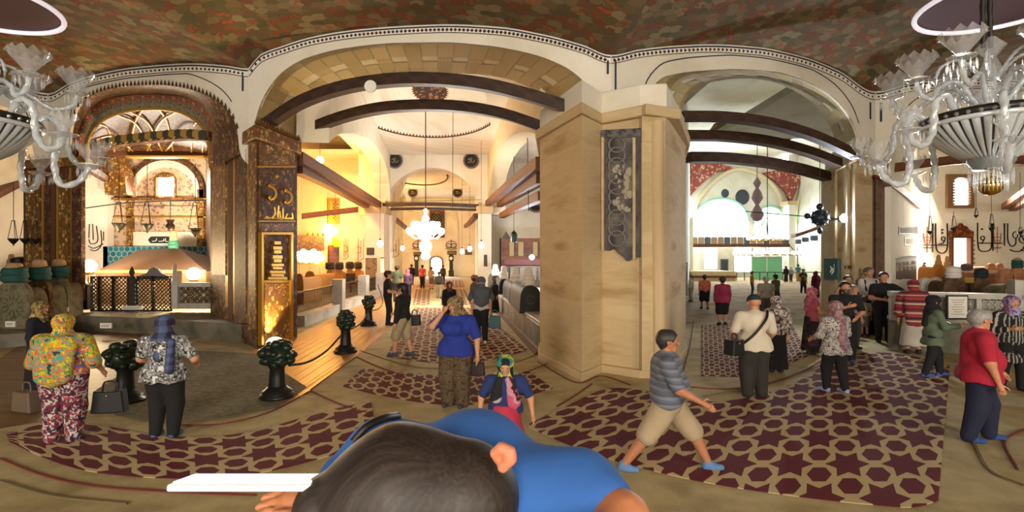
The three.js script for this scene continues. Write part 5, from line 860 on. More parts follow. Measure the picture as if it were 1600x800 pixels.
  const orn = thing('hanging_ornament', 'pinkish pierced ornament hanging before the glaring window', 'ornament', at(1183, 320, 40)); mesh('vase', lathe([[0.05, -1.3], [0.3, -1.2], [0.5, -0.8], [0.3, -0.3], [0.12, 0], [0.42, 0.5], [0.3, 1.0], [0.1, 1.3], [0.3, 1.7], [0.08, 2.1]], 16), std({ color: 0xa58a96, roughness: 0.6 }), orn); mesh('wire', bar(new V3(0, 2, 0), new V3(0, 7, 0), 0.03, 4), M.iron, orn);
}
{ // near lamps of the mosque arch
  const b = thing('hanging_ball', 'dark pierced blue metal ball hanging on a wire', 'ornament', at(1281, 340, 15.5)), bm = std({ color: 0x2c3540, metalness: 0.5, roughness: 0.4 }); mesh('ball', new THREE.IcosahedronGeometry(0.25, 1), bm, b);
  for (let k = 0; k < 26; k++) { const y = 1 - 2 * (k + 0.5) / 26, r = Math.sqrt(1 - y * y), a = k * 2.4; mesh('stud', new THREE.SphereGeometry(0.035, 8, 6).translate(Math.cos(a) * r * 0.25, y * 0.25, Math.sin(a) * r * 0.25), std({ color: 0x69788a, metalness: 0.6, roughness: 0.3 }), b); }
  mesh('knob', new THREE.SphereGeometry(0.09, 12, 8).translate(-0.38, 0.05, 0), bm, b); mesh('knob', new THREE.SphereGeometry(0.1, 12, 8).translate(0, 0.33, 0), bm, b); mesh('drop', lathe([[0.02, -0.3], [0.07, -0.36], [0.07, -0.44], [0.02, -0.5]], 12), bm, b); mesh('wire', bar(new V3(0, 0.4, 0), new V3(0, 2.2, 0), 0.012, 4), M.iron, b);
  const w = thing('lamp_wire', 'wire stretched from the glaring window to the spot lamp', 'wire'); mesh('wire', tube([at(1150, 329, 18), at(1220, 335, 16.5), at(1300, 341, 15.6), at(1318, 342, 15.6)], 0.015, 20, 5), M.iron, w);
  const s = thing('spot_lamp', 'dazzling white spot lamp on the stone pier', 'lamp', at(1318, 341, 15.75)); mesh('lamp_bulb', new THREE.SphereGeometry(0.11, 14, 10), glowMat(0xf4f8ff, 30), s); mesh('housing', lathe([[0.14, -0.02], [0.16, 0.0], [0.08, 0.2]], 14).rotateX(-PI / 2), M.iron, s); mesh('bracket', boxAt(0.06, 0.06, 0.6, 0, 0, -0.3), M.iron, s); pointLight('spot_lamp_light', at(1318, 341, 15.75), 0xeaf2ff, 60, 5);
  const g = struct('door_5', boxPx(1067.5, 410, 1074.5, 462, 12.9, 0.1), M.black, 'narrow dark framed glass door at the pier edge'); mesh('door_glass', boxPx(1069, 412, 1073, 460, 12.85, 0.04), std({ color: 0x55606a, roughness: 0.1 }), g);
}

// ================================================================ calligraphy bay
{
  const Z = 24.5, w = struct('wall_right', plate(rectPts(1380, 120, 1960, 470), Z, 0.5, [archPts(1490, 1517, 286, 277, 320), rectPts(1491, 372, 1517, 432)]), M.plasterWhite, 'white wall with large black script');
  struct('wall_right', curtain(span(1392, 1434, 3), () => 190, () => 460, planZ(1392, 16.5, 1434, 24.5), 0.4), M.plaster, 'short side wall with dark plaques in the script bay');
  struct('ceiling', boxAt(26, 0.3, 11, 23, 8.3, -20), M.plaster, 'vault of the calligraphy bay'); struct('ceiling', boxAt(22, 0.3, 12, -26, 9.4, -21), M.plaster, 'vault of the tomb bay');
  struct('floor', prism([[1392, 12.9], [1600, 11.9], [1760, 12], [1900, 24], [1434, 24.4]], 1.0), M.floorMat, 'raised floor of the grave enclosure');
  const f1 = struct('window', plate(rectPts(1481, 272, 1523, 325), Z - 0.15, 0.15, [archPts(1490, 1517, 286, 277, 320)]), std({ color: 0x8a6a4c }), 'bright arched window in a brown frame above the script'); mesh('window_glass', boxPx(1489, 276, 1518, 321, Z + 0.2, 0.02), glowMat(0xfffaf0, 5), f1);
  for (let i = 0; i < 9; i++) for (const x of [1491, 1516]) mesh('tracery_bead', new THREE.SphereGeometry(0.045, 8, 6).translate(...at(x, 284 + i * 4.3, Z - 0.1).toArray()), std({ color: 0x5a4a3c }), f1);
  const f2 = struct('door_6', plate(rectPts(1487, 369, 1521, 436), Z - 0.15, 0.25, [rectPts(1491, 372, 1517, 436)]), M.brownPaint, 'glaring doorway window between the black scripts'); mesh('door_glass', boxPx(1490, 371, 1518, 433, Z + 0.2, 0.02), glowMat(0xfffaf0, 6), f2);
  mesh('crest', plate([[1487, 369], [1487, 362], [1492, 359], [1495, 354], [1500, 353], [1503, 349], [1506, 353], [1511, 354], [1514, 359], [1521, 362], [1521, 369]], Z - 0.2, 0.15, [], 0.015), std({ map: ornGoldTex, color: 0xd09a70 }), f2);
  for (let i = 0; i < 6; i++) for (const [x, s] of [[1485.5, 1], [1522.5, -1]]) mesh('painted_point', new THREE.ConeGeometry(0.06, 0.14, 4).rotateZ(s * PI / 2).translate(...at(x, 376 + i * 7, Z - 0.05).toArray()), std({ color: 0xa89878 }), f2);
  const L = (l, st) => solo('wall_script', l, 'calligraphy', ribbons(st, Z - 0.01, 0.03), M.black);
  const loop = (cx, cy, rx, ry, w2 = 1.1) => ({ p: span(0, 2 * PI, 14).map((a) => [cx + rx * Math.cos(a), cy + ry * Math.sin(a)]), w: w2 });
  L('large black script left of the glaring doorway', [{ p: [[1457, 349], [1457, 394]], w: [2, 1.2] }, { p: [[1461.5, 349], [1462, 380], [1464, 392], [1472, 396], [1478, 392], [1480, 384], [1479.5, 349]], w: 1.5 }, { p: [[1442, 383], [1480, 383]], w: 1.5 }, loop(1473.5, 373, 3, 3), { p: [[1476, 375], [1473, 380], [1466, 381]], w: 1.3 }, loop(1472, 359, 0.8, 0.8, 1.3), loop(1472, 364, 0.8, 0.8, 1.3)]);
  L('large black script right of the glaring doorway', [{ p: [[1527, 348], [1527.5, 380], [1530, 391], [1538, 393], [1547, 390], [1549, 380], [1548.5, 349]], w: 1.5 }, { p: [[1551, 349], [1551, 392]], w: [2, 1.2] }, { p: [[1528, 380], [1566, 380]], w: 1.5 }, loop(1535, 372, 3, 3), { p: [[1537, 375], [1534, 379], [1529, 380]], w: 1.2 }, loop(1534, 358, 0.8, 0.8, 1.3)]);
  L('looping black script at the right picture edge', [{ p: [[1569, 349], [1569, 384]], w: [2, 1.2] }, { p: [[1574, 349], [1575, 378], [1580, 385], [1586, 382], [1587, 372]], w: 1.4 }, loop(1586, 367, 4, 5), { p: [[1594, 366], [1601, 380], [1596, 391], [1586, 393], [1577, 390]], w: 1.4 }, loop(1599, 374, 7, 6), { p: [[1594, 390], [1604, 393], [1612, 386]], w: 1.3 }, { p: [[1590, 366], [1598, 360], [1606, 366]], w: 1.2 }]);
  for (const [x, l] of [[1449, 'small orange painted chandelier motif left of the doorway'], [1558, 'small orange painted chandelier motif right of the doorway']]) {
    const st = [{ p: [[x, 354], [x, 395]], w: 0.8 }]; for (let k = 0; k < 3; k++) for (const s of [-1, 1]) st.push({ p: [[x, 380 - k * 5], [x + s * (3 + k), 381 - k * 5], [x + s * (5 + k * 0.4), 374 - k * 5]], w: 0.8 }, { p: [[x, 386], [x + s * 4, 388], [x + s * 6, 386]], w: 0.8 });
    solo('painted_motif', l, 'painting', ribbons(st, Z - 0.01, 0.02), std({ color: 0xb0603a }));
  }
  const plq = (x0, y0, x1, y1, l, m) => { const zz = planZ(1392, 16.5, 1434, 24.5), k = thing('framed_board', l, 'picture frame'); mesh('frame', curtain(span(x0, x1, 2), () => y0, () => y1, (x) => zz(x) - 0.2, 0.15), M.timber, k); mesh('panel', curtain(span(x0 + 1.5, x1 - 1.5, 2), () => y0 + 1.5, () => y1 - 1.5, (x) => zz(x) - 0.25, 0.1), m, k); };
  plq(1405, 354, 1434, 366, 'wide dark inscription board on the side wall', std({ color: 0x3c3a2e })); plq(1414, 371, 1429, 383, 'small framed sheet under the dark inscription board', std({ color: 0xa89878 }));
  // wooden screen and dark bookstand
  const sc = thing('wooden_screen', 'carved purple brown wooden screen behind the stone railing', 'screen'), zs = planZ(1397, 17.4, 1432, 19.6), sm = std({ color: 0x5c4440, roughness: 0.5 });
  mesh('board', curtain(span(1397, 1432, 3), (x) => 407 - (x - 1397) * 0.12, () => 442, zs, 0.12), sm, sc); mesh('top_rail', curtain(span(1396, 1433, 3), (x) => 404 - (x - 1397) * 0.12, (x) => 407 - (x - 1397) * 0.12, (x) => zs(x) - 0.06, 0.25), M.timber, sc);
  for (let j = 0; j < 2; j++) for (let i = 0; i < 5; i++) mesh('pierced_panel', curtain(span(1400 + i * 6.4, 1404.6 + i * 6.4, 2), (x) => 410.5 + j * 8 - i * 0.7, (x) => 416 + j * 8 - i * 0.7, (x) => zs(x) - 0.03, 0.04), (i + j) % 3 ? std({ color: 0xb9a48c }) : M.black, sc);
  mesh('post', curtain(span(1388, 1396, 2), () => 378, () => 446, () => 17.3, 0.2), M.timber, sc); mesh('post_finial', new THREE.ConeGeometry(0.05, 0.3, 8).translate(...at(1395, 375, 17.3).toArray()), M.timber, sc);
  const ex = thing('fire_extinguisher', 'small dark red fire extinguisher at the foot of the white wall', 'extinguisher', at(1444, 434, 24)); mesh('cylinder', lathe([[0, 0], [0.12, 0], [0.12, 0.5], [0.06, 0.6], [0.04, 0.64]], 14), std({ color: 0x6a2a22, roughness: 0.4 }), ex); mesh('nozzle', boxAt(0.1, 0.08, 0.05, 0.02, 0.68, 0), M.black, ex);
  // tombs of the bay
  const orange = std({ color: 0xb5742a, roughness: 0.7 }), brown = std({ map: noiseTex(128, 128, 0.5, 0.5, ['#4a3322', '#5d4630', '#6b5238'], 4, 4), roughness: 0.7 }), terra = std({ map: noiseTex(128, 128, 0.6, 0.6, ['#96603f', '#a8724f', '#b5805c'], 4, 4), roughness: 0.8 }), white2 = whiteCloth;
  tomb(1461, 1475, 412, 436, 20.5, 0.8, orange, orange, 'bright orange tomb with tan cap before the white wall', { label: 'tan cap on the bright orange tomb', w: 0.24, h: 0.14, cap: 0.3, mat: capTan });
  tomb(1476, 1487, 414, 436, 21, 0.8, orange, orange, 'narrow orange brown tomb beside the doorway', { label: 'tan cap on the narrow orange tomb', w: 0.24, h: 0.14, cap: 0.3, mat: capTan });
  tomb(1440, 1456, 435, 466, 15.5, 1.2, white2, white2, 'white cloth covered tomb chest beside the striped shawl, left of two'); tomb(1456, 1473, 434, 466, 15.3, 1.2, white2, white2, 'white cloth covered tomb chest next to the brown headboard');
  tomb(1475, 1508, 434, 468, 14.6, 0.5, brown, brown, 'round brown headboard behind the notice frame', { label: 'large white turban on the round brown headboard', w: 0.42, h: 0.34, cap: 0.12, mat: white2, capMat: white2 });
  tomb(1522, 1549, 433, 466, 15, 1, brown, brown, 'brown headboard under the dark blue turban', { label: 'dark blue turban on the brown headboard', w: 0.36, h: 0.28, mat: std({ color: 0x1c2c34 }), cap: 0.1, capMat: M.black });
  tomb(1504, 1521, 424, 450, 19, 0.8, brown, brown, 'grey brown tomb in the glare of the doorway', { label: 'grey turban in the glare of the doorway', w: 0.4, h: 0.3, mat: std({ color: 0x5a4f48 }), cap: 0.12 });
  tomb(1543, 1556, 412, 440, 21.5, 2, terra, terra, 'small terracotta tomb under the right script, left one'); tomb(1557, 1569, 412, 440, 21.5, 2, terra, terra, 'small terracotta tomb under the right script, right one');
  tomb(1562, 1584, 420, 456, 17, 1.6, terra, terra, 'large terracotta tomb chest near the striped woman'); tomb(1582, 1602, 418, 456, 17, 1.6, terra, terra, 'terracotta tomb at the right picture edge', { label: 'dark green turban at the right picture edge', w: 0.34, h: 0.3, cap: 0.14 });
  tomb(1571, 1640, 440, 500, 13, 0.6, greenStone, greenStone, 'grey stone tomb behind the striped woman');
  const ls = thing('gold_placard', 'small gold placard between the brown headboards', 'placard'); mesh('card', boxPx(1508, 434, 1522, 442, 14.8, 0.04), M.goldPaint, ls); mesh('stand', boxPx(1514, 442, 1516, 458, 14.85, 0.04), M.iron, ls);
  // stone railing with pierced panels
  const r = thing('stone_railing', 'grey marble railing with pierced star panels', 'railing'), zr = planZ(1393, 12.6, 1640, 11.4);
  const Y = (h) => (x) => 400 + (EYE - h) * FOCAL / zr(x), sec = (x0, x1, a, b, m, n, off = 0, t = 0.3) => mesh(n, curtain(span(x0, x1, 6), Y(b), Y(a), (x) => zr(x) - off, t), m, r);
  sec(1393, 1640, 0, 0.72, M.stoneDark, 'base_wall', 0, 0.35); sec(1393, 1640, 0.72, 0.8, M.marble, 'base_moulding', 0.06, 0.45); sec(1393, 1640, 1.3, 1.42, M.marble, 'hand_rail', 0.06, 0.42); sec(1393, 1462, 0.8, 1.3, M.marble, 'solid_panel', 0, 0.3);
  sec(1462, 1474, 0.8, 1.3, M.marble, 'post', 0.02, 0.33); sec(1586, 1600, 0.8, 1.75, M.marble, 'post', 0.06, 0.42); sec(1526, 1534, 0.8, 1.3, M.marble, 'post', 0.02, 0.33);
  for (const [x0, x1] of [[1474, 1526], [1534, 1586]]) { const n = 5; for (let j = 0; j < 2; j++) for (let i = 0; i < n; i++) { const x = x0 + (i + 0.5) * (x1 - x0) / n, p = at(x, Y(0.93 + j * 0.25)(x), zr(x) + 0.1); mesh('pierced_ring', new THREE.TorusGeometry(0.085, 0.03, 6, 6).translate(p.x, p.y, p.z), M.marble, r); for (const a of [0, PI / 3, 2 * PI / 3]) mesh('lattice_bar', boxAt(0.27, 0.02, 0.05, 0, 0, 0).rotateZ(a).translate(p.x, p.y, p.z), M.marble, r); } }
  const nf = thing('notice_frame', 'dark framed white notice hung on the marble railing', 'notice', at(1495, 480, 11.75)); mesh('frame', mergeGeometries([boxAt(0.5, 0.56, 0.04, 0, 0, 0, 0.01)]), M.black, nf); mesh('sheet', boxAt(0.43, 0.49, 0.02, 0, 0, 0.02), M.plasterWhite, nf); for (let i = 0; i < 7; i++) mesh('text_line', boxAt(0.3 - (i % 3) * 0.05, 0.012, 0.004, 0, 0.17 - i * 0.055, 0.032), std({ color: 0x8a8880 }), nf);
  tieBeam('dark beam across the script bay behind the near chandelier', [[1386, 264, 17], [1450, 255], [1540, 248], [1690, 262, 18]], 0.3, 0.3, M.timberRed);
  tieBeam('upper slanting beam beside the slim pillar', [[1384, 284, 16.4], [1410, 303], [1432, 322, 24]], 0.28, 0.28, M.timberRed); tieBeam('lower slanting beam beside the slim pillar', [[1380, 297, 17], [1398, 311], [1417, 326, 24]], 0.28, 0.28, M.timberRed);
  tieBeam('upper slanting beam at the right picture edge', [[1570, 323, 24], [1590, 309], [1625, 285, 18]], 0.25, 0.25, M.timberRed); tieBeam('lower slanting beam at the right picture edge', [[1582, 326, 24], [1600, 316], [1630, 298, 18]], 0.25, 0.25, M.timberRed);
}
hangingLamp(1453, 338, 362, 20, 0.09, 'small dark lamp hanging over the left script', M.iron, 270); hangingLamp(1490, 338, 357, 20, 0.1, 'small dark lamp hanging left of the bright doorway', M.iron, 330); hangingLamp(1549, 335, 357, 20, 0.1, 'small dark lamp hanging over the right script', M.iron, 270); hangingLamp(1594, 355, 363, 20, 0.09, 'small dark lamp hanging over the looping script', M.iron, 270);
hangingLamp(1525, 326, 337, 20, 0.07, 'tiny dark lamp hanging between doorway and right script', M.iron, 290);

// ================================================================ tree shaped bronze posts and ropes
{
  const gm = std({ color: 0x1c2c20, roughness: 0.35 }), dk = std({ color: 0x17191a, roughness: 0.35 });
  const post = (x, yb, h, seed, label, wide) => {
    const g = thing('tree_post', label, 'post', ground(x, yb), seed, 'tree shaped barrier posts');
    mesh('base', lathe([[0, 0], [0.27, 0], [0.27, 0.05], [0.22, 0.08], [0.24, 0.11], [0.17, 0.16], [0.14, 0.2]], 28), dk, g);
    mesh('shaft', lathe([[0.13, 0.18], [0.12, 0.35], [0.11, h * 0.52], [0.15, h * 0.6]], 18), dk, g);
    const geos = []; seedState = 999 + seed * 77; for (let k = 0; k < 46; k++) { const a = rr(0, 6.28), v = rr(-0.9, 1), rad = Math.sqrt(1 - v * v * 0.8) * wide; geos.push(new THREE.SphereGeometry(rr(0.055, 0.1), 8, 6).scale(1, 0.8, 1).translate(Math.cos(a) * rad * 0.9, h * 0.78 + v * h * 0.2, Math.sin(a) * rad * 0.9)); }
    geos.push(new THREE.SphereGeometry(wide * 0.95, 14, 10).scale(1, h * 0.22 / wide, 1).translate(0, h * 0.77, 0)); mesh('leafy_head', mergeGeometries(geos), gm, g); return g;
  };
  post(433, 621, 0.9, 1, 'tree shaped dark post nearest, on the grey green mat', 0.24); post(540, 551, 0.99, 2, 'tree shaped dark post on the wooden floor, second from the mat', 0.17); post(576, 509, 0.98, 3, 'tree shaped dark post beside the black shirted man', 0.17); post(196, 628, 0.92, 4, 'tree shaped dark post between the two scarfed women', 0.24);
  const rope = std({ map: noiseTex(64, 64, 0.1, 0.1, ['#1c1714', '#3a3028'], 8, 2), roughness: 0.8 });
  solo('barrier_rope', 'dark rope from the near tree post to the second', 'rope', ropeTube([at(452, 571, 8.9), at(480, 566, 9.6), at(508, 550, 10.6), at(534, 523, 12)], 0.02, 90), rope);
  solo('barrier_rope', 'dark rope from the second tree post to the third', 'rope', ropeTube([at(547, 515, 12.4), at(560, 508, 13.8), at(568, 500, 15), at(573, 489, 16.6)], 0.02, 60), rope);
  solo('barrier_rope', 'dark rope from the third tree post towards the pillar', 'rope', ropeTube([at(582, 485, 17.3), at(592, 482, 19), at(598, 470, 22), at(590, 445, 26)], 0.022, 60), rope);
}
function ropeTube(pts, r, seg = 80, rad = 9, twist = 1.5) {          // twisted strand
  const c = new THREE.CatmullRomCurve3(pts, false, 'centripetal'), g = new THREE.TubeGeometry(c, seg, r, rad), P = g.attributes.position, len = c.getLength(), n = c.getSpacedPoints(seg);
  for (let i = 0; i <= seg; i++) { const q = c.getPointAt(i / seg); for (let j = 0; j <= rad; j++) { const k = i * (rad + 1) + j, a = j / rad * 2 * PI, s = 1 + 0.16 * Math.sin(2 * a + i / seg * len / r * twist); const v = new V3().fromBufferAttribute(P, k).sub(q).multiplyScalar(s).add(q); P.setXYZ(k, v.x, v.y, v.z); } }
  g.computeVertexNormals(); return g;
}
// ================================================================ crystal chandelier, near
{
  const crystal = phys({ color: 0xf4f7fa, transmission: 0.82, roughness: 0.05, thickness: 0, ior: 1.6, specularIntensity: 1 }), ropeM = phys({ color: 0xdde3e8, transmission: 0.5, roughness: 0.08, thickness: 0, clearcoat: 1, clearcoatRoughness: 0.05 }), silver = std({ color: 0xdde6f0, metalness: 0.35, roughness: 0.18 }), dark = std({ color: 0x2a2725, metalness: 0.5, roughness: 0.4 });
  const c = thing('crystal_chandelier', 'large crystal chandelier with gold ball at the right picture edge', 'chandelier', at(1548, 250, 5));
  const dropG = new THREE.OctahedronGeometry(0.5, 0).scale(0.024, 0.11, 0.024), beadG = new THREE.IcosahedronGeometry(0.016, 1);
  // dish of mirrored slats: rim, 40 slats, collar
  const R = 0.54, yR = 0.34, r0 = 0.17, y0 = 0.02;
  for (let k = 0; k < 40; k++) {
    const a0 = (k - 0.36) / 40 * 2 * PI, a1 = (k + 0.36) / 40 * 2 * PI, P = (a, t, o) => { const rad = r0 + (R - r0) * t, y = y0 + (yR - y0) * (t * 0.55 + 0.45 * t * t); return new V3(Math.cos(a) * (rad + o * 0.4), y - o, Math.sin(a) * (rad + o * 0.4)); };
    const T = span(0, 1, 5), am = (a0 + a1) / 2; mesh('dish_slat', mergeGeometries([gridGeo([T.map((t) => P(a0, t, 0)), T.map((t) => P(am, t, 0.018)), T.map((t) => P(a1, t, 0))]), gridGeo([T.map((t) => P(a0, t, -0.01)), T.map((t) => P(a1, t, -0.01))])]), silver, c);
  }
  mesh('dish_inner', lathe([[r0 - 0.02, y0 + 0.03], [r0 + 0.15, y0 + 0.13], [R - 0.02, yR + 0.02]], 40), std({ color: 0x6a737c, metalness: 0.5, roughness: 0.3 }), c);
  mesh('dish_rim', new THREE.TorusGeometry(R, 0.025, 8, 48).rotateX(PI / 2).translate(0, yR + 0.01, 0), silver, c); mesh('upper_rim', new THREE.TorusGeometry(R * 0.97, 0.045, 8, 48).rotateX(PI / 2).translate(0, yR + 0.06, 0), dark, c);
  for (let k = 0; k < 40; k++) { const a = (k + 0.5) / 40 * 2 * PI; mesh('rim_bead', new THREE.IcosahedronGeometry(0.022, 0).translate(Math.cos(a) * (R + 0.02), yR + 0.05, Math.sin(a) * (R + 0.02)), crystal, c); }
  mesh('collar', lathe([[0.02, -0.1], [0.14, -0.09], [0.185, -0.02], [0.18, 0.05], [0.12, 0.09]], 30), phys({ color: 0xb9c2c8, roughness: 0.12, metalness: 0.4, transmission: 0.2, bumpMap: noiseTex(64, 64, 0.04, 0.04, ['#000000', '#ffffff'], 8, 1), bumpScale: 0.01 }), c);
  for (let k = 0; k < 26; k++) { const a = k / 26 * 2 * PI; for (const [rad, y, s] of [[0.165, -0.17, 1.6], [0.125, -0.22, 1.9]]) mesh('crystal_drop', dropG.clone().scale(1, s, 1).translate(Math.cos(a) * rad, y, Math.sin(a) * rad), crystal, c); }
  mesh('gold_ball', new THREE.SphereGeometry(0.1, 28, 20).scale(1, 0.95, 1).translate(0, -0.25, 0), std({ color: 0xc9a03a, metalness: 1, roughness: 0.12 }), c);
  // stem and crown
  mesh('stem', lathe([[0.05, 0.3], [0.12, 0.42], [0.06, 0.5], [0.14, 0.62], [0.05, 0.74], [0.1, 0.85], [0.04, 1.0], [0.12, 1.1], [0.03, 1.2]], 20), crystal, c); mesh('hanger', ropeTube([new V3(0, 1.1, 0), new V3(-0.01, 1.5, 0), new V3(0, 4.6, 0)], 0.022, 60), dark, c); mesh('hanger', ropeTube([new V3(-0.07, 1.1, 0), new V3(-0.08, 1.5, 0), new V3(-0.06, 4.6, 0)], 0.022, 60), dark, c);
  // tulip shade with a toothed rim, drops under it
  const tulip = (w, h) => { const rows = []; for (let j = 0; j <= 6; j++) { const t = j / 6, rad = w * (0.22 + 0.5 * Math.sin(t * 1.5) + 0.28 * t * t); rows.push(span(0, 24, 24).map((i) => { const a = i / 24 * 2 * PI, k = 1 + 0.1 * t * Math.cos(12 * a), y = h * t + (j === 6 ? 0.03 * (i % 2 ? 1 : -1) : 0); return new V3(Math.cos(a) * rad * k, y, Math.sin(a) * rad * k); })); } return gridGeo(rows); };
  const bobeche = lathe([[0.02, -0.03], [0.05, -0.02], [0.1, 0], [0.115, 0.012], [0.05, 0.01], [0.03, 0.05]], 16), tG = tulip(0.11, 0.16), bigT = tulip(0.17, 0.2);
  const cup = (arm, p, shade, drops = 9) => {
    mesh('drip_pan', bobeche.clone().translate(p.x, p.y, p.z), crystal, arm); mesh('glass_shade', shade.clone().translate(p.x, p.y + 0.03, p.z), crystal, arm);
    for (let k = 0; k < drops; k++) { const a = k / drops * 2 * PI; mesh('crystal_drop', dropG, crystal, arm).position.set(p.x + Math.cos(a) * 0.105, p.y - 0.075, p.z + Math.sin(a) * 0.105); }
  };
  for (let k = 0; k < 10; k++) {                                     // lower tier of long S arms
    const a = (k + 0.5) / 10 * 2 * PI, q = (r, y) => new V3(Math.cos(a) * r, y, Math.sin(a) * r), low = k % 2, p = low ? q(0.95, 0.02) : q(1.12, 0.2);
    const arm = mesh('arm', ropeTube(low ? [q(0.5, 0.4), q(0.62, 0.5), q(0.7, 0.36), q(0.66, 0.02), q(0.72, -0.2), q(0.85, -0.16), q(0.95, 0.0)] : [q(0.5, 0.42), q(0.62, 0.56), q(0.76, 0.5), q(0.82, 0.2), q(0.93, 0.08), q(1.06, 0.1), q(1.12, 0.18)], 0.03, 110), ropeM, c); cup(arm, p, tG);
  }
  for (let k = 0; k < 8; k++) {                                      // upper tier reaching higher, with big shades
    const a = (k + 0.25) / 8 * 2 * PI, q = (r, y) => new V3(Math.cos(a) * r, y, Math.sin(a) * r), far = k % 2;
    const arm = mesh('arm', ropeTube([q(0.12, 0.55), q(0.3, 0.78), q(0.45, 0.72), q(far ? 0.62 : 0.5, 0.62), q(far ? 0.78 : 0.6, 0.68), q(far ? 0.82 : 0.64, 0.8)], 0.024, 90), ropeM, c); cup(arm, q(far ? 0.82 : 0.64, 0.82), bigT, 11);
  }
  for (let k = 0; k < 6; k++) { const a = k / 6 * 2 * PI + 0.3, q = (r, y) => new V3(Math.cos(a) * r, y, Math.sin(a) * r), arm = mesh('scroll_arm', ropeTube([q(0.05, 0.8), q(0.25, 1.0), q(0.4, 0.95), q(0.45, 0.84)], 0.014, 60), ropeM, c); for (let i = 0; i < 5; i++) mesh('crystal_drop', dropG, crystal, arm).position.set(Math.cos(a) * (0.2 + i * 0.06), 0.86 - Math.abs(i - 2) * 0.02, Math.sin(a) * (0.2 + i * 0.06)); }
  const c2 = copyOf(c, 'crystal_chandelier', 'large crystal chandelier cut off by the left picture edge'); c2.position.copy(at(-52, 250, 5)); c2.rotation.y = 0.15;
  // pale ring and purple disc in the vault, ring glow set in its material
  for (const [x, l] of [[1545, 'pale glowing ring in the vault above the right chandelier'], [-20, 'pale glowing ring in the vault above the left chandelier']]) {
    const p = at(x, 14, 9.7), s = struct('window', new THREE.TorusGeometry(1.3, 0.045, 8, 48).rotateX(PI / 2).translate(p.x, 6.95, p.z + 0.3), glowMat(0xe4dcf4, 0.45), l); mesh('rose_disc', new THREE.CylinderGeometry(1.25, 1.25, 0.05, 40).translate(p.x, 7.0, p.z + 0.3), std({ color: 0x6a4f5c }), s);
  }
}
// ================================================================ people
const hash3 = (x, y, z) => { let h = (Math.imul(x | 0, 374761393) + Math.imul(y | 0, 668265263) + Math.imul(z | 0, 2147483647 ^ 1274126177)) | 0; h = Math.imul(h ^ (h >>> 13), 1274126177); return ((h ^ (h >>> 16)) >>> 0) / 4294967296; };
function n3(x, y, z) {
  const X = Math.floor(x), Y = Math.floor(y), Z = Math.floor(z), f = (t) => t * t * (3 - 2 * t), u = f(x - X), v = f(y - Y), w = f(z - Z), L = (a, b, t) => a + (b - a) * t;
  return L(L(L(hash3(X, Y, Z), hash3(X + 1, Y, Z), u), L(hash3(X, Y + 1, Z), hash3(X + 1, Y + 1, Z), u), v), L(L(hash3(X, Y, Z + 1), hash3(X + 1, Y, Z + 1), u), L(hash3(X, Y + 1, Z + 1), hash3(X + 1, Y + 1, Z + 1), u), v), w);
}
const lin = (h) => new THREE.Color(h).toArray();
const plain = (h, v = 0.12) => { const c = lin(h); return (x, y, z) => { const k = 1 + v * (n3(x * 14, y * 9, z * 14) - 0.5) * 2; return [c[0] * k, c[1] * k, c[2] * k]; }; };
const patches = (list, s = 18) => { const C = list.map(lin); return (x, y, z) => { const t = n3(x * s, y * s, z * s) * 0.75 + n3(x * s * 2.3 + 7, y * s * 2.3, z * s * 2.3) * 0.25; return C[Math.min(C.length - 1, Math.max(0, Math.floor((t - 0.18) / 0.64 * C.length)))]; }; };
const stripesY = (list, s) => { const C = list.map(lin); return (x, y) => C[((Math.floor(y * s + 100)) % C.length + C.length) % C.length]; };
const stripesX = (a, b, s, d = 0.75) => { const A = lin(a), B = lin(b); return (x, y, z) => { const t = Math.atan2(x, z) * s; return t - Math.floor(t) < d ? A : B; }; };
const plaid = (a, b, s) => { const A = lin(a), B = lin(b), C = A.map((v, i) => (v + B[i]) / 2); return (x, y, z) => { const p = Math.floor((x + 5) * s) & 1, q = Math.floor((y + 5) * s) & 1; return p && q ? B : p || q ? C : A; }; };
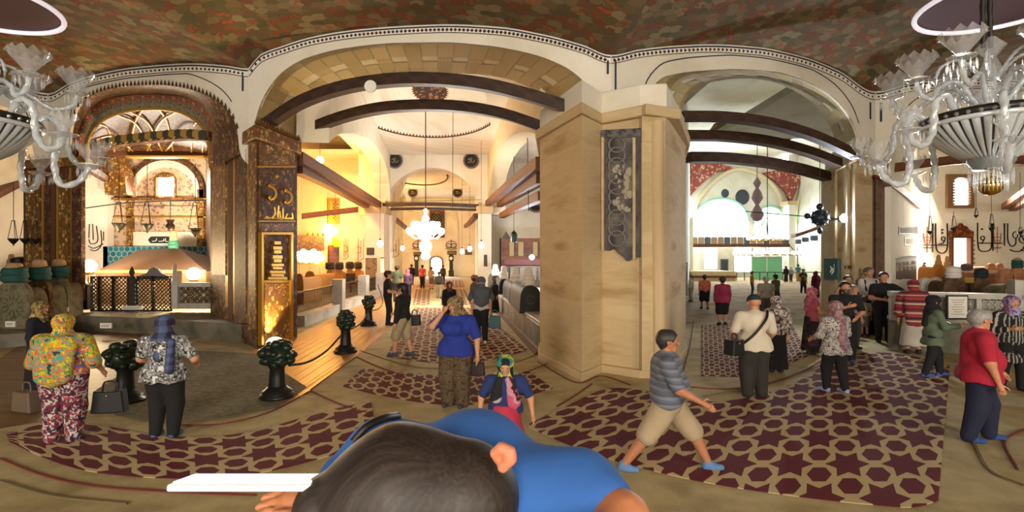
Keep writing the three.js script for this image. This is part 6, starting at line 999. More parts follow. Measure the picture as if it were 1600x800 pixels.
// smooth union of tapered capsules, meshed on a grid (surface nets)
function blob(bones, cell, k, color, clips = []) {
  const lo = [1e9, 1e9, 1e9], hi = [-1e9, -1e9, -1e9];
  for (const b of bones) if (!b.sub) for (let i = 0; i < 3; i++) { lo[i] = Math.min(lo[i], b.a[i] - b.ra, b.b[i] - b.rb); hi[i] = Math.max(hi[i], b.a[i] + b.ra, b.b[i] + b.rb); }
  const N = [0, 0, 0]; for (let i = 0; i < 3; i++) { lo[i] -= 2.5 * cell; N[i] = Math.ceil((hi[i] + 2.5 * cell - lo[i]) / cell) + 1; }
  const [nx, ny, nz] = N, F = new Float32Array(nx * ny * nz).fill(1);
  for (const o of bones) {
    const { a, b, ra, rb } = o, zs = o.zs ?? 1, kk = o.k ?? k, dx = b[0] - a[0], dy = b[1] - a[1], dz = (b[2] - a[2]) * zs, dd = dx * dx + dy * dy + dz * dz || 1e-9, R = Math.max(ra, rb) + kk + 2 * cell;
    const i0 = [], i1 = []; for (let i = 0; i < 3; i++) { i0[i] = Math.max(0, Math.floor((Math.min(a[i], b[i]) - R - lo[i]) / cell)); i1[i] = Math.min(N[i] - 1, Math.ceil((Math.max(a[i], b[i]) + R - lo[i]) / cell)); }
    for (let z = i0[2]; z <= i1[2]; z++) { const pz = (lo[2] + z * cell - a[2]) * zs; for (let y = i0[1]; y <= i1[1]; y++) { const py = lo[1] + y * cell - a[1]; let q = (z * ny + y) * nx + i0[0]; for (let x = i0[0]; x <= i1[0]; x++, q++) {
      const px = lo[0] + x * cell - a[0]; let t = (px * dx + py * dy + pz * dz) / dd; t = t < 0 ? 0 : t > 1 ? 1 : t;
      const ex = px - dx * t, ey = py - dy * t, ez = pz - dz * t, d = Math.sqrt(ex * ex + ey * ey + ez * ez) - (ra + (rb - ra) * t);
      if (o.sub) { const f = F[q], n = -d, h = Math.max(kk - Math.abs(f - n), 0) / (kk || 1); F[q] = Math.max(f, n) + h * h * kk / 4; } else { const f = F[q], h = Math.max(kk - Math.abs(f - d), 0) / (kk || 1); F[q] = Math.min(f, d) - h * h * kk / 4; }
    } } }
  }
  if (clips.length) { let q = 0; for (let z = 0; z < nz; z++) for (let y = 0; y < ny; y++) for (let x = 0; x < nx; x++, q++) if (F[q] < 3 * cell) for (const c of clips) F[q] = Math.max(F[q], c(lo[0] + x * cell, lo[1] + y * cell, lo[2] + z * cell)); }
  const vid = new Int32Array(nx * ny * nz).fill(-1), pos = [], col = [], idx = [], ofs = [0, 1, nx, nx + 1, nx * ny, nx * ny + 1, nx * ny + nx, nx * ny + nx + 1];
  const E = [[0, 1], [0, 2], [0, 4], [1, 3], [1, 5], [2, 3], [2, 6], [3, 7], [4, 5], [4, 6], [5, 7], [6, 7]];
  for (let z = 0; z < nz - 1; z++) for (let y = 0; y < ny - 1; y++) for (let x = 0; x < nx - 1; x++) {
    const q = (z * ny + y) * nx + x; let m = 0; for (let i = 0; i < 8; i++) if (F[q + ofs[i]] < 0) m |= 1 << i;
    if (m === 0 || m === 255) continue;
    let sx = 0, sy = 0, sz = 0, n = 0; for (const [a, b] of E) { const A = F[q + ofs[a]], B = F[q + ofs[b]]; if ((A < 0) === (B < 0)) continue; const t = A / (A - B); sx += (a & 1) + ((b & 1) - (a & 1)) * t; sy += (a >> 1 & 1) + ((b >> 1 & 1) - (a >> 1 & 1)) * t; sz += (a >> 2) + ((b >> 2) - (a >> 2)) * t; n++; }
    vid[q] = pos.length / 3; const X = lo[0] + (x + sx / n) * cell, Y = lo[1] + (y + sy / n) * cell, Z = lo[2] + (z + sz / n) * cell; pos.push(X, Y, Z); const c = color(X, Y, Z); col.push(c[0], c[1], c[2]);
  }
  const st = [1, nx, nx * ny], quad = (a, b, c, d, flip) => { if (a < 0 || b < 0 || c < 0 || d < 0) return; if (flip) idx.push(a, c, b, a, d, c); else idx.push(a, b, c, a, c, d); };
  for (let z = 1; z < nz - 1; z++) for (let y = 1; y < ny - 1; y++) for (let x = 1; x < nx - 1; x++) { const q = (z * ny + y) * nx + x, f = F[q] < 0; for (let i = 0; i < 3; i++) { if ((F[q + st[i]] < 0) === f) continue; const u = st[(i + 1) % 3], v = st[(i + 2) % 3]; quad(vid[q - u - v], vid[q - v], vid[q], vid[q - u], !f); } }
  const g = new THREE.BufferGeometry(); g.setAttribute('position', new THREE.Float32BufferAttribute(pos, 3)); g.setAttribute('color', new THREE.Float32BufferAttribute(col, 3)); g.setIndex(idx); g.computeVertexNormals(); return g;
}
const joinV = (l) => joinAll(l.map((g) => g));
const skinMat = std({ vertexColors: true, roughness: 0.6 }), clothMat = std({ vertexColors: true, roughness: 0.9 }), hairMat = std({ vertexColors: true, roughness: 0.55 });
const B = (a, b, ra, rb = ra, o = {}) => ({ a, b, ra, rb, ...o });
const HAIR = { black: '#1a1512', brown: '#33241a', grey: '#9a9690', white: '#c9c6c0' };
function person(o) {
  const Z = groundZ(o.feet), H = o.H ?? (o.feet - o.top) / FOCAL * Z, w = o.w ?? 1, g = thing('person', o.label, 'person', ground(o.x, o.feet), o.yaw ?? 0, 'visitors');
  const cell = Z < 7.6 ? 0.013 : Z < 10 ? 0.016 : Z < 16 ? 0.021 : Z < 30 ? 0.03 : 0.042, near = Z < 16, S = (p) => p.map((v) => v * H), stride = o.stride ?? 0, lean = o.lean ?? 0;
  const skinC = lin(o.skin ?? '#c08a68'), drop = Math.abs(stride) * 0.12;
  const hipY = 0.51 - drop, Lz = (y) => lean * Math.max(0, y - 0.5);       // forward lean grows with height
  const T = (x, y, z) => [x * H, (y - drop) * H, (z + Lz(y)) * H];
  const sw = 0.108 * w, hw = 0.05 * w, torso = (f) => [
    B(T(-0.045 * w, 0.54, 0), T(0.045 * w, 0.54, 0), 0.08 * w * H * 0.94 + f, undefined, { zs: 1.12 }), B(T(0, 0.56, 0), T(0, 0.76, 0), 0.078 * w * H * 0.94 + f, 0.075 * H * w * 0.94 + f), B(T(-0.05 * w, 0.73, 0), T(0.05 * w, 0.73, 0), 0.066 * w * H + f, undefined, { zs: 1.15 }), B(T(-0.085 * w, 0.795, -0.005), T(0.085 * w, 0.795, -0.005), 0.036 * H + f), ...(o.bust ? [B(T(-0.04, 0.72, 0.06 * w), T(0.04, 0.72, 0.06 * w), 0.045 * H * w + f)] : []), ...(o.belly ? [B(T(0, 0.6, 0.03), T(0, 0.62, 0.04), 0.078 * H * w + f)] : [])].map((b) => ({ ...b, rb: b.rb ?? b.ra }));
  const legs = {}; for (const s of [-1, 1]) { const k = s * stride; legs[s] = { hip: T(s * hw, 0.51, 0), knee: [s * (hw + 0.004) * H, (0.275 - drop * 0.4) * H, (k * 0.5 + (k < 0 ? 0.02 : 0.03)) * H], ankle: [s * (hw + 0.005) * H, 0.045 * H, k * H * 0.95] }; }
  const leg = (s, f0, f1, r = 1) => [B(legs[s].hip, legs[s].knee, 0.058 * H * w ** 0.8 * r + f0, 0.041 * H * w ** 0.6 * r + f0), B(legs[s].knee, legs[s].ankle, 0.041 * H * w ** 0.6 * r + f1, 0.027 * H * r + f1)];
  const arms = {}; for (const s of [-1, 1]) {
    const [u, f] = (s < 0 ? o.armR : o.armL) ?? [[0.14, -1, 0.02], [0.04, -1, 0.16]], n = (v, l) => { const q = Math.hypot(...v); return [s * v[0] / q * l * H, v[1] / q * l * H, v[2] / q * l * H]; }, sh = T(s * (sw + 0.004), 0.79, 0), a = n(u, 0.168), b = n(f, 0.145), el = sh.map((v, i) => v + a[i]), wr = el.map((v, i) => v + b[i]); arms[s] = { sh, el, wr, d: n(f, 1).map((v) => v / H) };
  }
  for (const s of [-1, 1]) { const t = s < 0 ? o.handR : o.handL; if (!t) continue; const a = arms[s], S0 = new V3(...a.sh), W = new V3(...T(...t)), la = 0.168 * H, lb = 0.15 * H, dir = W.clone().sub(S0), d = Math.min(dir.length(), la + lb - 0.01); dir.normalize(); const ca = (la * la + d * d - lb * lb) / (2 * la * d), pole = new V3(s * 0.7, -1, 0.1); pole.addScaledVector(dir, -pole.dot(dir)).normalize(); const el = S0.clone().addScaledVector(dir, la * ca).addScaledVector(pole, la * Math.sqrt(Math.max(0, 1 - ca * ca))), wr = S0.clone().addScaledVector(dir, d); a.el = el.toArray(); a.wr = wr.toArray(); a.d = wr.clone().sub(el).normalize().toArray(); }
  const arm = (s, f) => [B(arms[s].sh, arms[s].el, 0.034 * H * w ** 0.7 + f, 0.027 * H * w ** 0.5 + f), B(arms[s].el, arms[s].wr, 0.027 * H * w ** 0.5 + f, 0.018 * H + f)];
  const hand = (s) => {
    const { wr, d } = arms[s], p = wr.map((v, i) => v + d[i] * 0.05 * H), side = Math.abs(d[1]) > 0.7 ? [0, 0, 1] : [0, 1, 0], r = 0.0052 * H, out = [B(wr, p, 0.016 * H, 0.02 * H)];
    if (!near) return [...out, B(p, p.map((v, i) => v + d[i] * 0.04 * H), 0.018 * H, 0.01 * H)];
    [-1.5, -0.5, 0.5, 1.5].forEach((q, i) => { const b0 = p.map((v, j) => v + side[j] * q * 0.011 * H + d[j] * 0.006 * H), L = [0.04, 0.047, 0.045, 0.035][i] * H, curl = [-s * 0.35, 0, 0], m = b0.map((v, j) => v + (d[j] + curl[j] * 0.5) * L * 0.55), e = m.map((v, j) => v + (d[j] * 0.8 + curl[j]) * L * 0.5); out.push(B(b0, m, r * 1.05, r, { k: 0.004 }), B(m, e, r, r * 0.8, { k: 0.004 })); });
    const t0 = wr.map((v, j) => v + d[j] * 0.018 * H + side[j] * 0.014 * H), t1 = t0.map((v, j) => v + (d[j] * 0.6 + side[j] * 0.8) * 0.03 * H), t2 = t1.map((v, j) => v + (d[j] * 0.9 + side[j] * 0.3) * 0.02 * H); out.push(B(t0, t1, r * 1.2, r, { k: 0.006 }), B(t1, t2, r, r * 0.8, { k: 0.004 })); return out;
  };
  const headC = T(0, 0.925, 0.012), hh = H * 0.153 * (o.hs ?? 1), hy = o.headYaw ?? 0, hp = o.headPitch ?? 0;
  // body: one continuous skin surface, head on its own finer grid
  const bodyBones = [...torso(-0.004), ...leg(-1, 0, 0, 0.94), ...leg(1, 0, 0, 0.94), ...arm(-1, 0), ...arm(1, 0), B(T(0, 0.8, -0.005), headC, 0.034 * H * w ** 0.4, 0.036 * H)];
  const skinCol = (x, y, z) => { const k = 0.94 + 0.12 * n3(x * 30, y * 30, z * 30); return skinC.map((v) => v * k); };
  const geos = [blob(bodyBones, cell * 1.15, 0.02 * H, skinCol)];
  if (!o.noHands) for (const s of [-1, 1]) geos.push(blob(hand(s), near ? Math.min(0.006, cell * 0.4) : cell * 0.7, 0.008, skinCol));
  const hd = (v) => v.map((q) => q * hh), hb = (a, b, ra, rb = ra, x = {}) => B(hd(a), hd(b), ra * hh, rb * hh, x);
  const headBones = [hb([0, 0.12, -0.13], [0, 0.12, 0.08], 0.36, 0.35), hb([0, -0.02, 0.12], [0, -0.3, 0.16], 0.27, 0.17), hb([-0.15, -0.22, 0.02], [0, -0.38, 0.2], 0.12, 0.1), hb([0.15, -0.22, 0.02], [0, -0.38, 0.2], 0.12, 0.1), hb([0, 0.02, 0.4], [0, -0.12, 0.46], 0.03, 0.055, { k: 0.04 * hh }), hb([-0.16, 0.08, 0.34], [0.16, 0.08, 0.34], 0.05), hb([-0.08, -0.25, 0.34], [0.08, -0.25, 0.34], 0.035, 0.035, { k: 0.03 * hh }), hb([0, -0.4, 0.24], [0, -0.4, 0.26], 0.09), hb([-0.36, 0, -0.02], [-0.37, -0.1, 0], 0.07, 0.05, { k: 0.03 * hh }), hb([0.36, 0, -0.02], [0.37, -0.1, 0], 0.07, 0.05, { k: 0.03 * hh }), hb([-0.15, 0, 0.44], [-0.15, 0, 0.44], 0.07, 0.07, { sub: 1, k: 0.06 * hh }), hb([0.15, 0, 0.44], [0.15, 0, 0.44], 0.07, 0.07, { sub: 1, k: 0.06 * hh }), hb([-0.15, 0, 0.33], [-0.15, 0, 0.33], 0.055, 0.055, { k: 0.01 * hh }), hb([0.15, 0, 0.33], [0.15, 0, 0.33], 0.055, 0.055, { k: 0.01 * hh })];
  const hairC = lin(o.head?.c ?? HAIR.brown), hcell = Math.max(hh / 30, cell * 0.45);
  const faceCol = (X, Y, Zz) => { const x = X / hh, y = Y / hh, z = Zz / hh, ax = Math.abs(x); if (z > 0.2) { if (Math.hypot(ax - 0.15, y) < 0.05) return Math.hypot(ax - 0.15, y) < 0.028 ? [0.02, 0.015, 0.01] : [0.6, 0.55, 0.5]; if (Math.abs(y - 0.1) < 0.022 && ax > 0.07 && ax < 0.25) return [0.05, 0.035, 0.025]; if (Math.abs(y + 0.25) < 0.03 && ax < 0.1) return [skinC[0] * 0.85, skinC[1] * 0.55, skinC[2] * 0.55]; } if (o.beard && z > 0.0 && y < -0.13 && !(Math.abs(y + 0.25) < 0.03 && ax < 0.1)) return [0.06, 0.04, 0.03]; return skinCol(X, Y, Zz); };
  const headM = new THREE.Matrix4().makeRotationFromEuler(new THREE.Euler(hp, hy, 0, 'YXZ')).setPosition(...headC);
  geos.push(blob(headBones, hcell, 0.1 * hh, faceCol).applyMatrix4(headM)); mesh('body', joinV(geos), skinMat, g);
  const headPart = (name, bones, color, clips, mat, k = 0.12) => mesh(name, blob(bones, hcell * 1.15, k * hh, color, clips).applyMatrix4(headM), mat, g);
  const ht = o.head?.type ?? 'hair', hairFn = (x, y, z) => { const k = 0.7 + 0.6 * n3(x * 90 / hh * 0.2, y * 30, z * 90); return hairC.map((v) => v * k); }, hFn = o.head?.f ?? hairFn;
  const skull = (r) => hb([0, 0.13, -0.14], [0, 0.13, 0.08], 0.36 + r, 0.35 + r);
  if (ht === 'hair') headPart('hair', [skull(0.05), hb([0, -0.1, -0.2], [0, -0.2, -0.2], 0.3, 0.22), hb([0, -0.2, 0.56], [0, -0.2, 0.56], 0.52, 0.52, { sub: 1, k: 0.05 * hh }), hb([-0.5, -0.08, 0.06], [0.5, -0.08, 0.06], 0.13, 0.13, { sub: 1, k: 0.03 * hh })], hFn, [(x, y, z) => -0.42 * hh - y], hairMat);
  if (ht === 'long') headPart('hair', [skull(0.06), hb([0, -0.1, -0.25], [0, -0.7, -0.25], 0.33, 0.2), hb([0, -0.2, 0.56], [0, -0.2, 0.56], 0.52, 0.52, { sub: 1, k: 0.05 * hh })], hFn, [], hairMat);
  if (ht === 'thin') headPart('hair', [hb([-0.2, -0.05, -0.15], [0.2, -0.05, -0.15], 0.24, 0.24), hb([0, -0.2, 0.5], [0, -0.2, 0.5], 0.5, 0.5, { sub: 1 })], hFn, [(x, y) => y - 0.15 * hh], hairMat);
  if (ht === 'cap') headPart('cap', [skull(0.07)], hFn, [(x, y, z) => 0.1 * hh - y - z * 0.25], clothMat);
  if (ht === 'scarf') {
    const dl = o.head.drop ?? 1, fr = o.head.front ?? 0.3, ww = o.head.wide ?? 1;
    headPart('headscarf', [skull(0.07), hb([0, -0.1, -0.05], [0, -0.45, -0.02], 0.36, 0.3), hb([0, -0.45, -0.05], [0, -0.62, -0.02], 0.33, 0.42 * ww), hb([-0.3 * ww, -0.75, -0.3], [0.3 * ww, -0.75, -0.3], 0.24), hb([0, -0.5, -0.25], [0, -0.7 - dl, -0.42 - 0.12 * dl], 0.36, 0.2 + 0.1 * dl), hb([-0.25 * ww, -0.75, -0.35], [0.05, -0.6 - dl * 0.9, -0.46], 0.22, 0.16), hb([0.25 * ww, -0.75, -0.35], [-0.05, -0.6 - dl * 0.9, -0.46], 0.22, 0.16), hb([-0.14, -0.5, 0.2], [-0.2, -0.6 - fr, 0.3 + 0.2 * (w - 1)], 0.2, 0.12), hb([0.14, -0.5, 0.2], [0.12, -0.65 - fr, 0.3 + 0.2 * (w - 1)], 0.2, 0.12), hb([0, -0.06, 0.6], [0, -0.14, 0.6], 0.37, 0.35, { sub: 1, k: 0.04 * hh })], hFn, [], clothMat, 0.16);
  }
  if (o.glasses) { const gm = M.black; mesh('glasses', mergeGeometries([-1, 1].map((s) => new THREE.TorusGeometry(0.09 * hh, 0.014 * hh, 6, 14).translate(s * 0.15 * hh, 0, 0.43 * hh)).concat([boxAt(0.12 * hh, 0.02 * hh, 0.02 * hh, 0, 0, 0.44 * hh)])).applyMatrix4(headM), gm, g); }
  // clothes
  const f = 0.008 * H, sl = o.sleeve ?? 0.32, hem = (o.hem ?? 0.5) * H, topB = [...torso(f), B(T(0, 0.78, -0.005), T(0, 0.83, 0), 0.05 * H + f, 0.035 * H + f)];
  if (o.loose) topB.push(B(T(-0.05 * w, hem / H + 0.02, 0), T(0.05 * w, hem / H + 0.02, 0), 0.085 * w * H + f, 0.085 * w * H + f));
  for (const s of [-1, 1]) { const a = arms[s], lerp = (p, q, t) => p.map((v, i) => v + (q[i] - v) * t), c = 0.007 * H; if (sl > 0.5) topB.push(B(a.sh, a.el, 0.036 * H * w ** 0.7 + c, 0.03 * H + c), B(a.el, lerp(a.el, a.wr, (sl - 0.5) * 2), 0.03 * H + c, 0.023 * H + c)); else if (sl > 0) topB.push(B(a.sh, lerp(a.sh, a.el, sl * 2), 0.038 * H * w ** 0.7 + c, 0.034 * H * w ** 0.5 + c)); }
  const wob = (x, z) => 0.012 * Math.sin(Math.atan2(x, z) * 6);
  mesh('shirt', blob(topB, cell, 0.022 * H, o.topc, [(x, y, z) => hem - drop * H + wob(x, z) - y, ...(sl > 0 ? [] : [])]), clothMat, g);
  const bt = o.bottom ?? 'trousers';
  if (bt === 'trousers' || bt === 'shorts') { const r = (o.baggy ?? 0.009) * H, bb = [...torso(f * 0.7).slice(0, 1)]; for (const s of [-1, 1]) { if (bt === 'trousers') bb.push(...leg(s, r, r * 1.2)); else bb.push(B(legs[s].hip, legs[s].knee, 0.06 * H * w ** 0.8 + r, 0.05 * H * w ** 0.6 + r)); } mesh(bt, blob(bb, cell, 0.018 * H, o.bc, [(x, y) => y - 0.585 * H]), clothMat, g); }
  else { const hemY = o.skirtHem ?? 0.06, bb = [...torso(f * 0.7).slice(0, 1), B(T(0, 0.52, 0), [0, hemY * H, 0], 0.1 * H * w, (o.flare ?? 0.13) * H * w), B([-0.04 * H, 0.4 * H, 0.02 * H], [-0.06 * H, hemY * H, 0.04 * H], 0.07 * H * w, 0.09 * H * w), B([0.04 * H, 0.4 * H, -0.02 * H], [0.06 * H, hemY * H, -0.03 * H], 0.07 * H * w, 0.09 * H * w)]; mesh('skirt', blob(bb, cell, 0.02 * H, o.bc, [(x, y) => y - 0.585 * H, (x, y, z) => hemY * H + wob(x, z) - y]), clothMat, g); }
  const sc = plain(o.shoe ?? '#2b2a2c', 0.1); for (const s of [-1, 1]) { const a = legs[s].ankle; mesh('shoe', blob([B([a[0], 0.024 * H, a[2] - 0.018 * H], [a[0] + s * 0.008 * H, 0.02 * H, a[2] + 0.085 * H], 0.026 * H, 0.021 * H), B([a[0], 0.05 * H, a[2] - 0.005 * H], [a[0], 0.03 * H, a[2] + 0.02 * H], 0.028 * H, 0.028 * H)], Math.max(0.008, cell * 0.8), 0.02 * H, sc, [(x, y) => -y + 0.002]), clothMat, g); }
  if (o.cape) { const c = o.cape, L = c.len ?? 0.2, cb = [B(T(-0.1 * w, 0.8, -0.02), T(0.1 * w, 0.8, -0.02), 0.05 * H * w ** 0.5), B(T(-0.06 * w, 0.78, -0.06 * w), T(-0.05 * w, 0.8 - L, -0.075 * w), 0.07 * H, 0.06 * H, { zs: 1.5 }), B(T(0.06 * w, 0.78, -0.06 * w), T(0.05 * w, 0.8 - L, -0.075 * w), 0.07 * H, 0.06 * H, { zs: 1.5 }), B(T(0, 0.78, -0.06 * w), T(0, 0.77 - L, -0.08 * w), 0.07 * H, 0.06 * H, { zs: 1.5 }), B(T(-0.12 * w, 0.78, 0.01), T(-0.15 * w, 0.78 - L * 0.6, 0.01), 0.05 * H, 0.055 * H), B(T(0.12 * w, 0.78, 0.01), T(0.15 * w, 0.78 - L * 0.6, 0.01), 0.05 * H, 0.055 * H), B(T(0, 0.8, 0), T(0, 0.88, -0.01), 0.075 * H, 0.05 * H)]; mesh('shawl', blob(cb, cell, 0.03 * H, c.f), clothMat, g); }
  if (o.extra) o.extra(g, H, { arms, T, headC, hh });
  g.userData.joints = undefined; delete g.userData.joints; return { g, H, arms };
}
const P = person;
P({ x: 62, feet: 612, top: 472, yaw: 1.7, w: 1.05, label: 'woman in dark coat and gold headscarf beside the tombstones', head: { type: 'scarf', f: patches(['#6b5a2e', '#8f7a45', '#4a3c22', '#a8935a'], 22), drop: 0.5 }, topc: plain('#151824'), sleeve: 1, hem: 0.4, bottom: 'skirt', bc: plain('#17161a'), skin: '#b5805e' });
P({ x: 98, feet: 691, top: 492, yaw: PI + 0.15, w: 1.42, label: 'heavy woman in rainbow floral scarf and red navy floral trousers', head: { type: 'scarf', f: patches(['#d88a1c', '#c7b81e', '#3f8f3a', '#d9682a', '#e0c23a', '#2f7f72', '#b84a2a'], 30), drop: 1.2, wide: 1.5 }, cape: { len: 0.26, f: patches(['#c98a1c', '#c7b81e', '#3f8f3a', '#d9682a', '#2f9a94', '#c2503a', '#7ab03a', '#20304a'], 21) }, topc: patches(['#2f9a94', '#d9682a', '#7a3a8a', '#d8c03a', '#c24a5a', '#3a6ab0'], 18), sleeve: 0.36, hem: 0.53, bc: patches(['#1a1c2c', '#8a2436', '#20243a', '#c9bdb8', '#5a1c2c', '#b0404c'], 28), baggy: 0.022, shoe: '#3a4a7c', armR: [[0.35, -1, 0.1], [-0.05, -0.7, 0.8]], armL: [[0.35, -1, 0.15], [-0.1, -0.6, 0.8]] });
P({ x: 257, feet: 683, top: 494, yaw: PI, w: 1.36, label: 'woman in blue plaid scarf and black white patterned blouse', head: { type: 'scarf', f: plaid('#4c587e', '#23263a', 13), drop: 0.9, wide: 1.1 }, topc: patches(['#1c1c1e', '#b5b5b2', '#4a4a4c', '#8c8c8a', '#26262a', '#d0d0cc'], 26), sleeve: 0.36, hem: 0.47, loose: 1, bc: plain('#131214'), baggy: 0.016, shoe: '#44609c', armR: [[0.5, -1, 0.25], [-0.4, -0.5, 0.9]], armL: [[0.5, -1, 0.25], [-0.4, -0.5, 0.9]], extra: (g, H) => mesh('scarf_end', blob([B([-0.1 * H, 0.8 * H, -0.07 * H], [-0.12 * H, 0.58 * H, -0.12 * H], 0.03 * H, 0.035 * H)], 0.012, 0.01, plaid('#4c587e', '#2a2f4a', 20)), clothMat, g) });
P({ x: 606, feet: 508, top: 423, yaw: 1.7, label: 'man in black shirt and trousers standing by the wooden floor', head: { c: HAIR.black }, topc: plain('#121316'), bc: plain('#15151a'), armR: [[0.1, -1, 0.2], [-0.2, -0.3, 1]], armL: [[0.1, -1, 0.2], [-0.2, -0.3, 1]], shoe: '#1c1c20' });
P({ x: 630, feet: 557, top: 441, yaw: -1.9, label: 'visitor in black jacket and khaki shorts on the star carpet', head: { type: 'long', c: HAIR.black }, topc: plain('#141416'), sleeve: 0.95, hem: 0.42, bottom: 'shorts', baggy: 0.014, bc: plain('#a09070'), shoe: '#3a4c66', stride: 0.1, w: 1.1, armR: [[0.15, -1, 0.2], [-0.1, -0.3, 1]] });
P({ x: 620, feet: 472, top: 415, yaw: PI, w: 1.15, label: 'man in olive green shirt behind the black shirted man', head: { c: HAIR.black }, topc: plain('#4c5238'), bc: plain('#2a2a2e') });
P({ x: 637, feet: 470, top: 420, yaw: PI, label: 'woman in pink cap and purple top beside the olive shirted man', head: { type: 'scarf', f: plain('#b0566a'), drop: 0.2 }, topc: plain('#4a2f44'), sleeve: 1, bc: plain('#1c1a20') });
P({ x: 712, feet: 634, top: 464, yaw: -0.3, w: 1.3, bust: 1, label: 'woman in royal blue shirt covering her face with a hand', head: { type: 'scarf', f: patches(['#6b5a3c', '#8a7650', '#4a3d28', '#9c7a5c'], 26), drop: 0.6, front: 0.8 }, headPitch: 0.2, topc: plain('#1c2f86'), sleeve: 0.44, hem: 0.47, loose: 1, bc: patches(['#4c3c28', '#5f4c34', '#3a2e20'], 40), baggy: 0.03, shoe: '#3a3530', headYaw: -0.45, handR: [-0.075, 0.865, 0.12], armL: [[0.45, -1, 0.05], [0.1, -1, 0.2]] });
P({ x: 790, feet: 731, top: 558, yaw: -0.05, w: 1.28, hs: 1.22, label: 'girl in navy shirt and pink skirt with a bright scarf', head: { type: 'scarf', f: patches(['#121214', '#1a1a1c', '#2f7f78', '#b8b02c', '#141416'], 12), front: 1.3, drop: 0.4, wide: 1.2 }, headPitch: 0.3, topc: plain('#1c2c5c'), sleeve: 0.4, hem: 0.5, bottom: 'skirt', skirtHem: 0.3, bc: plain('#a82c44'), armR: [[0.5, -1, 0.05], [0.1, -1, 0.15]], armL: [[0.55, -1, 0.1], [0.15, -1, 0.2]], extra: (g, H) => { mesh('scarf_end', blob([B([-0.05 * H, 0.8 * H, 0.07 * H], [-0.08 * H, 0.66 * H, 0.09 * H], 0.04 * H, 0.055 * H, { zs: 1.7 })], 0.01, 0.01, (x, y, z) => y > 0.68 * H + x * 0.5 ? lin('#151517') : lin('#a8a4a2')), clothMat, g); mesh('scarf_end', blob([B([0.04 * H, 0.8 * H, 0.075 * H], [0.08 * H, 0.62 * H, 0.09 * H], 0.045 * H, 0.06 * H, { zs: 1.7 })], 0.01, 0.01, patches(['#c24a6a', '#1a1a1c', '#d0707a', '#8a9ab0', '#c24a6a'], 14)), clothMat, g); } });
P({ x: 752, feet: 536, top: 432, yaw: PI + 0.1, label: 'woman in grey fringed scarf with white top and black trousers', head: { type: 'scarf', f: stripesY(['#4a4e54', '#52565c', '#4a4e54', '#7a7e84'], 22), drop: 1.2, wide: 1.2 }, cape: { len: 0.16, f: plain('#4a4e54') }, topc: plain('#b8b0a6'), sleeve: 0.4, bc: plain('#141316'), shoe: '#c8c4c0', stride: 0.05 });
P({ x: 741, feet: 516, top: 429, yaw: 1.9, label: 'balding man in grey shirt beside the grey scarf woman', head: { type: 'thin', c: HAIR.brown }, topc: plain('#5c5c62'), bc: plain('#26262c'), skin: '#9a6a4c' });
P({ x: 702, feet: 512, top: 440, yaw: 0.4, label: 'small visitor in brown headscarf behind the blue shirted woman', head: { type: 'scarf', f: plain('#5c3c2a'), drop: 0.3 }, topc: plain('#17161c'), sleeve: 1, bc: plain('#1c1a20') });
P({ x: 686, feet: 466, top: 424, yaw: PI, w: 1.15, label: 'visitor in brown jacket with backpack walking to the end door', head: { c: HAIR.black }, topc: plain('#4a3a26'), sleeve: 1, bc: plain('#8a7c62'), stride: 0.06, extra: (g, H) => mesh('backpack', box(0.2 * H, 0.25 * H, 0.1 * H, 0.03 * H).translate(0, 0.7 * H, -0.13 * H), std({ color: 0x2c2418 }), g) });
P({ x: 660, feet: 451, top: 414, yaw: PI, label: 'visitor in pink vest and black trousers near the end door', head: { c: HAIR.black }, topc: plain('#c24a4c'), sleeve: 0.1, bc: plain('#17171a') });
P({ x: 674, feet: 452, top: 417, yaw: PI, w: 0.9, label: 'slim visitor in beige shirt beside the pink vest visitor', head: { c: HAIR.brown }, topc: plain('#9a8a6c'), bottom: 'shorts', bc: plain('#6a5c48') });
P({ x: 643, feet: 446, top: 413, yaw: PI, label: 'visitor all in black near the far left clock', head: { c: HAIR.black }, topc: plain('#16161a'), sleeve: 1, bc: plain('#141418') });
P({ x: 692, feet: 444, top: 414, yaw: PI - 0.3, label: 'distant visitor in tan coat silhouetted in the end door', head: { c: HAIR.brown }, topc: plain('#4a4034'), sleeve: 1, bc: plain('#2a2620') });
P({ x: 772, feet: 488, top: 436, yaw: -0.8, w: 1.15, label: 'woman in black dress and checked scarf beside the coffins', head: { type: 'scarf', f: patches(['#3a3e44', '#6c7078', '#2a2c30'], 30), drop: 0.8 }, topc: plain('#121214'), sleeve: 1, bottom: 'skirt', bc: plain('#121214') });
P({ x: 1041, feet: 735, top: 537, H: 1.56, yaw: 1.35, w: 1.4, label: 'man in grey striped shirt and beige shorts striding past', head: { c: '#2c2a28' }, topc: stripesY(['#5a5f6c', '#6f7480', '#4f535e'], 40), sleeve: 0.42, hem: 0.47, bottom: 'shorts', bc: plain('#a08f72'), baggy: 0.012, shoe: '#5a7ca8', stride: 0.3, skin: '#a8704e', armR: [[0.3, -1, 0.45], [0.1, -0.5, 1]], armL: [[0.3, -1, -0.3], [0.1, -1, 0.3]], belly: 1 });
P({ x: 1129, feet: 508, top: 432, yaw: PI, w: 1.1, label: 'man in magenta long sleeved shirt and black shorts', head: { c: HAIR.black }, topc: plain('#86223f'), sleeve: 0.9, hem: 0.46, loose: 1, bottom: 'shorts', baggy: 0.02, bc: plain('#121216') });
P({ x: 1101, feet: 483, top: 429, yaw: PI, w: 1.1, stride: 0.08, label: 'man in salmon shirt and black shorts walking into the mosque', head: { c: HAIR.black }, topc: plain('#c0604c'), bottom: 'shorts', bc: plain('#141416'), baggy: 0.02, skin: '#9a6648' });
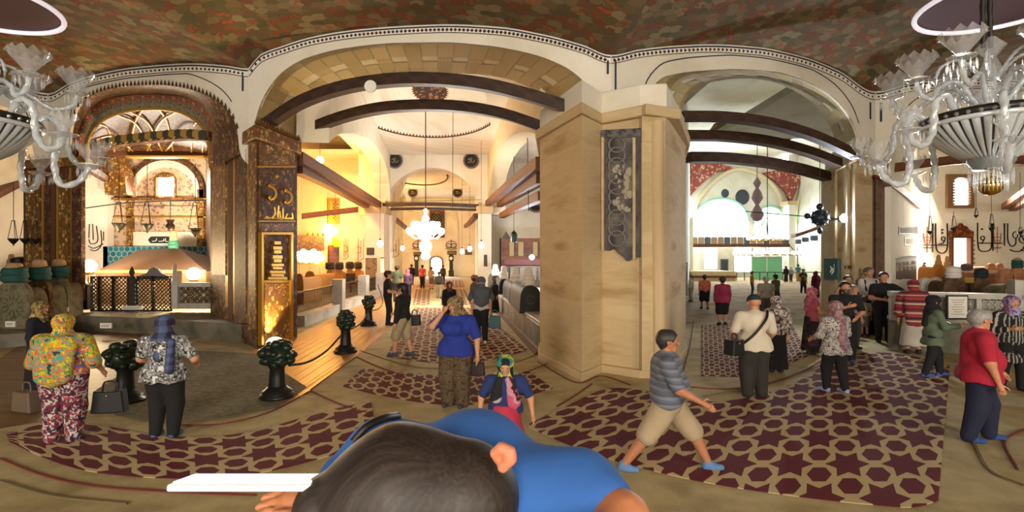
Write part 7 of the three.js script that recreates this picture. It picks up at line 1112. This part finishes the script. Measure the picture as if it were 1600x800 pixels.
P({ x: 1080, feet: 471, top: 430, yaw: -1.4, label: 'visitor in white with a bag beside the pier edge', head: { c: HAIR.brown }, topc: plain('#c9c2b4'), sleeve: 0.6, bc: plain('#b0a894') });
P({ x: 1175, feet: 461, top: 424, yaw: 1.2, label: 'visitor in yellow shirt and blue trousers in the mosque hall', head: { c: HAIR.brown }, topc: plain('#c2883a'), bc: plain('#34386a') });
P({ x: 1197, feet: 500, top: 432, yaw: PI, w: 1.3, label: 'broad man in grey shirt in front of the yellow shirted visitor', head: { c: HAIR.grey }, topc: plain('#8a8272'), bc: plain('#4a4640') });
P({ x: 1212, feet: 482, top: 428, yaw: PI + 0.4, stride: 0.15, label: 'man in dark green shirt walking beside the broad grey man', head: { c: HAIR.black }, topc: plain('#4a5244'), bottom: 'shorts', bc: plain('#3a3052') });
P({ x: 1179, feet: 620, top: 461, yaw: PI - 0.1, w: 1.22, label: 'man in white t-shirt and teal cap with a shoulder strap', head: { type: 'cap', f: plain('#1c2c38') }, topc: plain('#cfc4ae'), sleeve: 0.42, hem: 0.46, loose: 1, bc: plain('#2e2b26'), baggy: 0.024, shoe: '#3f4a5c', armL: [[0.3, -1, 0.2], [-0.1, -0.6, 0.8]], armR: [[0.3, -1, 0.15], [-0.1, -0.7, 0.7]],
  extra: (g, H, j) => mesh('strap', tube([j.T(-0.115, 0.85, -0.02), j.T(-0.07, 0.78, -0.105), j.T(0.04, 0.64, -0.125), j.T(0.13, 0.54, -0.08), j.T(0.16, 0.5, 0.02)].map((v) => new V3(...v)), 0.02, 24, 6), M.black, g) });
P({ x: 1213, feet: 582, top: 463, yaw: PI, w: 1.1, label: 'woman in white patterned shawl and long black skirt', head: { type: 'scarf', f: patches(['#c2b8a8', '#8a8478', '#4a2430', '#d0c8ba', '#2a2a2c'], 16), drop: 1.2, wide: 1.3 }, cape: { len: 0.22, f: patches(['#c2b8a8', '#8a8478', '#4a2430', '#d0c8ba', '#2a2a2c'], 13) }, topc: patches(['#bab0a0', '#3a3438', '#8a8278'], 14), sleeve: 1, bottom: 'skirt', bc: plain('#131214') });
P({ x: 1228, feet: 441, top: 416, yaw: PI, label: 'far woman in a black chador in the mosque hall', head: { type: 'scarf', f: plain('#101012'), drop: 1.5, wide: 1.5 }, topc: plain('#101012'), sleeve: 1, bottom: 'skirt', bc: plain('#101012') });
P({ x: 1236, feet: 441, top: 417, yaw: PI, label: 'far visitor in grey beside the black chador', head: { c: HAIR.grey }, topc: plain('#8a8a90'), sleeve: 1, bc: plain('#3a3a44') });
P({ x: 1247, feet: 440, top: 413, yaw: PI, label: 'far visitor in teal shirt in the mosque hall', head: { c: HAIR.black }, topc: plain('#2a7a8a'), bc: plain('#a08a52') });
P({ x: 1255, feet: 458, top: 420, yaw: 0, label: 'visitor in black and yellow top facing us in the mosque hall', head: { c: HAIR.black }, topc: patches(['#1a1814', '#2a2418', '#7a6a28'], 12), bc: plain('#15151a'), stride: 0.05 });
P({ x: 1275, feet: 466, top: 424, yaw: PI, label: 'woman in long maroon dress and scarf in the mosque hall', head: { type: 'scarf', f: plain('#6a1c38'), drop: 1, wide: 1.3 }, topc: plain('#5c1730'), sleeve: 1, hem: 0.3, bottom: 'skirt', bc: plain('#5c1730') });
P({ x: 1268, feet: 553, top: 449, yaw: 1.6, label: 'woman in pink scarf and dark floral skirt walking right', head: { type: 'scarf', f: patches(['#b8566a', '#c87a84', '#8a3a4c', '#a8606c'], 24), drop: 0.8, front: 1.2 }, topc: plain('#a84a58'), sleeve: 0.1, hem: 0.5, bottom: 'skirt', bc: patches(['#1a1517', '#2c2024', '#4a3434'], 16), stride: 0.08, armR: [[0.15, -1, 0.4], [0, -0.3, 1]], armL: [[0.15, -1, 0.3], [0, -0.3, 1]] });
P({ x: 1324, feet: 526, top: 430, yaw: -0.2, glasses: 1, label: 'man in glasses and dark shirt between bearded man and pier', head: { c: HAIR.black }, topc: plain('#18181c'), bc: plain('#1c1c20'), armR: [[0.5, -0.6, 0.5], [-0.3, 1, 0.2]] });
P({ x: 1333, feet: 545, top: 446, yaw: 0.3, label: 'older grey haired woman behind the bearded man', head: { type: 'long', c: '#7a726c' }, topc: plain('#8a6a60'), sleeve: 0.6, bc: plain('#3a3234') });
P({ x: 1320, feet: 566, top: 439, yaw: -0.35, w: 1.15, beard: 1, label: 'bearded man in black t-shirt facing us', head: { c: HAIR.black }, topc: plain('#121215'), sleeve: 0.4, bc: plain('#15151a'), shoe: '#4a5a78', stride: 0.06, handR: [-0.02, 0.7, 0.16], armL: [[0.3, -1, 0.2], [-0.6, -0.4, 0.8]] });
P({ x: 1351, feet: 526, top: 463, yaw: PI - 0.5, hs: 1.25, label: 'small child in white shirt held among the waiting group', head: { c: '#5c4230' }, topc: plain('#c9c4bc'), bottom: 'shorts', bc: plain('#7a7a80') });
P({ x: 1306, feet: 613, top: 470, yaw: PI + 0.3, w: 1.25, label: 'woman in speckled white blouse and long pink scarf', head: { type: 'scarf', f: patches(['#8a5a58', '#a87a74', '#6c6a78', '#7a4a4a', '#9a8a8c'], 20), drop: 1.9, wide: 1.1 }, topc: patches(['#b8b2aa', '#2a2426', '#c4beb6', '#8a8080', '#bab4ac'], 44), sleeve: 0.8, hem: 0.43, loose: 1, bc: plain('#121113'), shoe: '#8a9ac0', stride: 0.06, armR: [[0.4, -1, 0.2], [-0.3, -0.4, 0.9]], armL: [[0.4, -1, 0.2], [-0.3, -0.4, 0.9]] });
P({ x: 1357, feet: 523, top: 418, yaw: 0.05, label: 'grey haired man in blue vest over white shirt', head: { c: '#5c5650' }, topc: plain('#c2bcb4'), sleeve: 0.9, bc: plain('#1c1b20'), armR: [[0.15, -1, 0.3], [-0.8, -0.2, 0.7]], armL: [[0.15, -1, 0.3], [-0.8, -0.3, 0.7]], extra: (g, H, j) => { for (const s of [-1, 1]) mesh('vest_panel', blob([B(j.T(s * 0.085, 0.79, 0.01), j.T(s * 0.085, 0.55, 0.03), 0.04 * H, 0.055 * H)], 0.018, 0.01, plain('#1f3658')), clothMat, g); } });
P({ x: 1380, feet: 535, top: 425, yaw: -0.35, w: 1.1, label: 'young man in black t-shirt leaning on the marble railing', head: { c: HAIR.black }, topc: plain('#101013'), bc: plain('#16161a'), armL: [[0.7, -0.45, 0.1], [1, 0.05, 0.15]], armR: [[0.25, -1, 0.3], [-0.8, -0.1, 0.7]] });
P({ x: 1427, feet: 553, top: 437, yaw: PI - 0.3, w: 1.15, label: 'woman wrapped in red striped shawl with white skirt', head: { type: 'scarf', f: stripesY(['#7a1c28', '#a83a3c', '#7a1c28', '#b8a894', '#8a2430', '#3a2a34'], 30), drop: 1, wide: 1.3 }, cape: { len: 0.36, f: stripesY(['#7a1c28', '#a83a3c', '#7a1c28', '#b8a894', '#8a2430', '#3a2a34'], 30) }, topc: stripesY(['#7a1c28', '#9a3038', '#b0a08c', '#6a1a26'], 24), sleeve: 0.9, hem: 0.4, bottom: 'skirt', skirtHem: 0.12, bc: plain('#b8b4a8') });
P({ x: 1457, feet: 588, top: 460, yaw: 1.4, w: 1.05, stride: 0.12, label: 'woman in dark scarf and sage green jacket holding a phone', head: { type: 'scarf', f: plain('#16181c'), drop: 1, wide: 1.2 }, topc: plain('#5c6a54'), sleeve: 1, hem: 0.4, loose: 1, bc: plain('#17181c'), shoe: '#3a5a9c', armR: [[0.1, -1, 0.35], [0, 0.1, 1]], armL: [[0.1, -1, 0.3], [-0.2, 0.0, 1]] });
P({ x: 1580, feet: 608, top: 462, yaw: -0.25, w: 1.15, label: 'woman in striped black tunic and blue pink scarf', head: { type: 'scarf', f: patches(['#4a6ab0', '#a8505c', '#8a9ac8', '#7a3a5c', '#3a4a8a'], 22), drop: 0.5, front: 0.8 }, topc: stripesX('#161618', '#a8a49c', 3.2, 0.72), sleeve: 0.9, hem: 0.3, loose: 1, bc: plain('#131315'), stride: 0.04, armR: [[0.25, -1, 0.1], [-0.5, 0.2, 0.7]] });
P({ x: 1529, feet: 688, top: 482, yaw: 1.05, w: 1.42, belly: 1, label: 'grey haired man in red t-shirt at the carpet edge', head: { c: '#8f8c86' }, headYaw: 0.3, topc: plain('#a51c34', 0.08), sleeve: 0.4, hem: 0.47, loose: 1, bc: plain('#1a2038'), baggy: 0.018, shoe: '#2a4a86', skin: '#c08462', stride: 0.08, armR: [[0.4, -1, 0.1], [-0.1, -1, 0.35]], armL: [[0.3, -1, 0.3], [-0.2, -0.7, 0.7]] });
// things people carry
function bag(name, label, x, y, Z, w, h, d, color, yaw = 0) {
  const g = thing(name, label, 'bag', at(x, y, Z), yaw), m = std({ color, roughness: 0.6 }), s = new THREE.Shape(); s.moveTo(-w / 2, 0); s.quadraticCurveTo(0, -h * 0.06, w / 2, 0); s.lineTo(w * 0.42, h); s.quadraticCurveTo(0, h * 0.93, -w * 0.42, h); s.closePath();
  mesh('pouch', autoUV(new THREE.ExtrudeGeometry(s, { depth: d, bevelEnabled: true, bevelSize: 0.02, bevelThickness: 0.03, bevelSegments: 3 }).translate(0, 0, -d / 2)), m, g); mesh('handle', tube([new V3(-w * 0.25, h, 0), new V3(-w * 0.18, h * 1.5, 0), new V3(w * 0.18, h * 1.5, 0), new V3(w * 0.25, h, 0)], 0.012, 20, 6), m, g); mesh('clasp', new THREE.SphereGeometry(0.015, 8, 6).translate(0, h * 0.85, d / 2 + 0.03), M.gold, g); return g;
}
bag('handbag', 'black stitched handbag beside the rainbow scarf woman', 172, 641, 6.6, 0.34, 0.24, 0.1, 0x141416, 0.2); bag('shoulder_bag', 'grey brown patterned bag at the left of the rainbow scarf woman', 42, 640, 7.6, 0.36, 0.26, 0.12, 0x6a5a4a, -0.3);
bag('handbag', 'dark maroon handbag hanging from the hand of the blue shirted woman', 744, 584, 8.0, 0.24, 0.17, 0.1, 0x2c1418); bag('handbag', 'teal handbag carried by the grey scarf woman', 773, 511, 13.2, 0.28, 0.28, 0.1, 0x2f5a66); bag('camera_bag', 'black camera bag at the hip of the white t-shirt man', 1147, 552, 8.1, 0.24, 0.2, 0.14, 0x121214, 0.5); bag('shoulder_bag', 'black bag behind the khaki shorts visitor', 648, 507, 12.0, 0.24, 0.22, 0.12, 0x151517);
{ const g = thing('phone', 'lit phone in the hand of the sage jacket woman', 'phone', at(1478, 503, 9.6), 1.2); mesh('case', box(0.08, 0.15, 0.012, 0.005).rotateX(-1.1), M.black, g); mesh('display', box(0.07, 0.135, 0.004).rotateX(-1.1).translate(0, 0.007, 0.004), glowMat(0xdfe8ff, 1.2), g); }
// ---------------------------------------------------------------- the man with the camera stick, just below the viewer
{
  const g = thing('person', 'man in blue shirt right below the viewer, seen from above', 'person', new V3(0.12, 0, -1.0), 0, 'visitors'), o = g.position;
  const q = (x, y, Z) => { const p = at(x, y, Z); return [p.x - o.x, p.y - o.y, p.z - o.z]; };
  const hc = q(640, 778, 0.86), whorl = q(715, 700, 0.8), neck = q(800, 778, 0.98), shF = q(600, 712, 1.15), shN = q(905, 768, 1.0), hip = [0.06, 1.0, 0.0], el = q(975, 810, 0.9), wr = q(900, 900, 0.75), elF = q(470, 790, 1.05), wrF = q(520, 790, 0.88);
  const skinC = lin('#b5764f'), sk = (x, y, z) => { const k = 0.94 + 0.12 * n3(x * 40, y * 40, z * 40); return skinC.map((v) => v * k); };
  const knee = (s) => [0.05 + s * 0.1, 0.5, 0.02], ank = (s) => [0.05 + s * 0.12, 0.08, 0];
  const body = [B(hc, [hc[0] - 0.07, hc[1] - 0.02, hc[2]], 0.1, 0.085), B(hc, [hc[0] + 0.06, hc[1] - 0.01, hc[2]], 0.1, 0.095), B([hc[0] - 0.05, hc[1] - 0.05, hc[2]], [hc[0] - 0.1, hc[1] - 0.1, hc[2] + 0.01], 0.08, 0.05), B([hc[0] + 0.04, hc[1] - 0.04, hc[2] - 0.02], neck, 0.065, 0.065), B(neck, hip, 0.055, 0.1), B(shF, shN, 0.05), B(shN, el, 0.05, 0.04), B(el, wr, 0.04, 0.03), B(shF, elF, 0.048, 0.036), B(elF, wrF, 0.034, 0.026)];
  for (const s of [-1, 1]) body.push(B([hip[0] + s * 0.09, 0.95, 0], knee(s), 0.085, 0.06), B(knee(s), ank(s), 0.058, 0.04));
  const ear = blob([B(q(772, 708, 0.8), q(784, 700, 0.795), 0.007, 0.007), B(q(784, 700, 0.795), q(797, 706, 0.79), 0.007, 0.007), B(q(797, 706, 0.79), q(798, 718, 0.79), 0.007, 0.007), B(q(798, 718, 0.79), q(786, 730, 0.795), 0.007, 0.009), B(q(780, 712, 0.81), q(788, 724, 0.81), 0.012, 0.01)], 0.004, 0.01, (x, y, z) => { const c = lin('#c47a5a'); return c; });
  const fing = []; for (let i = 0; i < 4; i++) { const a = [wrF[0] - 0.06, wrF[1] - 0.004 + 0.006 * i, wrF[2] + 0.03 - i * 0.02]; fing.push(B(a, [a[0] - 0.035, a[1] + 0.008, a[2]], 0.009, 0.008, { k: 0.004 }), B([a[0] - 0.035, a[1] + 0.008, a[2]], [a[0] - 0.06, a[1] + 0.002, a[2] + 0.004], 0.008, 0.007, { k: 0.004 })); }
  fing.push(B(wrF, [wrF[0] - 0.06, wrF[1], wrF[2] + 0.005], 0.026, 0.032), B([wrF[0] - 0.03, wrF[1], wrF[2] + 0.03], [wrF[0] - 0.075, wrF[1] + 0.01, wrF[2] + 0.05], 0.011, 0.009, { k: 0.006 }));
  const hw = [wr[0], wr[1], wr[2]], f2 = [B(wr, [wr[0] - 0.07, wr[1] - 0.01, wr[2]], 0.026, 0.032)]; for (let i = 0; i < 4; i++) f2.push(B([hw[0] - 0.09, hw[1], hw[2] + 0.03 - i * 0.02], [hw[0] - 0.14, hw[1] - 0.02, hw[2] + 0.03 - i * 0.018], 0.009, 0.008, { k: 0.004 })); f2.push(B([hw[0] - 0.03, hw[1], hw[2] + 0.03], [hw[0] - 0.08, hw[1], hw[2] + 0.055], 0.011, 0.009, { k: 0.006 }));
  mesh('body', joinV([blob(body, 0.012, 0.03, sk), ear, blob(fing, 0.005, 0.01, sk), blob(f2, 0.005, 0.01, sk)]), skinMat, g);
  const hairC = lin('#1d1511'), hairHi = lin('#4a3f37');
  mesh('hair', blob([B([hc[0] - 0.13, hc[1] - 0.015, hc[2] + 0.01], [hc[0] - 0.02, hc[1] + 0.005, hc[2]], 0.06, 0.108), B([hc[0] - 0.02, hc[1] + 0.005, hc[2]], [hc[0] + 0.088, hc[1] + 0.0, hc[2]], 0.108, 0.096)], 0.005, 0.04, (x, y, z) => { const dx = x - whorl[0], dy = y - whorl[1], dz = z - whorl[2], a = Math.atan2(dz, dx), r = Math.hypot(dx, dy, dz), s = n3(a * 46, r * 9, 3) * 0.5 + n3(a * 110, r * 24, 9) * 0.5, t = Math.min(1, Math.max(0, s * 1.5 - 0.45)); return hairC.map((v, i) => v + (hairHi[i] - v) * t * 0.55); }), hairMat, g);
  const blue = plain('#2f62ac', 0.16), shirt = [B(shF, shN, 0.085, 0.07), B(neck, shN, 0.085, 0.07), B([shF[0] * 0.5 + shN[0] * 0.5, shF[1] * 0.5 + shN[1] * 0.5, (shF[2] + shN[2]) / 2], hip, 0.13, 0.15), B(shN, [shN[0] * 0.45 + el[0] * 0.55, shN[1] * 0.45 + el[1] * 0.55, shN[2] * 0.45 + el[2] * 0.55], 0.066, 0.06), B(shF, [shF[0] * 0.5 + elF[0] * 0.5, shF[1] * 0.5 + elF[1] * 0.5, shF[2] * 0.5 + elF[2] * 0.5], 0.062, 0.055), B([neck[0] - 0.045, neck[1] - 0.005, neck[2]], [neck[0] + 0.05, neck[1] - 0.03, neck[2]], 0.088, 0.1)];
  mesh('shirt', blob(shirt, 0.009, 0.035, blue, [(x, y) => 0.88 - y]), clothMat, g); const tr = []; for (const s of [-1, 1]) tr.push(B([hip[0] + s * 0.08, 0.92, 0], knee(s), 0.1, 0.075), B(knee(s), ank(s), 0.07, 0.055)); tr.push(B([hip[0] - 0.06, 0.95, 0], [hip[0] + 0.06, 0.95, 0], 0.13)); mesh('trousers', blob(tr, 0.02, 0.03, plain('#3a3c44'), [(x, y) => y - 1.02]), clothMat, g);
  for (const s of [-1, 1]) mesh('shoe', blob([B([0.05 + s * 0.12, 0.045, 0.03], [-0.1 + s * 0.12, 0.035, 0.03], 0.05, 0.04)], 0.012, 0.01, plain('#2b2a2c'), [(x, y) => -y + 0.002]), clothMat, g);
  mesh('strap', tube([q(622, 650, 1.16), q(600, 654, 1.1), q(572, 668, 1.06), q(552, 690, 1.05)].map((v) => new V3(...v)), 0.009, 20, 6), M.black, g);
  const ph = thing('phone', 'white glowing phone held out by the man in blue', 'phone', at(392, 755, 0.86)); ph.rotation.x = -0.2; mesh('case', box(0.24, 0.012, 0.07, 0.004), std({ color: 0xd8d8dc, roughness: 0.3 }), ph); mesh('display', box(0.225, 0.004, 0.06).translate(0, 0.007, 0), glowMat(0xf0f4ff, 1.0), ph);
}
renderer.render(scene, camera);
